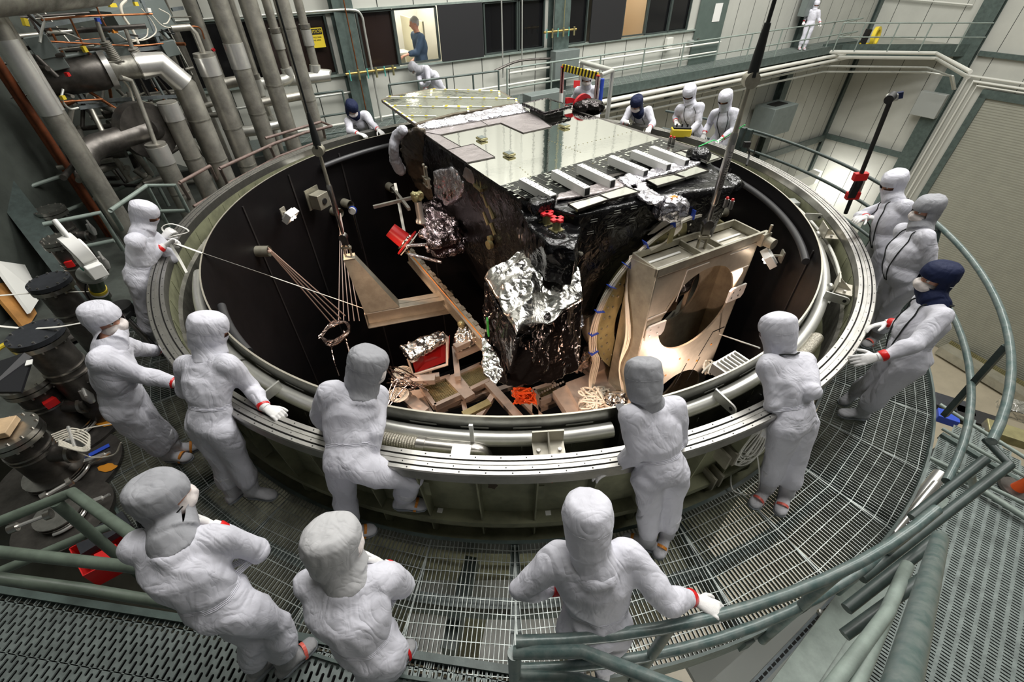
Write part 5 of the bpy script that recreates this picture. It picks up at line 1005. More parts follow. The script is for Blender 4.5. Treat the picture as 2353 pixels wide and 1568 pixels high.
# warning sign, fixtures on columns
sg = thing('warning_sign', 'yellow caution sign on the dark window behind the pipes', 'sign', B(-14.55, .9, .06))
MB().slab([B(-14.82, .86, .05), B(-14.38, .86, .05), B(-14.38, 1.28, .05), B(-14.82, 1.28, .05)], NB*.012).build('sign_plate', yellow, sg, None)
MB().slab([B(-14.8, 1.14, .064), B(-14.4, 1.14, .064), B(-14.4, 1.26, .064), B(-14.8, 1.26, .064)], NB*.003).build('black_header', ink, sg, None)
sling_text('CAUTION', B(-14.6, 1.2, .07), .1, yellow, sg, None, X=EB, Y=Z3)
for i, tx in enumerate(('HIGH VOLTAGE', 'IN THIS AREA')): sling_text(tx, B(-14.6, 1.08-.06*i, .066), .045, ink, sg, None, X=EB, Y=Z3)
def gasmanifold(s, z, lab, w_=1.4):
    t = thing('gas_manifold', lab, 'manifold', B(s, z, .45)); MB().tube([B(s-w_/2, z, .48), B(s+w_/2, z, .48)], .03, 10).build('brass_pipe', mat('brass', (.5, .36, .12), .4, .7, .3, 8), t)
    for k in range(6):
        q = B(s-w_/2+.1+k*(w_-.2)/5, z, .5); MB().tube([q+Z3*.08, q-Z3*.16], .03 if k % 2 else .018, 8).build('valve', gold if k % 2 else mat('teal_valve', (.1, .4, .35), .5), t)
gasmanifold(-13.45, .28, 'brass gas manifold with valves on the left column'); gasmanifold(-7.1, .72, 'brass gas manifold crossing the column above the grey box', 1.3)
def runs(nm, lab, pts, r, m_, cat='pipe', n=10, seg=None): return tag(MB().tube(pts, r, n).build(nm, m_), lab, cat)
runs('copper_pipe', 'thin rusty vertical pipe in front of the left column', [B(-13.8, 6, .45), B(-13.8, -.7, .45)], .016, copper); runs('copper_pipe', 'thin vertical brass pipe in front of the middle column', [B(-6.95, 6, .45), B(-6.95, .7, .45)], .014, gold)
runs('conduit', 'grey conduit bending down right of the left column', smooth_path([B(-19, 1.62, .3), B(-15, 1.62, .3), B(-13.7, 1.62, .4), B(-13.42, 1.5, .4), B(-13.4, 1.2, .4)], 4)+[B(-13.4, -1, .4)], .028, conduit, 'conduit')
for s_, lb in ((-9.15, 'thin vertical conduit on the dark window, left one'), (-8.42, 'vertical conduit between two dark panes'), (-7.2, 'vertical conduit just left of the middle column'), (-6.62, 'vertical conduit just right of the middle column')): runs('conduit', lb, [B(s_, 9, .25), B(s_, -.4 if s_ < -8 else .2, .25)], .022, conduit, 'conduit', 8)
eb = thing('electrical_box', 'big grey electrical cabinet mounted below the middle column', 'cabinet', B(-6.87, -.7, .3)); bevel(MB().box(B(-6.87, -.22, .5), (1.0, .3, .82), EB).build('cabinet_body', boxgrey, eb), .01)
e2 = thing('floor_cabinet', 'low grey metal cabinet on the back walkway beside the railing', 'cabinet', AT(1245, 250, ZP)); c_ = AT(1250, 235, -.75); bevel(MB().box(c_, (1.25, .45, .55), EB).build('cabinet_body', boxgrey, e2), .012)
o = MB().box(B(7.0, .9, .35), (.75, .3, 1.3), EB).build('electrical_cabinet', boxgrey, None); tag(bevel(o, .01), 'dark grey electrical panel behind the person on the high catwalk', 'panel')
o = MB().box(B(-1.5, -.1, .12), (.32, .14, .34), EB).build('wall_box', conduitw, None); tag(bevel(o, .01), 'small cream box on the wall left of the green door', 'box')
o = tag(MB().tube(smooth_path([B(-9.5, -.15, .35), B(-8.6, .02, .35), B(-7.4, -.02, .4)], 5), .035, 8).build('cable', darksteel), 'thick dark cable sagging into the big grey cabinet', 'cable')
# door
dr = struct(MB().slab([B(-.02, -1.02, .03), B(1.66, -1.02, .03), B(1.66, 1.5, .03), B(-.02, 1.5, .03)], NB*.05).build('door_1', doorm, None, None)); MB().cyl(B(.2, -.1, .09), B(.2, -.1, .16), .03).build('door_handle', steel, dr); MB().slab([B(.85, .4, .085), B(1.3, .4, .085), B(1.3, 1.0, .085), B(.85, 1.0, .085)], NB*.005).build('paper_notice', white, dr, None)
MB().slab([B(-.3, -.25, .03), B(-.05, -.25, .03), B(-.05, -.12, .03), B(-.3, -.12, .03)], NB*.12).build('door_closer', boxl, dr, None)
# ---------------------------------------------------------------- back walkway
bw_ = thing('back_catwalk', 'grey-green catwalk with expanded-metal deck running along the window wall', 'catwalk', B(-4, -1.2, .8))
mesh_m = mat('expanded_metal', (.17, .2, .19), .5, .5, .3, 40)
def deck(P_list, nm, par, m_=mesh_m): MB().slab(P_list, Z3*-.03).build(nm, m_, par, None)
deck([B(-17, ZP, 0), B(12.6, ZP, 0), B(11.6, ZP, 1.32), B(-17, ZP, 1.32)], 'deck', bw_)
dm = MB()
for i in range(90):
    s_ = -16+.28*i
    if s_ > 11: break
    dm.bar(B(s_, ZP+.006, .05), B(s_+.9, ZP+.006, 1.28), .012, .006); dm.bar(B(s_+.9, ZP+.006, .05), B(s_, ZP+.006, 1.28), .012, .006)
dm.build('mesh_strands', greenl, bw_, None)['kind'] = 'stuff'
cA, cB, cC = B(11.6, ZP, 1.32), R(2.9, ZP, 1.0), R(4.6, ZP, 1.0)
deck([B(12.6, ZP, 0), B(14.3, ZP, 0), R(4.6, ZP, 0), AT(2250, 107, ZP), AT(1890, 107, ZP), B(11.6, ZP, 1.32)], 'corner_deck', bw_, mat('deck_plate', (.3, .31, .27), .45, 0, .1, 2))
b = MB(); b.slab([B(-17, ZP-.2, 1.32), B(11.6, ZP-.2, 1.32), B(11.6, ZP+.1, 1.32), B(-17, ZP+.1, 1.32)], NB*.02); b.slab([AT(1890, 107, ZP)+Z3*-.4, AT(2250, 107, ZP)+Z3*-.4, AT(2250, 107, ZP)+Z3*.1, AT(1890, 107, ZP)+Z3*.1], (0, -.02, 0)); b.slab([B(11.6, ZP-.36, 1.32), AT(1890, 107, ZP)+Z3*-.36, AT(1890, 107, ZP)+Z3*.1, B(11.6, ZP+.1, 1.32)], (0, -.02, 0)); b.build('edge_channel', green, bw_, None)
for s_ in (-12, -9, -6.95, -4, -1, 2, 5, 7.5, 10): MB().slab([B(s_, ZP-.05, 0), B(s_, ZP-.05, 1.3), B(s_, ZP-.35, 1.3), B(s_, ZP-1.2, 0)], EB*.1).build('bracket', green, bw_, None)
def railrun(lab, pts, posts, zt=.05, zm=-.47, r=.026, m_=greenl, zb=ZP, nm='guard_rail', third=None):
    t = thing(nm, lab, 'railing', Vector(pts[0])-Z3*1.05)
    MB().tube(pts, r, 10).build('top_rail', m_, t); MB().tube([Vector(p)+Z3*(zm-zt) for p in pts], r, 10).build('mid_rail', m_, t)
    if third: MB().tube([Vector(p)+Z3*(third-zt) for p in pts], r, 10).build('low_rail', m_, t)
    for p in posts: p = Vector(p); MB().tube([p, (p.x, p.y, zb)], r, 10).build('post', m_, t)
    return t
E1 = AT(1939, 53, .05); E2 = AT(2283, 53, .05); G1 = B(-9.65, .05, 1.28)
railrun('long grey-green railing of the back catwalk turning across the far corner', [G1, B(-2, .05, 1.28), B(5, .05, 1.28), B(10.3, .05, 1.35), E1, E2], [G1]+[B(s_, .05, 1.29) for s_ in (-8, -6, -4, -2, 0, 2, 4, 6, 8)]+[E1]+[E1.lerp(E2, t) for t in (.15, .38, .6, .85)])
H1_, H2_ = AT(893, 195, .05), AT(1145, 163, .05); H0 = AT(700, 217, .05)
railrun('green railing in front of the bending person at the back', [H1_, H2_, H2_+Z3*0], [H1_, H2_, H1_.lerp(H2_, .25), H1_.lerp(H2_, .5), H1_.lerp(H2_, .75)], m_=green)
railrun('green railing end left of the navy-hooded person at the far left rim', [AT(690, 221, .05), AT(786, 208, .05)], [AT(786, 208, .05)], m_=green, third=-.9)
# conduits along wall and big pipes on the catwalk edge
for (z, o_, r_, m_, s0, s1, lb) in ((-.3, .25, .035, conduitw, -8.9, 1.5, 'upper'), (-.62, .28, .03, conduitw, -12, 1.4, 'middle'), (-.92, .3, .03, conduitw, -16, -9.7, 'lower left'), (-.2, .2, .03, conduit, -17.5, -14, 'far left upper')): runs('conduit', lb+' pale conduit running along the wall above the back catwalk', [B(s0, z, o_), B(s1, z, o_)], r_, m_, 'conduit')
for i, (y0, y1, y2, r_, z, lb) in enumerate(((213, 119, 122, .075, -1.15, 'topmost thick'), (232, 131, 134, .07, -1.4, 'second thick'), (258, 152, 155, .045, -1.75, 'third thinner'), (272, 165, 166, .045, -2.0, 'fourth thinner'))):
    q = ([B(-8.5, -1.32-.2*i, 1.46), B(11.2, -1.32-.2*i, 1.46)] if i < 2 else [AT(1280, y0+26, z), AT(1400, y0, z)])+[AT(1890, y1, z), AT(2130 if i > 1 else 2150, y2, z)]; q += [AT(2230, 165, z)] if i == 0 else [AT(2225, 178, z)] if i == 1 else [AT(2172+6*i, 175, z), AT(2180+5*i, 205, z-.6)]
    runs('wall_pipe', lb+' pale pipe strapped under the back catwalk edge', q, r_, conduitw if i < 2 else conduit)
# ---------------------------------------------------------------- right wall
struct(MB().bar(R(.1, -6.2, .12), R(4.8, -6.2, .12), .12, .28).build('trim_3', green, None, None)); struct(MB().bar(B(-10, -6.3, .15), B(14.2, -6.3, .15), .12, .35).build('trim_4', green, None, None)); struct(MB().bar(R(5.3, -1.25, .12), R(22, -1.25, .12), .12, .2).build('trim_5', green, None, None))
rd = struct(MB().slab([R(6.5, -15.5, .05), R(24, -15.5, .05), R(24, -2.95, .05), R(6.5, -2.95, .05)], NR*.02).build('door_2', rollerm, None, None))
b = MB()
for i in range(110): b.bar(R(6.5, -15.4+.114*i, .075), R(24, -15.4+.114*i, .075), .02, .05)
b.build('slat', rollerm, rd, None)['kind'] = 'stuff'
b = MB(); b.slab([R(6.25, -15.5, .02), R(6.55, -15.5, .02), R(6.55, -2.8, .02), R(6.25, -2.8, .02)], NR*.16); b.slab([R(6.25, -2.95, .02), R(24, -2.95, .02), R(24, -2.6, .02), R(6.25, -2.6, .02)], NR*.16); b.build('door_frame', green, rd, None)
for i, o_ in enumerate((.0, .28, .5)): runs('conduit', ('outermost', 'middle', 'innermost')[i]+' cream conduit framing the roller door', [R(5.45+o_, -15, .2), R(5.45+o_, -2.15-o_*.7, .2), R(22, -2.15-o_*.7, .2)], .06 if i < 2 else .04, conduitw, 'conduit')
o = MB().box(R(4.6, -3.55, .5), (1.15, .35, 1.1), ER).build('junction_cabinet', boxl, None); tag(bevel(o, .02), 'flat grey cabinet on the column left of the roller door', 'cabinet')
v = thing('wall_vent', 'dark grey-green louvred duct box hanging on the lower back wall', 'duct', B(8.6, -6.5, .6)); c_ = ONP(1775, 272, BP+NB*.8, 57.5); bevel(MB().box(c_, (1.9, 1.1, 1.3), EB).build('duct_box', boxgrey, v), .02); MB().box(c_+EB*.96-Z3*.1, (.03, .7, .8), EB).build('louvre', ink, v); MB().box(c_+Z3*.66, (1.0, .5, .03), EB).build('top_opening', ink, v)
b = MB().bar(B(4, -8.3, .9), B(13.6, -8.3, .9), .5, .7).build('service_duct', conduitw, None); tag(b, 'long cream duct along the foot of the lower back wall', 'duct'); o = MB().tube([B(4, -9.3, 1.0), B(12.8, -9.3, 1.0)], .4, 18).build('dark_pipe', darksteel, None); tag(o, 'thick dark pipe below the cream duct', 'pipe')
o = MB().box(B(10.2, -10.6, 2.2), (3.2, .25, .15), EB).build('strip_light', mat('tube_glow', (1, 1, 1), .5, emit=(1, .97, .9), es=14), None); tag(o, 'glowing strip light low on the back wall', 'lamp')
area('strip_light_glow', R(1.8, -8.9, 1.5), 2.5, 2.5, 110, (1, .98, .92), R(2.2, -9.3, 0))
runs('wall_bracket_pipe', 'white bent pipe bracket low on the right wall beyond the tripod', [ONP(1905, 540, RP+NR*.2, 147.5), ONP(1920, 500, RP+NR*.2, 147.5), ONP(1945, 508, RP+NR*.2, 147.5)], .09, conduitw)
runs('conduit', 'thin white conduit with box on the upper right wall above the catwalk', [B(11.6, 1.0, .15), B(14, .95, .15), R(.4, .6, .15), R(4.1, .5, .15), R(4.0, 1.6, .15)], .04, conduitw, 'conduit')
# yellow coiled gear in the corner of the catwalk
y_ = thing('hose_reel', 'yellow coiled hose and stand on the corner catwalk', 'hose reel', AT(2010, 95, ZP)); p = AT(2012, 84, ZP+.35); MB().lathe([(.28, -.08), (.4, -.08), (.4, .08), (.28, .08)], n=28, c=p, closed=True, axis=(.5, -.6, .1)).build('coil', yellow, y_); MB().bar(p-Z3*.35+Vector((-.5, 0, 0)), p+Vector((-.45, 0, .3)), .2, .2).build('stand', ink, y_); MB().bar(p-Z3*.3+Vector((-.6, 0, 0)), p-Z3*.3+Vector((0, 0, 0)), .12, .1).build('base', yellow, y_)
# bench and clutter on the lower floor at far right
bn_ = thing('floor_trench', 'cream steel rail beam with toothed edge on the low floor by the roller door', 'beam', R(9, -15.5, 2)); 
FZ = -15.5
q0, q1 = AT(2165, 800, -15.2), AT(2420, 950, -15.2); MB().bar(q0, q1, .9, .5).build('rail_beam', mat('cream_steel', (.4, .38, .3), .5, 0, .3, 1), bn_)
b = MB()
for i in range(60): b.box(q0.lerp(q1, (i+.5)/60)+Z3*.35+(q1-q0).normalized().cross(Z3)*-.35, (.07, .07, .25), q1-q0)
b.build('tooth', gold, bn_)['kind'] = 'stuff'
# ---------------------------------------------------------------- gate with warning tape
gt = thing('access_gate', 'white pipe gate frame with yellow-black striped bar at the far walkway', 'gate', AT(1340, 300, ZP))
GA, GB_, GC = (1293, 148), (1375, 178), (1407, 160)
def gp(x, y, z): return AT(x, y, z)
ga, gb = AT(1293, 155, .75), AT(1374, 175, .75); gc, gd = AT(1337, 143, .75), AT(1408, 162, .75)
for p, nm, m_ in ((ga, 'post', whitepaint), (gb, 'post', whitepaint), (gc, 'post', conduit), (gd, 'post', conduit)): MB().tube([p, (p.x, p.y, ZP)], .045, 12).build(nm, m_, gt)
for p, m_ in ((ga, redp), (gb, redp)): MB().tube([p+Z3*.02, p-Z3*.5], .045, 12).build('red_sleeve', m_, gt)
MB().tube([gc, gd], .05, 10).build('top_bar', conduit, gt); MB().tube([gd, gb.lerp(gd, .2)], .04, 10).build('top_bar', conduit, gt); MB().tube([gb+Vector((.1, 0, -.05)), gb+Vector((.1, 0, -.7))], .04).build('blue_sleeve', blue, gt)
MB().tube([gd-Z3*1.3, AT(1320, 262, -.1)], .03, 8).build('low_red_bar', red, gt)
o = MB().bar(ga, gb, .03, .13).build('striped_bar', yellow, gt); k_ = MB()
for i in range(11):
    p = ga.lerp(gb, (i+.5)/11); k_.bar(p+Z3*.066+(gb-ga)*.01, p-Z3*.066-(gb-ga)*.02, .034, .05)
k_.build('black_stripe', ink, o)['kind'] = 'stuff'
for p in (ga+Vector((.35, .1, -.35)), gd+Vector((-.45, 0, -.75))): MB().box(p, (.14, .02, .14)).build('red_tag', red, gt)
# far right guard rail of the ring walkway with chain posts
curved_rail('guard_rail', 'dark green curved triple railing at the right-hand rear of the walkway', 52, -3, (), raild, 5.5, (.05, -.3, -.65), .024)
curved_rail('guard_rail', 'tall green curved railing behind the navy-hooded person at the right', -7, -51.5, (), railm, 5.5, (.05, -.47), .032)
b = MB(); p_, q_ = AT(2290, 800, .0), AT(2170, 950, ZP); b.bar(AT(2313, 795, .03), AT(2170, 955, ZP+.05), .05, .05); tag(b.build('diagonal_brace', raild, None), 'dark diagonal brace crossing the tall right railing', 'brace')
gpst = thing('gate_post', 'pair of dark square posts with hanging chains at the right rear', 'post', pol(5.45, 33, ZP))
for a in (33.5, 32): MB().box(pol(5.45, a, -.45), (.09, .09, 1.05), pol(1, a)).build('post', raild, gpst)
for a in (35.5, 29.5): MB().tube([pol(5.42, a, .0), pol(5.42, a, -.5), pol(5.42, a-.6, -.95)], .012, 6).build('chain', darksteel, gpst)
gp2 = thing('gate_post', 'dark square post with chain behind the grey-hooded person', 'post', pol(5.5, -11, ZP)); MB().bar(pol(5.5, -9, .03), pol(5.5, -15, ZP), .07, .07).build('post', raild, gp2); MB().bar(pol(5.5, -11, .03), pol(5.5, -18, ZP), .06, .06).build('brace', raild, gp2); MB().tube([pol(5.4, -8.5, .0), pol(5.42, -12, -.7)], .014, 6).build('chain', darksteel, gp2)
# camera on mast
tp = thing('camera_mast', 'black mast with grey camera and red clamps standing at the right railing', 'tripod', pol(5.45, 12, ZP)); m0, m1 = AT(1943, 490, -.35), AT(2044, 236, 1.25)
MB().tube([m0, m1], .028, 10).build('mast', ink, tp); MB().tube([m0+Vector((.02, .04, 0)), m1+Vector((.04, .06, -.1))], .006, 6).build('cable', darksteel, tp)
bevel(MB().box(m1+Z3*.06, (.13, .09, .09), (.8, -.5, .3)).build('camera_body', whitepipe, tp), .02); MB().cyl(m1+Z3*.08, m1+Z3*.08+Vector((-.12, -.12, -.02)), .05).build('lens', ink, tp); MB().box(m1+Z3*.07+Vector((.05, -.035, .02)), (.07, .07, .07), (.8, -.5, .3)).build('blue_panel', hoodn, tp)
for t in (.19, .38): MB().box(m0.lerp(m1, t), (.17, .08, .1), (1, -.1, .1)).build('red_clamp', red, tp)
MB().box(m0.lerp(m1, .285), (.1, .05, .34), (1, 0, 0)).build('clamp_plate', ink, tp); MB().tube([m0.lerp(m1, .2)+Vector((.08, 0, 0)), m0.lerp(m1, .4)+Vector((.08, 0, 0))], .02).build('clamp_rod', whitepipe, tp)
gp3 = thing('small_camera', 'tiny black action camera on a flexible arm clipped to the rear right rim', 'camera', pol(4.4, 42, 0)); MB().tube(smooth_path([AT(1715, 380, 0.0), AT(1722, 352, .12), AT(1716, 335, .3)], 5), .016, 8).build('flex_arm', ink, gp3); MB().box(AT(1716, 332, .33), (.1, .06, .08)).build('camera_body', ink, gp3)
# ================================================================ pipework at the left rear
def CY(x, y, Rr):
    d = ray(x, y); a = d.x**2+d.y**2; b = 2*(CAM.x*d.x+CAM.y*d.y); c = CAM.x**2+CAM.y**2-Rr*Rr
    t = (-b+math.sqrt(b*b-4*a*c))/(2*a); return CAM+d*t
def vpipe(x, y, Rr, r, lab, ztop=14, zbot=-4, sleeve=None, seams=(), m_=ssteel, nm='steel_pipe', taper=None, bend=None):
    p = CY(x, y, Rr); t = thing(nm, lab, 'pipe', (p.x, p.y, zbot)); top = Vector((p.x, p.y, ztop)) if not isinstance(ztop, Vector) else ztop
    path = [Vector((p.x, p.y, zbot)), top] if bend is None else [Vector((p.x, p.y, zbot))]+[Vector((p.x, p.y, 0))+Vector(q) for q in bend]
    rr = [r]*len(path)
    if taper: rr = taper
    MB().tube(path, rr, 22).build('pipe_run', m_, t)
    if sleeve:
        z0, z1 = sleeve; MB().tube([(p.x, p.y, z0), (p.x, p.y, z1)], r*1.06, 22, caps=True).build('bright_sleeve', sclean, t)
    for z in seams: MB().tube([(p.x, p.y, z-.012), (p.x, p.y, z+.012)], r*1.035, 22).build('weld_ring', dirty, t)
    return p, t
def zat(x, y, p):   # height on the vertical axis through p seen at pixel row y
    best = min((abs(pjy(Vector((p.x, p.y, z/50)))-y), z/50) for z in range(-200, 500)); return best[1]
def pjy(P):
    d = P-CAM; return 784-FPX*d.dot(UP)/d.dot(FWD)
def sl(x, y, Rr, y0, y1): p = CY(x, y, Rr); return (zat(x, y1, p), zat(x, y0, p))
vpipe(715, 250, 6.3, .145, 'thick vertical steel pipe, rightmost of the pipe bank', seams=(.3, 1.6))
vpipe(648, 250, 6.25, .16, 'thick vertical steel pipe, second from the right in the bank', seams=(-.2, .7, 2.2))
vpipe(588, 250, 6.2, .16, 'steel pipe with bright jogged sleeve, third from right in the bank', sleeve=sl(588, 250, 6.2, 100, 156), seams=(.3, -.3))
vpipe(517, 250, 6.1, .165, 'steel pipe with bright elbow sleeve, fourth from right in the bank', sleeve=sl(517, 250, 6.1, 132, 172), ztop=zat(517, 125, CY(517, 250, 6.1))+.02, seams=(.2, -.5))
p4 = CY(517, 250, 6.1); runs('thin_pipe', 'slim pipe rising from the fourth pipe to a frosted fitting', [Vector((p4.x, p4.y, zat(0, 128, p4))), Vector((p4.x, p4.y, zat(0, 78, p4))), CY(436, 62, 6.1), CY(395, 66, 6.2)], .05, ssteel)
p5 = CY(447, 250, 6.0); z5 = zat(0, 192, p5); t5 = thing('steel_pipe', 'thick pipe bending left into a long horizontal run', 'pipe', (p5.x, p5.y, -4)); q5 = CY(378, 168, 6.1); q6 = CY(240, 180, 6.5); q6.z = q5.z = z5+.32
MB().tube([(p5.x, p5.y, -4), (p5.x, p5.y, z5), q5, q5.lerp(q6, .4)], [.18]*4, 24).build('pipe_run', ssteel, t5); MB().tube([Vector((p5.x, p5.y, z5-.0)), q5, q5.lerp(q6, .38)], .187, 24).build('bright_sleeve', sclean, t5); MB().tube([q5.lerp(q6, .3), q6], .16, 20).build('rear_run', dirty, t5)
for z in (-.2, .5): MB().tube([(p5.x, p5.y, z), (p5.x, p5.y, z+.02)], .187, 22).build('weld_ring', dirty, t5)
fd = (q5-q6).normalized(); fdp = q6.lerp(q5, .12); o = MB().cyl(fdp-fd*.04, fdp+fd*.04, .26, n=32).build('pipe_flange', sclean, t5)
tk = MB(); tk.tube([fdp, fdp-fd*.12, fdp-fd*.95, fdp-fd*1.05], [.2, .25, .25, .2], 28); tag(tk.build('horizontal_tank', darksteel), 'dark horizontal cylinder joined to the long bent pipe', 'tank')
vpipe(432, 340, 5.95, .145, 'steel pipe with bright domed sleeve behind the brown railing', sleeve=sl(432, 340, 5.95, 238, 275), ztop=zat(0, 232, CY(432, 340, 5.95)), seams=(.0,))
vpipe(392, 400, 5.9, .15, 'short steel pipe with bright sleeve below the round disc', sleeve=sl(392, 400, 5.9, 336, 376), ztop=zat(0, 330, CY(392, 400, 5.9)), seams=(-.4,))
p7 = CY(392, 400, 5.9); runs('instrument_tube', 'slim fitted tube rising from the short pipe with the bright sleeve', [Vector((p7.x, p7.y, zat(0, 332, p7))), CY(335, 270, 5.95), CY(312, 210, 6.0), CY(300, 185, 6.0), CY(278, 178, 6.0)], .035, ssteel)
dc = CY(335, 300, 6.2); MBd = MB(); MBd.cyl(dc+Vector((-.1, .05, 0)), dc+Vector((.1, -.05, 0)), .42, n=40); dq = thing('pipe_tee', 'horizontal dark pipe with a large round disc flange', 'pipe', dc-Z3*2); MBd.build('disc_flange', darksteel, dq); MB().tube([dc, CY(225, 335, 6.4), CY(200, 350, 6.4), CY(195, 372, 6.4)], .17, 22).build('pipe_run', darksteel, dq); MB().tube([dc, CY(440, 290, 6.6), CY(470, 300, 6.6)], .2, 22).build('pipe_run', darksteel, dq)
pH, tH = vpipe(80, 200, 6.0, .115, 'very thick vertical pipe with long shiny sleeve at far left', sleeve=sl(80, 200, 6.0, 92, 262), zbot=-4, seams=(-.9, -1.2))
vpipe(112, 215, 6.15, .06, 'thinner vertical pipe with shiny sleeve just right of the thickest one', sleeve=sl(110, 215, 6.15, 120, 255))
for q in ((155, 345), (187, 375)): o = MB().bar(CY(q[0], q[1], 6.3), CY(q[0]+9, q[1]+17, 6.3), .02, .03); tag(o.build('teal_tape', mat('teal_tape', (.0, .45, .38), .5)), 'teal tape strip on the thick left pipe, %s one' % ('upper' if q[0] < 160 else 'lower'), 'tape')
vpipe(40, 220, 7.2, .06, 'rusty red vertical pipe left of the thickest pipe', m_=rust, nm='rusty_pipe'); vpipe(52, 225, 7.1, .045, 'second thinner rusty red pipe at far left', m_=rust, nm='rusty_pipe')
# thin ones behind
for (x, y, Rr, r, lab, y1) in ((631, 68, 7.4, .09, 'thin pipe with white reducer ending in an elbow, left of the pair', 168), (702, 68, 7.4, .09, 'thin pipe with white reducer ending in an elbow, right of the pair', 160), (590, 190, 7.3, .085, 'slim pipe ending in an elbow low between thick pipes', 275)):
    p = CY(x, y, Rr); z1 = zat(0, y1, p); t = thing('reducer_pipe', lab, 'pipe', (p.x, p.y, z1)); MB().tube([(p.x, p.y, 14), (p.x, p.y, z1)], r, 16).build('pipe_run', ssteel, t)
    za, zb = zat(0, y1-92, p), zat(0, y1-55, p); MB().tube([(p.x, p.y, za), (p.x, p.y, zb)], r*1.25, 18).build('white_reducer', whitepipe, t); MB().tube([(p.x, p.y, za+.02), (p.x, p.y, za+.1)], r*1.32, 18).build('clamp_ring', steel, t)
    e = Vector((p.x, p.y, z1)); MB().tube(smooth_path([e+Z3*.1, e-Z3*.08, e+EB*-.25*(-1 if x > 690 else 1)+NB*.05-Z3*.14, e-EB*.7-Z3*.14], 5), r*1.35, 16).build('elbow', whitepipe, t)
for (x, y, Rr, r, lab) in ((475, 90, 7.6, .07, 'slim vertical pipe behind the left thick pipes'), (440, 20, 7.5, .11, 'vertical pipe high between the rack and the thick pipes'), (548, 60, 7.6, .08, 'slim vertical pipe between the third and fourth thick pipes'), (398, 60, 7.9, .07, 'slim vertical pipe behind the instrument rack'), (370, 70, 8.2, .06, 'grey strut column behind the instrument rack')): vpipe(x, y, Rr, r, lab, zbot=-3, nm='slim_pipe')
for (a_, b_, r_, m_, lab) in (((505, 194), (550, 186), .1, ssteel, 'short horizontal pipe between thick pipes, upper'), ((590, 238), (712, 216), .09, ssteel, 'horizontal pipe crossing behind the two right-hand thick pipes'), ((612, 292), (645, 286), .1, whitepipe, 'short horizontal pipe low behind the thick pipes'), ((250, 285), (330, 262), .06, dirty, 'dull horizontal pipe below the dark cylinder')): runs('cross_pipe', lab, [CY(*a_, 7.0), CY(*b_, 7.0)], r_, m_, n=16)
# instrument rack: struts, boxes, tubing
rk = thing('strut_rack', 'slotted grey strut frame carrying boxes and tubing at upper left', 'rack', CY(250, 250, 6.6)-Z3*3)
for a_, b_ in (((60, 20), (235, 300)), ((325, 0), (385, 150)), ((100, 108), (365, 78)), ((130, 134), (395, 106)), ((175, 234), (412, 221)), ((180, 248), (310, 232)), ((95, 60), (235, 37)), ((395, 22), (420, 18))): MB().bar(CY(*a_, 6.7), CY(*b_, 6.7), .05, .05).build('strut', mat('zinc_strut', (.3, .34, .36), .4, .7, .2, 10), rk)
o = MB().bar(CY(365, 25, 7.0), CY(250, 60, 7.0), .6, .4); o.build('grey_duct', boxgrey, rk)
BX = ['far left', 'lower left', 'centre upper', 'centre lower', 'right end']
for (x, y, s_), lb in zip(((97, 108, .26), (118, 135, .27), (276, 92, .22), (285, 120, .25), (391, 111, .22)), BX):
    p = CY(x, y, 6.55); o = MB().box(p, (s_, .12, s_), (.75, .62, .1)); tag(bevel(o.build('instrument_box', boxgrey), .008), 'grey square instrument box on the strut rack, %s' % lb, 'box')
TB_ = [('copper_tube', copper, .014, [(95, 46), (200, 37), (350, 32)]), ('copper_tube', copper, .012, [(110, 95), (300, 105), (375, 100)]), ('copper_tube', copper, .013, [(160, 40), (195, 110), (215, 130)]), ('copper_tube', copper, .012, [(215, 0), (235, 45), (252, 75)]), ('copper_tube', copper, .013, [(395, 65), (455, 62), (470, 90)]), ('copper_tube', copper, .014, [(100, 238), (160, 233), (235, 228)]),
 ('white_hose', cablew, .02, [(290, 0), (278, 15), (285, 40), (305, 70), (318, 100)]), ('grey_hose', conduit, .016, [(75, 28), (100, 45), (95, 75), (92, 98)]), ('white_cable', cablew, .009, [(325, 20), (350, 50), (358, 75), (330, 92), (290, 90)]), ('white_cable', cablew, .009, [(345, 30), (375, 60), (410, 64)]), ('white_cable', cablew, .009, [(365, 20), (390, 35), (385, 52), (375, 55)]), ('white_cable', cablew, .009, [(265, 75), (300, 95), (335, 85), (340, 65)]),
 ('white_hose', cablew, .014, [(238, 158), (218, 145), (222, 138), (240, 140), (275, 155)]), ('white_hose', cablew, .016, [(255, 170), (280, 183), (298, 205), (308, 235), (322, 265)]), ('grey_hose', conduit, .016, [(145, 205), (142, 230), (160, 250), (180, 248)]), ('white_cable', cablew, .008, [(310, 225), (335, 235), (355, 238)]), ('blue_hose', slate, .012, [(390, 70), (400, 75), (396, 78), (370, 68)]), ('grey_hose', conduit, .012, [(108, 75), (150, 76), (190, 92)])]
for i, (nm, m_, r_, pts) in enumerate(TB_): MB().tube(smooth_path([CY(x, y, 6.45) for x, y in pts], 5), r_, 8).build(nm, m_, rk)
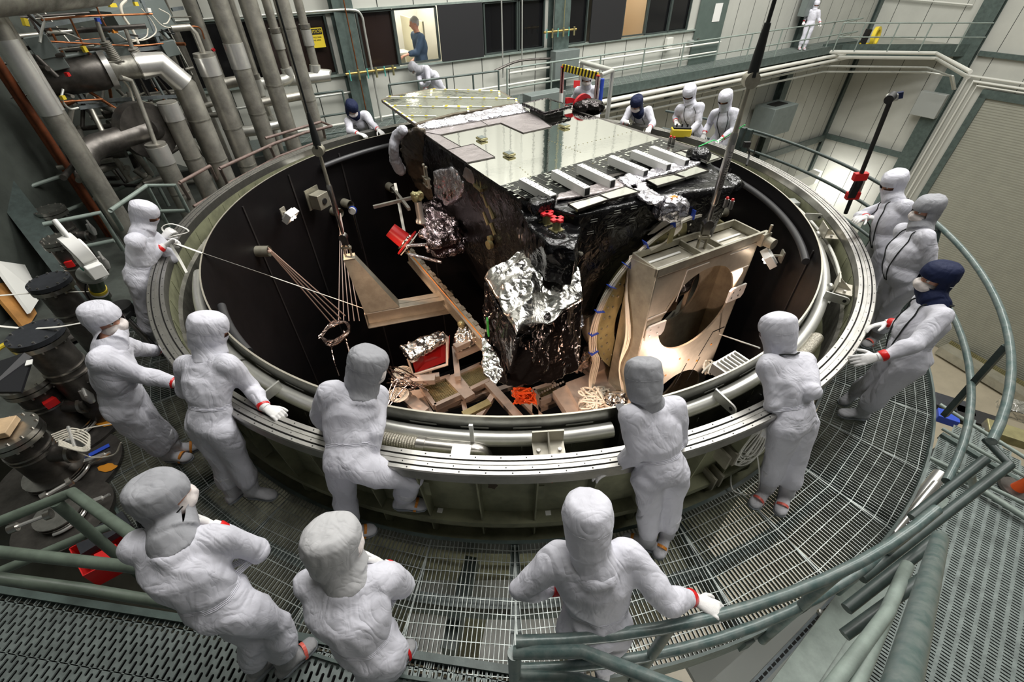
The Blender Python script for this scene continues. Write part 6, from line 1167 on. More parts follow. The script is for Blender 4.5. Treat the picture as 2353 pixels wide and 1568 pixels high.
for i, (x, y, dx, dy, m_, nm) in enumerate(((228, 55, -6, -14, blue, 'blue_solenoid'), (250, 12, 16, 0, yellow, 'yellow_handle'), (308, 9, 8, 0, yellow, 'yellow_handle'), (258, 72, 10, -1, orange, 'orange_handle'), (142, 220, 5, 9, yellow, 'yellow_tag'), (190, 106, 8, 14, yellow, 'yellow_tag'), (350, 252, 6, 8, yellow, 'yellow_tag'), (55, 42, 6, 18, yellow, 'yellow_tag'), (340, 18, 3, 10, white, 'white_gauge'), (507, 175, 2, 8, blue, 'blue_solenoid'), (152, 172, 6, -2, red, 'red_handle'), (488, 112, 4, 5, redp, 'red_knob'), (250, 152, 8, 4, redp, 'brown_actuator'))):
    MB().bar(CY(x, y, 6.4), CY(x+dx, y+dy, 6.4), .05, .05).build(nm, m_, rk)
for (x, y) in ((300, 110), (235, 95)):   # flexible bellows tubes
    p = CY(x+4, y, 6.3); q = CY(x+38, y+52, 6.3); n = 28; MB().tube([p.lerp(q, i/n) for i in range(n+1)], [.075 if i % 2 else .06 for i in range(n+1)], 14).build('bellows_tube', ssteel, rk); MB().tube([p, CY(x-12, y-45, 6.3)], .03, 10).build('instrument_stem', ssteel, rk)
ra = random.Random(3)
for i in range(90):
    x, y = ra.uniform(70, 430), ra.uniform(30, 240); p = CY(x, y, ra.uniform(6.3, 8.0)); k = ra.choice((darksteel, darksteel, ssteel, dirty, copper, boxgrey)); d = Vector((ra.uniform(-1, 1), ra.uniform(-1, 1), ra.choice((0, 0, 1.5)))).normalized()
    MB().tube([p-d*ra.uniform(.1, .5), p+d*ra.uniform(.1, .5)], ra.uniform(.01, .035), 12).build('valve_fitting', k, rk)
for i in range(60):
    x, y = ra.uniform(150, 480), ra.uniform(235, 430); p = CY(x, y, ra.uniform(6.5, 7.6)); k = ra.choice((darksteel, ssteel, dirty)); d = Vector((ra.uniform(-1, 1), ra.uniform(-1, 1), ra.choice((0, 0, 1.5)))).normalized()
    MB().tube([p-d*ra.uniform(.1, .5), p+d*ra.uniform(.1, .5)], ra.uniform(.02, .06), 14).build('pipe_fitting', k, rk)
MB().tube([CY(-60, -8, 5.8), CY(225, -26, 6.2)], .2, 20).build('overhead_pipe', dirty, rk)
# dark equipment hall behind the pipes
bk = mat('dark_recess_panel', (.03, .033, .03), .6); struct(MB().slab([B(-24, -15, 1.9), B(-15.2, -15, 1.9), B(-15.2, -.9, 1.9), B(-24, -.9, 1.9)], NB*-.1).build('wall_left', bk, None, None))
LW0, LW1 = Vector((-8.6, 6.2, 0)), Vector((-6.2, -4.5, 0)); struct(MB().slab([LW0+Z3*-15, LW1+Z3*-15, LW1+Z3*12, LW0+Z3*12], (-.1, 0, 0)).build('wall_left', mat('left_wall_dark', (.07, .08, .07), .6, 0, .3, 1.5), None, None))
o = MB().slab([AT(0, 560, -.5), AT(85, 720, -1.0), AT(60, 760, -1.0), AT(-40, 640, -.5)], (-.05, 0, 0)); tag(o.build('plywood_board', mat('plywood', (.42, .2, .05), .6, 0, .3, 3), None, None), 'orange-brown plywood board leaning at the left edge', 'board')
o = MB().slab([AT(0, 500, -.3), AT(95, 680, -.9), AT(70, 720, -.9), AT(-30, 580, -.3)], (-.03, -.02, 0)); tag(o.build('white_board', whitepaint, None, None), 'pale board edge beside the plywood at far left', 'board')
column_l = MB(); column_l.bar((AT(0, 420, .2)), AT(215, 700, -1.1), .3, .3); tag(column_l.build('stair_stringer', raild, None, None), 'dark green steel stringer sloping down at far left', 'beam')
# left gallery floor under the tanks
fl = thing('left_gallery_floor', 'dark grey-green steel floor under the flanged pipes at left', 'floor', (-6, 0, -1.1)); pts = [pol(5.5, a, ZP-.01) for a in range(150, 215, 8)]; MB().slab(pts+[Vector((-5.0, -3.2, ZP-.01)), Vector((-7.5, -4, ZP-.01)), Vector((-8.5, 5, ZP-.01))], Z3*-.04).build('floor_plate', mat('gallery_floor_paint', (.075, .085, .075), .5, 0, .3, 3), fl, None)
# brown railings rear-left
def rail_l(lab, tops, mids, posts, m_, r_=.026, nm='guard_rail'):
    t = thing(nm, lab, 'railing', Vector(tops[0])-Z3*1.05); MB().tube(tops, r_, 12).build('top_rail', m_, t)
    if mids: MB().tube(mids, r_, 12).build('mid_rail', m_, t)
    for p in posts: MB().tube(p, r_, 12).build('post', m_, t)
rail_l('brown curved railing behind the left rear rim', [AT(505, 387, .05), AT(560, 362, .05), AT(630, 330, .05), AT(700, 305, .05), AT(762, 290, .05), AT(738, 280, .05), AT(610, 318, .05)], [AT(520, 425, -.4), AT(640, 360, -.4), AT(720, 330, -.4)], [[AT(505, 387, .05), AT(525, 428, -.4), AT(545, 470, -1)], [AT(620, 337, .05), AT(640, 380, -.9)], [AT(742, 295, .05), AT(750, 330, -.9)]], railbr)
rail_l('short brown railing section left of the curved brown railing', [AT(413, 420, .05), AT(482, 382, .05)], [AT(445, 475, -.5), AT(520, 432, -.5)], [[AT(413, 420, .05), AT(448, 478, -.9)], [AT(482, 382, .05), AT(505, 432, -.9)]], railbr)
rail_l('pale grey long railing running diagonally at upper left', [AT(20, 446, .05), AT(320, 344, .05)], [AT(82, 514, -.45), AT(350, 402, -.45)], [[AT(22, 446, .05), AT(120, 565, -.95)], [AT(320, 344, .05), AT(388, 474, -.95)]], greenl, .03)
rail_l('pale grey angular railing right behind the strap-holding person', [AT(254, 484, .05), AT(337, 427, .05), AT(402, 426, .05), AT(432, 486, -.45)], [AT(362, 486, -.45), AT(432, 484, -.45)], [[AT(254, 484, .05), AT(300, 560, -.9)], [AT(337, 427, .05), AT(392, 530, -.9)]], greenl, .03)
rail_l('pale grey lower railing above the white measuring instrument', [AT(100, 516, .0), AT(229, 489, .0), AT(283, 575, -.7)], [AT(200, 566, -.45), AT(262, 553, -.45)], [], greenl, .03)
# ================================================================ left gallery equipment
def tank(x, y, z, r, h, lab, lid=navyfl, lidr=1.28, tape=None, body=darksteel, tee=True, base=None):
    p = AT(x, y, z)
    if base: q_ = AT(base[0], base[1], ZP); z = zat(0, y, q_); p = Vector((q_.x, q_.y, z)); h = z-ZP
    t = thing('flanged_pipe', lab, 'pipe', (p.x, p.y, z-h)); MB().tube([(p.x, p.y, z-h), (p.x, p.y, z-.03)], r, 28).build('pipe_body', body, t)
    MB().lathe([(0, 0), (r*lidr, 0), (r*lidr, -.045), (r, -.045)], n=40, c=p).build('blank_flange', lid, t); MB().lathe([(r*lidr, -.055), (r*lidr, -.1), (r, -.1), (r, -.055)], n=40, c=p, closed=True).build('mating_flange', steel, t)
    b = MB()
    for i in range(12): q = p+pol(r*1.13, 30*i+8, 0); b.cyl(q-Z3*.13, q+Z3*.015, .011, n=6)
    b.build('flange_bolt', steel, t)['kind'] = 'stuff'
    for zz in (.35, .42): MB().tube([(p.x, p.y, z-h*zz-.01), (p.x, p.y, z-h*zz+.01)], r*1.07, 28).build('band_ring', steel, t)
    if tee:
        q = Vector((p.x, p.y, z-h*.5)); d = Vector((.9, .1, -.05)); MB().tube([q, q+d*(r+.22)], r*.5, 20).build('side_branch', body, t); MB().lathe([(r*.5, 0), (r*.62, 0), (r*.62, .03), (r*.5, .03)], n=24, c=q+d*(r+.16), closed=True, axis=d).build('branch_flange', steel, t)
        v = q+d*(r+.27)+Z3*.1; MB().tube([v-Z3*.08, v, v+Z3*.1], [.03, .05, .03], 12).build('valve_body', sclean, t); MB().tube([v+Vector((-.1, .12, .1)), v+Vector((.12, -.1, .1))], .014, 8).build('valve_handle', sclean, t)
    if tape: q = Vector((p.x, p.y, z-h*.32))+pol(r*1.005, tape, 0); MB().tube([Vector((p.x, p.y, z-h*.32))+pol(r*1.01, tape+k*8, 0) for k in range(-2, 3)], .055, 4).build('red_tape_patch', red, t)
    return p, t
tank(110, 645, .12, .15, 1.1, 'flanged upright pipe topped with a slate blank disc, upper of the two')
tank(78, 765, .16, .165, 1.15, 'flanged upright pipe topped with a slate blank disc, lower of the two')
tank(128, 548, .0, .13, .95, 'upright pipe with red-taped flange behind the white instrument', lid=steel, tape=-60)
tank(112, 480, -.1, .15, .9, 'bare flanged upright pipe below the pale lower railing', lid=steel)
tank(28, 872, .3, .16, 1.3, 'upright pipe with red tape patch under the black sheet', lid=steel, tape=-28, base=(172, 985))
p_, t_ = tank(12, 992, .35, .165, 1.35, 'upright pipe carrying a wooden block at far left', lid=steel, base=(140, 1092)); 
o = MB().box(p_+Vector((-.02, 0, .04)), (.16, .2, .06), (1, .3, 0)); tag(bevel(o.build('wooden_block', mat('pale_wood', (.7, .5, .3), .6, 0, .15, 6))), 'pale wooden block lying on a bolted pipe flange', 'block')
o = MB().slab([AT(-45, 850, .36), AT(-30, 905, .36), AT(52, 905, .36), AT(78, 825, .36), AT(60, 815, .4)], Z3*.02); s_o = o.build('black_sheet', mat('black_plastic_sheet', (.015, .015, .018), .25), None, None); tag(s_o, 'black plastic sheet lying over a pipe flange at far left', 'sheet'); MB().slab([AT(62, 830, .39), AT(76, 827, .39), AT(74, 838, .39), AT(58, 842, .39)], Z3*.006).build('white_label', white, s_o, None)
p = AT(22, 812, .0); tag(MB().tube([p+pol(.16, a, 0)+Z3*.02*math.sin(math.radians(a)) for a in range(0, 360, 15)], .022, 8, close=True).build('hose_loop', yellow), 'loop of yellow-green hose hanging at the left edge', 'hose')
def disc(x, y, r, lab, paint=None, z=ZP+.06):
    p = AT(x, y, z); t = thing('cover_plate', lab, 'plate', (p.x, p.y, ZP)); MB().lathe([(0, .02), (r, .02), (r, -.02), (0, -.02)], n=56, c=p).build('round_plate', darksteel, t); MB().cyl(p, p+Z3*.1, r*.47, r*.44, 28).build('stub_collar', darksteel, t)
    for zz in (.06, .09): MB().tube([p+Z3*zz, p+Z3*(zz+.012)], r*.48, 28).build('band_ring', steel, t)
    pts = [p+pol(r*.52, a, .05) for a in range(-70, 20, 8)]; MB().tube(pts+[pts[-1]+Vector((.16, .1, .05))], .014, 8).build('clamp_arm', sclean, t); MB().box(p+pol(r*.6, 22, .09), (.22, .04, .03), (.9, .35, .1)).build('clamp_bar', sclean, t)
    if paint:
        for (a, rr, w_) in paint: q = p+pol(rr, a, .026); n = 14; vs = [q+Vector((w_*(1+.15*math.sin(2.2*k))*math.cos(2*PI*k/n), .5*w_*(1+.15*math.cos(1.7*k))*math.sin(2*PI*k/n), 0)) for k in range(n)]; MB().add(vs, [tuple(range(n))]).build('orange_paint', mat('orange_floor_paint', (.7, .28, .02), .5), t, None)
    return t
disc(172, 985, .42, 'round dark cover plate with orange paint, upper one', [(12, .31, .12)]); disc(140, 1092, .5, 'round dark cover plate with orange edge, middle one', [(8, .42, .09)], z=ZP+.03); disc(150, 1190, .36, 'round dark cover plate near the lower left railing', z=ZP+.1); disc(140, 760, .36, 'round dark cover plate behind the flanged pipes')
p = AT(228, 1035, ZP+.06); tag(MB().box(p, (.17, .05, .006), (.7, .7, 0)).build('blue_tape', blue), 'blue tape strip on the middle cover plate', 'tape')
c_ = MB(); 
for k in range(5): c_.tube(smooth_path([AT(118+3*k, 1000+4*k, -.5), AT(165, 985+5*k, -.5), AT(205, 1000+7*k, -.5), AT(190, 1030+2*k, -.5), AT(135, 1012+3*k, -.5)], 4), .007, 5)
c_.tube(smooth_path([AT(130, 1005, -.5), AT(200, 985, -.5), AT(310, 965, -.6)], 5), .006, 5); tag(c_.build('cable_coil', cablew), 'coil of thin white cable hanging on a valve beside the cover plates', 'cable')
MBc = MB().tube(smooth_path([AT(178, 1040, -.7), AT(215, 1052, -.8), AT(262, 1045, -.7), AT(278, 1018, -.6)], 6), .007, 6); tag(MBc.build('thin_cable', cablew), 'single thin pale cable with a red tip above the middle plate', 'cable'); 
for (a_, b_, lb) in (((20, 1218), (118, 1180), 'long threaded rod with fittings between stub pipes, lower'), ((95, 1145), (165, 1105), 'threaded rod with fittings between stub pipes, upper')):
    p, q = AT(*a_, -.5), AT(*b_, -.5); t = thing('tie_rod', lb, 'rod', p); MB().tube([p, q], .014, 8).build('rod', sclean, t); MB().tube([p, p.lerp(q, .2)], .035, 10).build('end_fitting', steel, t); MB().tube([p.lerp(q, .85), q], .04, 10).build('end_fitting', steel, t)
# laser tracker
lt = thing('laser_tracker', 'white laser measuring instrument with handle on a green column stand', 'instrument', AT(262, 705, -.9)); a0, a1 = AT(240, 700, -.35), AT(212, 632, .12); up_ = (a1-a0).normalized()
MB().tube([a0, a0.lerp(a1, .55)], .075, 20).build('green_column', mat('olive_column', (.06, .09, .055), .4), lt); MB().tube([a0.lerp(a1, .5), a1], .07, 20).build('green_column', mat('olive_column', (.06, .09, .055), .4), lt); MB().tube([a0.lerp(a1, .48), a0.lerp(a1, .56)], .08, 20).build('yellow_band', yellow, lt); MB().tube([a0.lerp(a1, .42), a0.lerp(a1, .48)], .08, 20).build('white_band', white, lt)
MB().tube([a1, a1+up_*.03], .13, 28).build('base_disc', boxl, lt)
hx = Vector((.75, -.55, 0)).normalized(); hd3 = a1+up_*.2; b = MB(); b.slab([hd3+hx*x+Z3*z+Vector((-.3, -.4, 0))*.12 for x, z in ((-.1, -.17), (.1, -.17), (.12, .02), (.06, .2), (-.06, .24), (-.13, .05))], Vector((.45, .62, 0)).normalized()*.14); bevel(b.build('head_body', white, lt), .02, 3)
MB().lathe([(.1, -.06), (.17, -.06), (.17, .06), (.1, .06)], n=36, c=hd3+Z3*.14-hx*.02, closed=True, axis=Vector((.45, .62, .1))).build('rotor_ring', white, lt); MB().cyl(hd3+Z3*.14-Vector((.45, .62, 0))*.05, hd3+Z3*.14+Vector((.45, .62, 0))*.05, .1).build('rotor_core', navyfl, lt)
q = [hd3-hx*.12+Z3*.18, hd3-hx*.16+Z3*.42, hd3-hx*.1+Z3*.45, hd3+hx*.07+Z3*.22]; MB().tube(q, .022, 10).build('carry_handle', white, lt); bevel(MB().box(hd3+hx*.2-Z3*.03, (.1, .14, .14), hx).build('side_box', white, lt), .01); MB().box(hd3-Z3*.04+Vector((-.32, -.45, 0))*.13, (.08, .01, .02), hx).build('green_mark', mat('green_print', (.05, .4, .25), .5), lt)
hb_ = AT(275, 712, -.45); MB().cyl(hb_-Z3*.06, hb_+Z3*.05, .14, n=28).build('tripod_head', ink, lt); MB().box(hb_+Z3*.0+Vector((.05, -.1, -.03)), (.2, .16, .05)).build('tripod_plate', ink, lt)
for dx, dy in ((.35, -.2), (-.1, .45), (-.35, -.25)): MB().tube([hb_, (hb_.x+dx, hb_.y+dy, ZP)], .022, 10).build('leg', ink, lt)
MB().tube([hb_+Vector((.1, -.1, 0)), AT(350, 795, -.9)], .03, 12).build('leg', steel, lt); MB().tube(smooth_path([a1+Z3*.02, a1+Vector((-.14, -.05, -.15)), a0+Vector((-.12, 0, 0)), a0], 6), .008, 6).build('black_cable', ink, lt)
# white straps and cords
def strap(nm, lab, pts, w_, m_=ropew, par=None):
    b = MB(); P_ = smooth_path(pts, 4)
    for p, q in zip(P_, P_[1:]): b.bar(p, q+(q-p)*.05, w_, .004)
    return tag(b.build(nm, m_, None, None), lab, 'strap')
hand1 = Vector(POSES['p01']['Rh']); end1 = Vector((gl.x, gl.y, gl.z+.0))
lip = min((abs(AT(400+k, 560+k*150/442, .015).to_2d().length-3.98), k) for k in range(0, 200, 2))[1]; lip = AT(400+lip, 560+lip*150/442, .015)
b = MB(); PP = [hand1+Vector((.06, 0, .0)), lip, AT(620, 634.7, -1.0), end1+Vector((0, 0, .02))]
for p, q in zip(PP, PP[1:]): b.bar(p, q+(q-p)*.01, .028, .004)
tag(b.build('tag_line', ropew, None, None), 'long white webbing strap stretched from the left person to the beam corner', 'strap')
strap('strap_tail', 'loose white strap end hanging below the left person\'s hands', [hand1, hand1+Vector((.05, -.05, -.15)), hand1+Vector((.17, -.2, -.28))], .028)
t = strap('strap_loop', 'looped white strap ends held above the left person\'s hands', [Vector(POSES['p01']['Lh']), Vector(POSES['p01']['Lh'])+Vector((-.06, .05, .1)), Vector(POSES['p01']['Lh'])+Vector((.05, .1, .12)), Vector(POSES['p01']['Lh'])+Vector((.2, .1, .02)), Vector(POSES['p01']['Lh'])], .018)
strap('tag_line', 'white strap entering from the left edge to the instrument stand', [AT(-20, 681, .1), AT(110, 672, .05), a0.lerp(a1, .45)], .022); strap('tag_line', 'white strap entering from the left edge to the gauze-masked person', [AT(-20, 748, .2), AT(60, 755, .15), AT(130, 752, .2), AT(190, 742, .3)], .022)
b = MB(); pL = PORTS[0]; tgt = AT(775, 745, -2.6)
for k in range(4): b.tube([pL+Vector((0, 0, .02*k)), tgt+Vector((-.1+.09*k, .02*k, .05*k))], .011, 6)
b.ball(pL, .035, 8); tag(b.build('cord_bundle', mat('pinkish_cord', (.6, .42, .34), .7)), 'four slanting pale cords tied to the leftmost stub tube', 'cord')
b = MB(); pM = PORTS[1]
for k in range(5): b.tube([pM, AT(778+12*k, 738, -2.6)], .009, 6)
tag(b.build('cord_bundle', mat('pale_pink_cord', (.7, .55, .48), .7)), 'vertical pale cords dropping from the stub tube beside the left sling', 'cord')
b = MB(); ra = random.Random(5)
for k in range(7): b.tube(smooth_path([AT(735+ra.uniform(-4, 4), 775+ra.uniform(-5, 5), -2.6), AT(765, 745+ra.uniform(-6, 6), -2.6), AT(795+ra.uniform(-4, 4), 742, -2.6), AT(800, 765+ra.uniform(-6, 6), -2.6), AT(760, 790+ra.uniform(-8, 8), -2.6), AT(735, 772, -2.6)], 4), .018, 6)
b.tube(smooth_path([AT(790, 760, -2.6), AT(800, 800, -2.7), AT(815, 850, -2.8)], 5), .02, 6); b.tube(smooth_path([AT(760, 790, -2.6), AT(768, 830, -2.8), AT(780, 865, -2.8)], 5), .012, 6); tag(b.build('cable_knot', mlic), 'tangled foil-wrapped cable loop hanging from the cords at left', 'cable')
ps = PORTS[2]; t = thing('strap_hook', 'small blue and white scale hanging on the stub tube by the left sling', 'scale', ps); MB().cyl(ps-Z3*.12+Vector((0, -.02, 0)), ps-Z3*.12+Vector((0, .02, 0)), .07).build('dial', white, t); MB().cyl(ps-Z3*.12+Vector((0, .02, 0)), ps-Z3*.12+Vector((0, .04, 0)), .085).build('dial_rim', blue, t); MB().tube([ps-Z3*.2, ps-Z3*.95], .006, 6).build('wire', steel, t)
# rope bundle in left hand of roped person
hb = Vector(POSES['p06']['Lh']); b = MB(); ra = random.Random(9)
for k in range(17):
    w_ = ra.uniform(.05, .15); L = ra.uniform(.3, .52); a = ra.uniform(-.5, .5); dx = Vector((math.cos(a), math.sin(a)*.6, 0)); o_ = Vector((-.07+ra.uniform(-.03, .03), -.03+ra.uniform(-.03, .03), 0))
    b.tube(smooth_path([hb, hb+o_*.5-dx*w_*.8-Z3*L*.35, hb+o_-dx*w_*.7-Z3*L*.85, hb+o_-Z3*L, hb+o_+dx*w_*.7-Z3*L*.8, hb+o_*.5+dx*w_*.7-Z3*L*.3, hb], 5), .0065, 6)
b.tube(smooth_path([hb-Z3*.3+Vector((-.15, 0, 0)), AT(1680, 1080, -.9), AT(1685, 1128, ZP+.02), AT(1735, 1135, ZP+.02), AT(1745, 1090, -.7), hb-Z3*.2], 6), .0065, 6)
tag(b.build('cord_coil', ropew), 'thick bundle of looped white cord hanging from the roped person\'s hand', 'cord')
p = AT(1740, 800, -.6); tag(MB().tube([FR(FW-.1, -2.0, .02), AT(1745, 800, -.1)], .009, 6).build('tag_line', ropew), 'thin cord from the frame\'s right edge to the near rim', 'cord')
g = mat('green_cord', (.08, .75, .2), .5); h11 = Vector(POSES['p11']['Lh']); tag(MB().tube([AT(1605, 337, .05), AT(1640, 322, .1), h11, AT(1712, 287, .4)], .009, 6).build('green_cord', g), 'bright green cord passing through the far person\'s hands', 'cord')
# yellow control box
p = (Vector(POSES['p12']['Rh'])+Vector(POSES['p12']['Lh']))/2+Vector((-.08, -.22, .03)); y = thing('remote_control', 'yellow crane control box with black joysticks in a person\'s hands', 'controller', p); fx_ = Vector((.9, -.1, 0)).normalized(); bevel(MB().box(p, (.36, .2, .15), fx_).build('control_body', yellow, y), .02); MB().box(p+Z3*.085, (.32, .17, .03), fx_).build('top_panel', ink, y)
for k in (-.1, 0, .1): MB().cyl(p+fx_*k+Z3*.1, p+fx_*k+Z3*.15, .015).build('joystick', ink, y)
# green cord hanging on rear rail, small pins on mirror deck edge
for x, y, z in ((1481, 298, .35), (1450, 285, .3)): tag(MB().tube([AT(x, y, z-.18), AT(x, y, z)], [.02, .024], 8).build('guide_pin', aluF), 'small upright guide pin at the mirror deck edge, %s one' % ('right' if x > 1460 else 'left'), 'pin')
# ================================================================ copper-lit fixtures deep in the chamber
cop = mat('tooling_plate', (.6, .52, .45), .42, .55, .15, 3); fxt = thing('support_tooling', 'tangle of pale frames and perforated trays below the satellite', 'tooling', (0, -1, -4.5))
def tray(pts, z, lab, holes=True):
    P_ = [AT(x, y, z) for x, y in pts]; b = MB()
    for a_, b_ in zip(P_, P_[1:]+P_[:1]): b.bar(a_, b_, .07, .12)
    b.build('tray_frame', cop, fxt, None); MB().slab(P_, Z3*-.01).build('perforated_tray', mat('brown_mesh', (.22, .13, .06), .5, .4, .3, 60), fxt, None)
    if holes:
        b = MB(); n = 16
        for i in range(1, n):
            b.bar(P_[0].lerp(P_[1], i/n)+Z3*.01, P_[3].lerp(P_[2], i/n)+Z3*.01, .012, .01); b.bar(P_[0].lerp(P_[3], i/n)+Z3*.01, P_[1].lerp(P_[2], i/n)+Z3*.01, .012, .01)
        b.build('tray_mesh', gold, fxt, None)['kind'] = 'stuff'
tray([(968, 890), (1035, 868), (1068, 905), (1000, 936)], -3.0, ''); tray([(1050, 865), (1105, 840), (1135, 872), (1078, 900)], -3.0, ''); tray([(1225, 900), (1270, 885), (1290, 905), (1240, 925)], -2.9, '')
for (a_, b_, w_, z) in (((925, 905), (975, 950), .2, -3), ((1035, 868), (1080, 915), .2, -2.98), ((900, 880), (1010, 865), .1, -2.7), ((930, 875), (1000, 872), .14, -2.6), ((1045, 800), (1120, 765), .12, -2.4), ((1048, 818), (1125, 785), .12, -2.6), ((1045, 800), (1052, 870), .1, -2.8), ((1000, 940), (1140, 895), .1, -3.2), ((1120, 880), (1200, 970), .14, -3.0), ((1140, 900), (1100, 960), .1, -3.1), ((1180, 900), (1240, 960), .12, -3.1), ((1230, 925), (1230, 960), .1, -3.1), ((1290, 905), (1340, 960), .1, -3.1), ((1000, 945), (1200, 880), .1, -3.4), ((1060, 900), (1070, 950), .08, -3.2), ((1240, 940), (1330, 905), .08, -3.2), ((1420, 960), (1300, 935), .12, -3), ((1350, 860), (1420, 820), .2, -2.6)):
    MB().bar(AT(*a_, z), AT(*b_, z), w_, .1).build('frame_bar', cop, fxt, None)
for pts, z, th in (([(1300, 880), (1430, 830), (1425, 895), (1330, 935)], -2.6, .1), ([(1270, 900), (1310, 880), (1345, 940), (1310, 960)], -2.7, .15), ([(1400, 880), (1440, 890), (1440, 960), (1340, 965)], -2.9, .1), ([(930, 900), (965, 895), (1000, 955), (960, 955)], -3.1, .08)): MB().slab([AT(x, y, z) for x, y in pts], Z3*-th).build('tooling_plate', cop, fxt, None)
gk = MB().bar(AT(1065, 955, -2.6), AT(1125, 925, -2.6), .12, .06); gk.build('gold_film_bar', gold, fxt, None)
for i in range(10): a = i*.7; MB().cyl(AT(1240+6*i, 905-3*i, -2.85), AT(1240+6*i, 905-3*i, -2.7), .02, n=8).build('stand_off', darksteel, fxt)
# foil-covered instrument with red panel
ri = thing('red_panel_instrument', 'foil-wrapped box instrument with dark red front panel deep in the chamber', 'instrument', AT(975, 850, -2.8)); c_ = AT(975, 800, -2.3)
b = MB(); b.slab([AT(920, 795, -2.2), AT(1008, 760, -2.2), AT(1027, 775, -2.2), AT(945, 825, -2.2)], Z3*-.1); remesh(b.build('foil_cover', mlis, ri, None), .02, 1, .035, 7, 3, .02)
b = MB(); b.slab([AT(946, 826, -2.3), AT(1026, 780, -2.3), AT(1024, 832, -2.55), AT(955, 858, -2.6)], (.05, .1, 0)); b.build('red_panel', mat('dark_red_gloss', (.2, .005, .005), .2), ri, None)
b = MB(); P_ = [AT(938, 825, -2.45), AT(1020, 765, -2.2), AT(1028, 775, -2.25), AT(1027, 838, -2.55), AT(950, 862, -2.6), AT(938, 825, -2.45)]; b.tube(P_, .03, 8); b.build('white_frame_tube', cop, ri)
b = MB(); b.slab([AT(935, 860, -2.7), AT(985, 850, -2.7), AT(970, 885, -2.8), AT(940, 885, -2.8)], (.05, .1, -.1)); remesh(b.build('hanging_foil', mlis, ri, None), .02, 1, .04, 7, 6, .02)
b = MB(); b.slab([AT(1042, 775, -2.3), AT(1055, 745, -2.2), AT(1080, 755, -2.2), AT(1095, 775, -2.3), AT(1050, 795, -2.4)], Z3*-.15); sb_ = remesh(b.build('foil_bundle', mlis, None, None), .02, 1, .035, 7, 9, .02); tag(sb_, 'small foil-wrapped bundle with a yellow cap beside the diagonal rail', 'foil'); MB().ball(AT(1060, 745, -2.15), .07, 10).build('yellow_cap', gold, sb_)
b = MB(); b.slab([AT(1320, 850, -2.4), AT(1345, 790, -2.0), AT(1375, 775, -1.9), (AT(1415, 790, -2.0)), AT(1400, 820, -2.3)], Z3*-.1); tag(remesh(b.build('copper_foil', mlic, None, None), .025, 1, .05, 4, 9, .02), 'crumpled coppery foil sheet between the foil box and frame', 'foil')
ra = random.Random(11)
def tangle(nm, lab, cx, cy, z, sp, n, m_, r_=.012, ln=5, cat='cable'):
    b = MB()
    for k in range(n):
        pts = [AT(cx+ra.uniform(-sp, sp), cy+ra.uniform(-sp, sp)*.7, z+ra.uniform(-.15, .15)) for _ in range(ln)]; b.tube(smooth_path(pts, 5), r_, 6)
    return tag(b.build(nm, m_), lab, cat)
tangle('cable_tangle', 'tangle of bright orange-red wires under the foil box', 1205, 910, -2.6, 28, 16, mat('orange_wire', (.85, .12, .02), .45)); tangle('cable_tangle', 'big tangle of pale cables at the foot of the tall frame', 1368, 915, -2.5, 36, 26, cablew, .014); tangle('cable_tangle', 'tangle of foil cables left of the frame foot', 1415, 920, -2.4, 24, 8, mlis, .03)
tangle('cable_tangle', 'white wiring loops at the right edge of the tall frame', 1640, 845, -1.6, 26, 14, cablew, .012)
for x, y, lb in ((917, 912, 'lower'), (925, 862, 'upper')):
    c0_ = AT(x, y, -2.7); b = MB()
    for k in range(6): b.tube([c0_+pol(.05+.022*k, a, .01*k) for a in range(0, 360, 24)], .009, 6, close=True)
    tag(b.build('cable_coil', cablew), 'flat coil of pale cable at the left of the trays, %s one' % lb, 'cable')
b = MB()
for k in range(10): b.tube(smooth_path([AT(ra.uniform(880, 900), ra.uniform(840, 940), -2.6), AT(ra.uniform(900, 935), ra.uniform(840, 900), -2.5), AT(ra.uniform(930, 985), ra.uniform(860, 900), -2.6)], 5), .012, 6)
tag(b.build('cable_tangle', mlic), 'coppery wires looping at the far left of the trays', 'cable')
b = MB(); c_ = AT(1680, 845, -.9); b.box(c_, (.4, .25, .14), (.8, .5, 0)); o = b.build('connector_rack', whitepipe, None); tag(o, 'grey ribbed connector box near the right frame edge', 'box'); 
for k in range(6): MB().box(c_+Vector((.8, .5, 0)).normalized()*(-.15+.06*k)+Z3*.08, (.012, .2, .04), (.8, .5, 0)).build('fin', steel, o)
for z in (-6.75,): pass
# ================================================================ near walkway, stairs and rails
def perforated(nm, par, org, X, Y, nx, ny, px, py, hx, hy, inside, m_=perfm, z=0, off=True):
    b = MB(); X = Vector(X).normalized(); Y = Vector(Y).normalized(); o = Vector(org)
    for i in range(nx):
        for j in range(ny):
            c = o+X*(i*px)+Y*((j+(.5 if (i % 2 and off) else 0))*py)
            if not inside(c): continue
            O_ = [c+X*(a*px/2)+Y*(q*py/2) for a, q in ((-1, -1), (1, -1), (1, 1), (-1, 1))]; I_ = [c+X*(a*hx/2)+Y*(q*hy/2) for a, q in ((-1, -.8), (-.4, -1), (.4, -1), (1, -.8), (1, .8), (.4, 1), (-.4, 1), (-1, .8))]
            D_ = [p-Z3*.012 for p in I_]
            b.add(O_+I_+D_, [(0, 1, 6, 5), (0, 5, 4), (1, 7, 6), (1, 2, 8, 7), (2, 9, 8), (2, 3, 10, 9), (3, 11, 10), (3, 0, 4, 11)]+[(4+k, 4+(k+1) % 8, 12+(k+1) % 8, 12+k) for k in range(8)])
    return b.build(nm, m_, par, None)
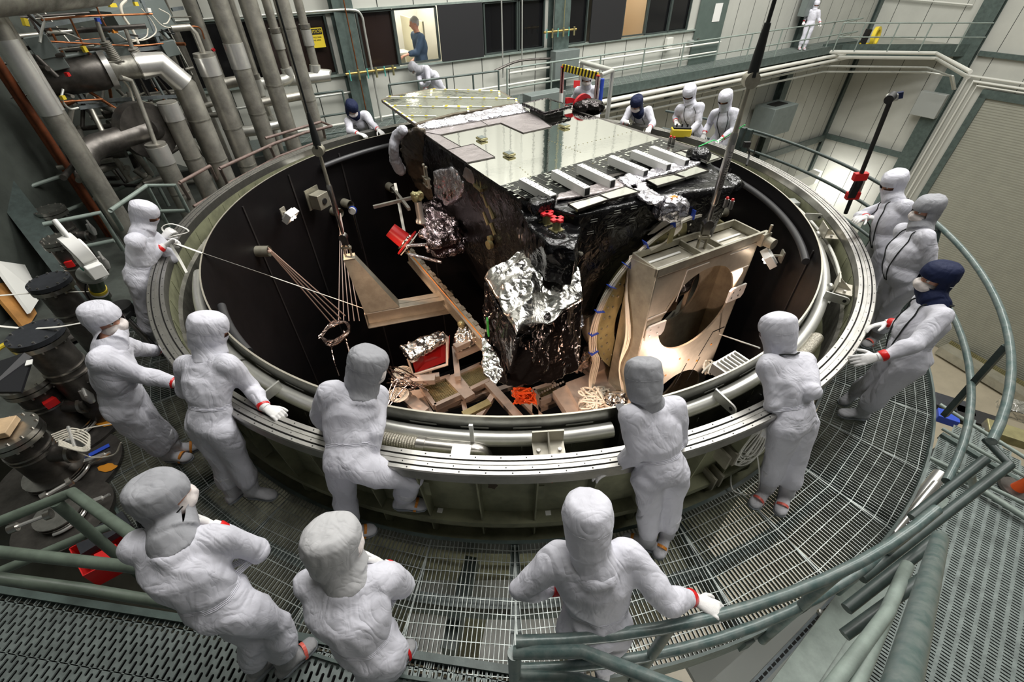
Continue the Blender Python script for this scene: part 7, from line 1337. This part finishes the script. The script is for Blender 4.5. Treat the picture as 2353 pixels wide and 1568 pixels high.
np_ = thing('plank_walkway', 'dark perforated steel plank walkway along the bottom of the picture', 'walkway', (-1.5, -6.2, ZP-.1)); E0, E3 = AT(30, 1362, ZP), AT(1180, 1543, ZP); ed = (E3-E0).normalized(); en = Vector((ed.y, -ed.x, 0))
if en.y > 0: en = -en
perforated('perforated_plank', np_, E0-ed*1.0+en*.06, ed, en, 132, 26, .042, .105, .023, .075, lambda c: True, z=ZP)
for k in range(9): MB().slab([E0-ed*1+en*(.06+.3*k)-Z3*.0, E0+ed*4.6+en*(.06+.3*k), E0+ed*4.6+en*(.06+.3*k)-Z3*.06, E0-ed*1+en*(.06+.3*k)-Z3*.06], en*.006).build('plank_edge', perfm, np_, None)
MB().bar(E0-ed*1.0-Z3*.04, E0+ed*4.6-Z3*.04, .05, .14).build('edge_angle', green, np_, None); MB().slab([E0-ed*1-Z3*.5, E3+ed*.4-Z3*.5, E3+ed*.4+en*3-Z3*.5, E0-ed*1+en*3-Z3*.5], Z3*-.02).build('dark_undersheet', black, np_, None)  # black sheet below the slots stands in for the darkness underneath
# near right corner railing
def rr(lab, parts, m_=railm, nm='guard_rail', r=.034, base=None):
    t = thing(nm, lab, 'railing', Vector(parts[0][1][0])-Z3*1.0)
    for n2, pts, *q in parts: MB().tube([Vector(p) for p in pts], q[0] if q else r, 16).build(n2, m_, t)
    return t
A_ = pol(5.5, -90.1, .05); P1_ = Vector((A_.x, A_.y, -1.25)); Q1, Q2 = AT(1500, 1568, .35), AT(1180, 1440, .02)
rr('worn green handrail starting at the bottom centre and sloping to the right', [('post', [Vector((A_.x, A_.y-.04, .02)), Vector((A_.x, A_.y-.04, -1.3))], .036), ('sloping_rail', [Vector((A_.x, A_.y-.04, .02)), AT(1340, 1498, .12), AT(1600, 1600, .32)], .032), ('sloping_rail', [Vector((A_.x, A_.y-.04, -.42)), AT(1330, 1560, -.32), AT(1450, 1600, -.25)], .03)])
# stairs to the lower right with stringers
ld = thing('lower_landing', 'grey perforated lower landing floor at the bottom right', 'landing', (5, -5, -3.8)); ZL = -3.6
L0 = AT(2353, 1000, ZL); lx = (AT(2300, 1300, ZL)-AT(2000, 1130, ZL)).normalized(); ly = Vector((-lx.y, lx.x, 0)); LO = AT(2100, 1350, ZL)
cor = [AT(2180, 1000, ZL), AT(2353, 1180, ZL), AT(2450, 1300, ZL), AT(2450, 1650, ZL), AT(1700, 1650, ZL), AT(2080, 1150, ZL)]
def inpoly(c, P_):
    r_ = False
    for a_, b_ in zip(P_, P_[1:]+P_[:1]):
        if (a_.y > c.y) != (b_.y > c.y) and c.x < (b_.x-a_.x)*(c.y-a_.y)/(b_.y-a_.y)+a_.x: r_ = not r_
    return r_
cor2 = [AT(2160, 1010, ZL), AT(2230, 960, ZL), AT(2420, 1130, ZL), AT(2480, 1700, ZL), AT(1650, 1700, ZL)]
perforated('perforated_plank', ld, LO-lx*4.5-ly*4.2, lx, ly, 70, 190, .13, .045, .09, .018, lambda c: inpoly(c, cor2) and (c-CAM).length > 1.2)
MB().slab([p-Z3*.45 for p in cor2], Z3*-.02).build('dark_undersheet', mat('undersheet_dark', (.02, .025, .022), .6), ld, None)  # dark sheet in place of the unlit space below the landing
MB().bar(AT(2160, 1000, ZL+.0), AT(2420, 1160, ZL+.0), .08, .12).build('edge_angle', green, ld, None)
st = thing('stair_flight', 'green steel stair stringers and dark rails slanting at the bottom right', 'stairs', AT(2000, 1500, -2.5))
for (x0, y0, z0), (x1, y1, z1), w_, h_, nm in (((2150, 1130, -1.7), (1890, 1600, -1.2), .02, .24, 'stringer'), ((2075, 1215, -1.6), (1790, 1620, -1.1), .02, .2, 'stringer')): MB().bar(AT(x0, y0, z0), AT(x1, y1, z1), h_, w_).build(nm, greenl if nm == 'stringer' else raild, st, None)
for (x0, y0, z0), (x1, y1, z1), r_, m_ in (((2265, 1055, -.35), (2095, 1190, -.6), .035, raild), ((2320, 1068, -.3), (1980, 1330, -.5), .035, raild), ((2150, 1240, -.2), (1945, 1400, -.4), .035, raild), ((2120, 1330, -.1), (1940, 1460, -.3), .033, raild), ((2085, 1300, -.2), (1955, 1600, .2), .035, greenl), ((2045, 1400, 0), (1880, 1620, .3), .033, greenl), ((2160, 1236, .5), (2060, 1620, 1.55), .035, railm), ((2265, 1010, -.3), (2320, 1068, -.3), .03, raild), ((2230, 1090, -.5), (2240, 1130, -.9), .03, greenl)): MB().tube([AT(x0, y0, z0), AT(x1, y1, z1)], r_, 16).build('stair_rail', m_, st)
for (x0, y0, z0), (x1, y1, z1), r_, lb in (((2160, 930, -3), (2400, 1080, -3), .03, 'upper'), ((2120, 1045, -3), (2400, 1180, -3), .03, 'middle'), ((2165, 985, -3.3), (2380, 1110, -3.3), .03, 'lower'), ((2150, 1060, -3.5), (2420, 1230, -3.5), .045, 'bottom')): tag(MB().tube([AT(x0, y0, z0), AT(x1, y1, z1)], r_, 10).build('landing_rail', greenl), lb+' thin green landing rail beyond the tall curved railing', 'railing')
# lower left railings
rr('green railing with a peaked corner at the lower left', [('top_rail', [AT(-40, 1215, .1), AT(165, 1132, .1), AT(400, 1300, .1)], .034), ('mid_rail', [AT(-40, 1330, -.38), AT(210, 1225, -.38), AT(255, 1210, -.38)], .03), ('post', [AT(128, 1155, .08), AT(320, 1320, -1.0)], .034)], mat('olive_green_rail', (.11, .14, .11), .4, 0, .25, 8))
rr('pair of thick green rails crossing behind the big grey-hooded person', [('top_rail', [AT(-60, 1262, .06), AT(300, 1303, .06), AT(460, 1322, .06)], .034), ('mid_rail', [AT(-60, 1322, -.02), AT(200, 1355, -.3), AT(480, 1402, -.42)], .034)], mat('olive_green_rail', (.11, .14, .11), .4, 0, .25, 8))
bn = thing('storage_bin', 'red plastic bin with dark slabs inside behind the lower left railing', 'bin', AT(215, 1300, ZP)); bb = MB(); P_ = [AT(158, 1262, -.8), AT(270, 1205, -.8), AT(305, 1265, -.8), AT(190, 1325, -.8)]
for a_, b_ in zip(P_, P_[1:]+P_[:1]): bb.slab([a_, b_, b_-Z3*.18, a_-Z3*.18], (0, .01, 0))
bb.slab([p-Z3*.18 for p in P_], Z3*-.01); bb.build('bin_shell', mat('red_plastic', (.65, .02, .02), .35), bn, None); MB().slab([AT(170, 1240, -.75), AT(280, 1175, -.75), AT(300, 1205, -.75), AT(185, 1275, -.75)], Z3*-.06).build('dark_slab', navyfl, bn, None); MB().slab([AT(215, 1275, -.78), AT(265, 1250, -.78), AT(275, 1270, -.78), AT(225, 1298, -.78)], Z3*-.05).build('red_lid', red, bn, None)
# things below the walkway seen through the grating
for pts, z, m_, nm, lb in (([(940, 1332), (1060, 1335), (1050, 1400), (920, 1390)], -1.9, whitepaint, 'white_cabinet', 'white panel seen through the grating, left of the beam'), ([(1090, 1335), (1300, 1330), (1300, 1400), (1085, 1400)], -1.9, whitepaint, 'white_cabinet', 'white panel seen through the grating, right of the beam'), ([(935, 1410), (1040, 1415), (1020, 1500), (930, 1490)], -2.1, whitepaint, 'white_cabinet', 'lower white panel seen through the grating at left'), ([(1120, 1410), (1290, 1410), (1280, 1560), (1095, 1545)], -2.1, whitepaint, 'white_cabinet', 'largest white panel under the near railing'), ([(1560, 1500), (1830, 1400), (1920, 1480), (1640, 1640)], -3.4, boxl, 'equipment_cabinet', 'pale grey cabinet under the walkway at the bottom right'), ([(1300, 1200), (1560, 1170), (1660, 1300), (1330, 1350)], -1.9, mat('yellowish_panel', (.5, .5, .36), .5), 'white_cabinet', 'yellowish panel seen through the grating near the gray-booted feet')):
    tag(MB().slab([AT(x, y, z) for x, y in pts], Z3*-.08).build(nm, m_, None, None), lb, 'panel')
b = MB(); b.bar(AT(1085, 1290, -1.6), AT(1030, 1500, -1.6), .12, .2); tag(b.build('under_beam', green, None, None), 'green steel beam under the near grating', 'beam')
tr = thing('cable_tray', 'slotted steel strut and silver pipe running diagonally at bottom right', 'strut', AT(1900, 1400, -2)); p0, p1 = AT(2105, 1180, -1.35), AT(1690, 1620, -1.6); MB().bar(p0, p1, .06, .06).build('slotted_strut', mat('zinc_strut', (.3, .34, .36), .4, .7, .2, 10), tr, None)
b = MB()
for i in range(50): b.box(p0.lerp(p1, (i+.5)/50)+Z3*.031, (.04, .02, .003), p1-p0)
b.build('strut_slot', ink, tr, None)['kind'] = 'stuff'; MB().tube([AT(2150, 1110, -1.25), AT(1965, 1330, -1.4), AT(1790, 1590, -1.5)], .028, 12).build('silver_pipe', sclean, tr); MB().tube([AT(2160, 1090, -1.3), AT(2095, 1170, -1.4)], .06, 14).build('silver_sleeve', sclean, tr)
for t in (.15, .4, .62): p = p0.lerp(p1, t)+Z3*.05; MB().ball(p+Vector((.06, .05, 0)), .03, 8).build('clamp_nut', sclean, tr)
MB().slab([AT(1640, 1560, -2.4), AT(1900, 1330, -2.4), AT(1980, 1400, -2.4), AT(1760, 1640, -2.4)], Z3*-.25).build('grey_channel', boxl, tr, None)
tc = thing('traffic_cone', 'orange cone on a dark round base at the right edge', 'cone', AT(2335, 1125, ZL)); c_ = AT(2335, 1125, ZL+.03); MB().lathe([(0, .03), (.2, .03), (.22, 0), (0, 0)], n=32, c=c_).build('base', darksteel, tc); MB().cyl(c_, c_+Vector((0, 0, .4)), .09, .03).build('cone_body', mat('cone_orange', (.9, .12, .02), .4), tc)
for (x, y, z, s_, m_, nm, lb) in ((2190, 935, -6, (.8, .5, .2), navyfl, 'equipment_case', 'dark equipment case below the tall railing, left one'), (2245, 965, -6, (.9, .5, .2), ink, 'equipment_case', 'black laptop-like case below the tall railing, right one'), (2340, 945, -6, (.7, .5, .3), mlis, 'foil_heap', 'shiny foil heap at the right edge below the railing'), (2320, 1000, -5, (.8, .4, .2), gold, 'machine_part', 'brassy machine part at the right edge'), (2175, 960, -5.6, (.4, .3, .2), blue, 'blue_box', 'blue box beside the dark case below the railing')):
    tag(bevel(MB().box(AT(x, y, z), s_, (.8, -.5, 0)).build(nm, m_, None, None), .02), lb, 'box')
# warm spots inside the chamber: work lamps, plus added fills without a lamp
spot('work_or_fill_spot', FR(1.35, -2.75, .72), FR(1.2, -2.15, 0), 75, 110, (1, .74, .6), .06)
spot('work_or_fill_spot', (1.3, -3.2, -2.3), FR(1.1, -1.1, -.6), 130, 50, WARM, .06)  # added fill through the round hole, warms the inside of the frame
spot('work_or_fill_spot', (-1.2, -3.3, -.4), FR(1.3, -2.2, 0), 300, 58, (1, .80, .66), .08)  # added fill from near left, brightens the lower front plate
spot('work_or_fill_spot', f1[0]+f1[1]*.2, (-.4, -.6, -2.6), 220, 85, WARM, .05); spot('work_or_fill_spot', f2[0]+f2[1]*.2, (.6, -1.4, -2.8), 260, 80, WARM, .05)
spot('work_or_fill_spot', (-2.2, -2.9, -.5), (-.4, .2, -2.6), 260, 90, WARM, .08); spot('work_or_fill_spot', (1.6, -3.4, -1.2), (.2, -1.4, -3), 160, 110, WARM, .08)  # two added fills that warm the chamber interior
area('lower_fill_light', (.6, -7.6, -1.5), 2.5, .6, 40, (1, .98, .92), (.2, -4.8, -2.2))  # added fill outside the view, brightens the panels under the grating
GR = {'person': 'people in cleanroom suits around the chamber', 'steel_pipe': 'thick vertical steel pipes at the left rear', 'slim_pipe': 'slim pipes behind the thick pipes', 'flanged_pipe': 'flanged upright pipes at the left', 'cover_plate': 'round cover plates at the left', 'instrument_box': 'instrument boxes on the strut rack', 'wall_pipe': 'pale pipes under the catwalk edge', 'support_bracket': 'brackets in the rim gap', 'lifting_lug': 'lifting lugs in the rim gap', 'flexible_hose': 'flexible hoses in the rim gap', 'white_cabinet': 'panels seen through the grating', 'steel_column': 'green steel columns on the walls', 'landing_rail': 'thin rails beyond the tall curved railing', 'lifting_sling': 'lifting slings', 'work_lamp': 'work lamps on the black wall', 'reducer_pipe': 'thin pipes with white reducers', 'cable_tangle': 'cable tangles deep in the chamber', 'blackout_screen': 'blackout boards on the window wall'}
for o_ in COL.objects:
    if o_.parent is None and o_.get('label'):
        k_ = o_.name.split('.')[0]
        if k_ in GR and not o_.get('group') and not ('office' in o_['label'] and k_ == 'person'): o_['group'] = GR[k_]
if 'workbench' in bpy.data.scenes:
    bpy.data.objects.remove(TOB); bpy.data.scenes.remove(bpy.data.scenes['workbench'])
bpy.data.orphans_purge(do_recursive=True)
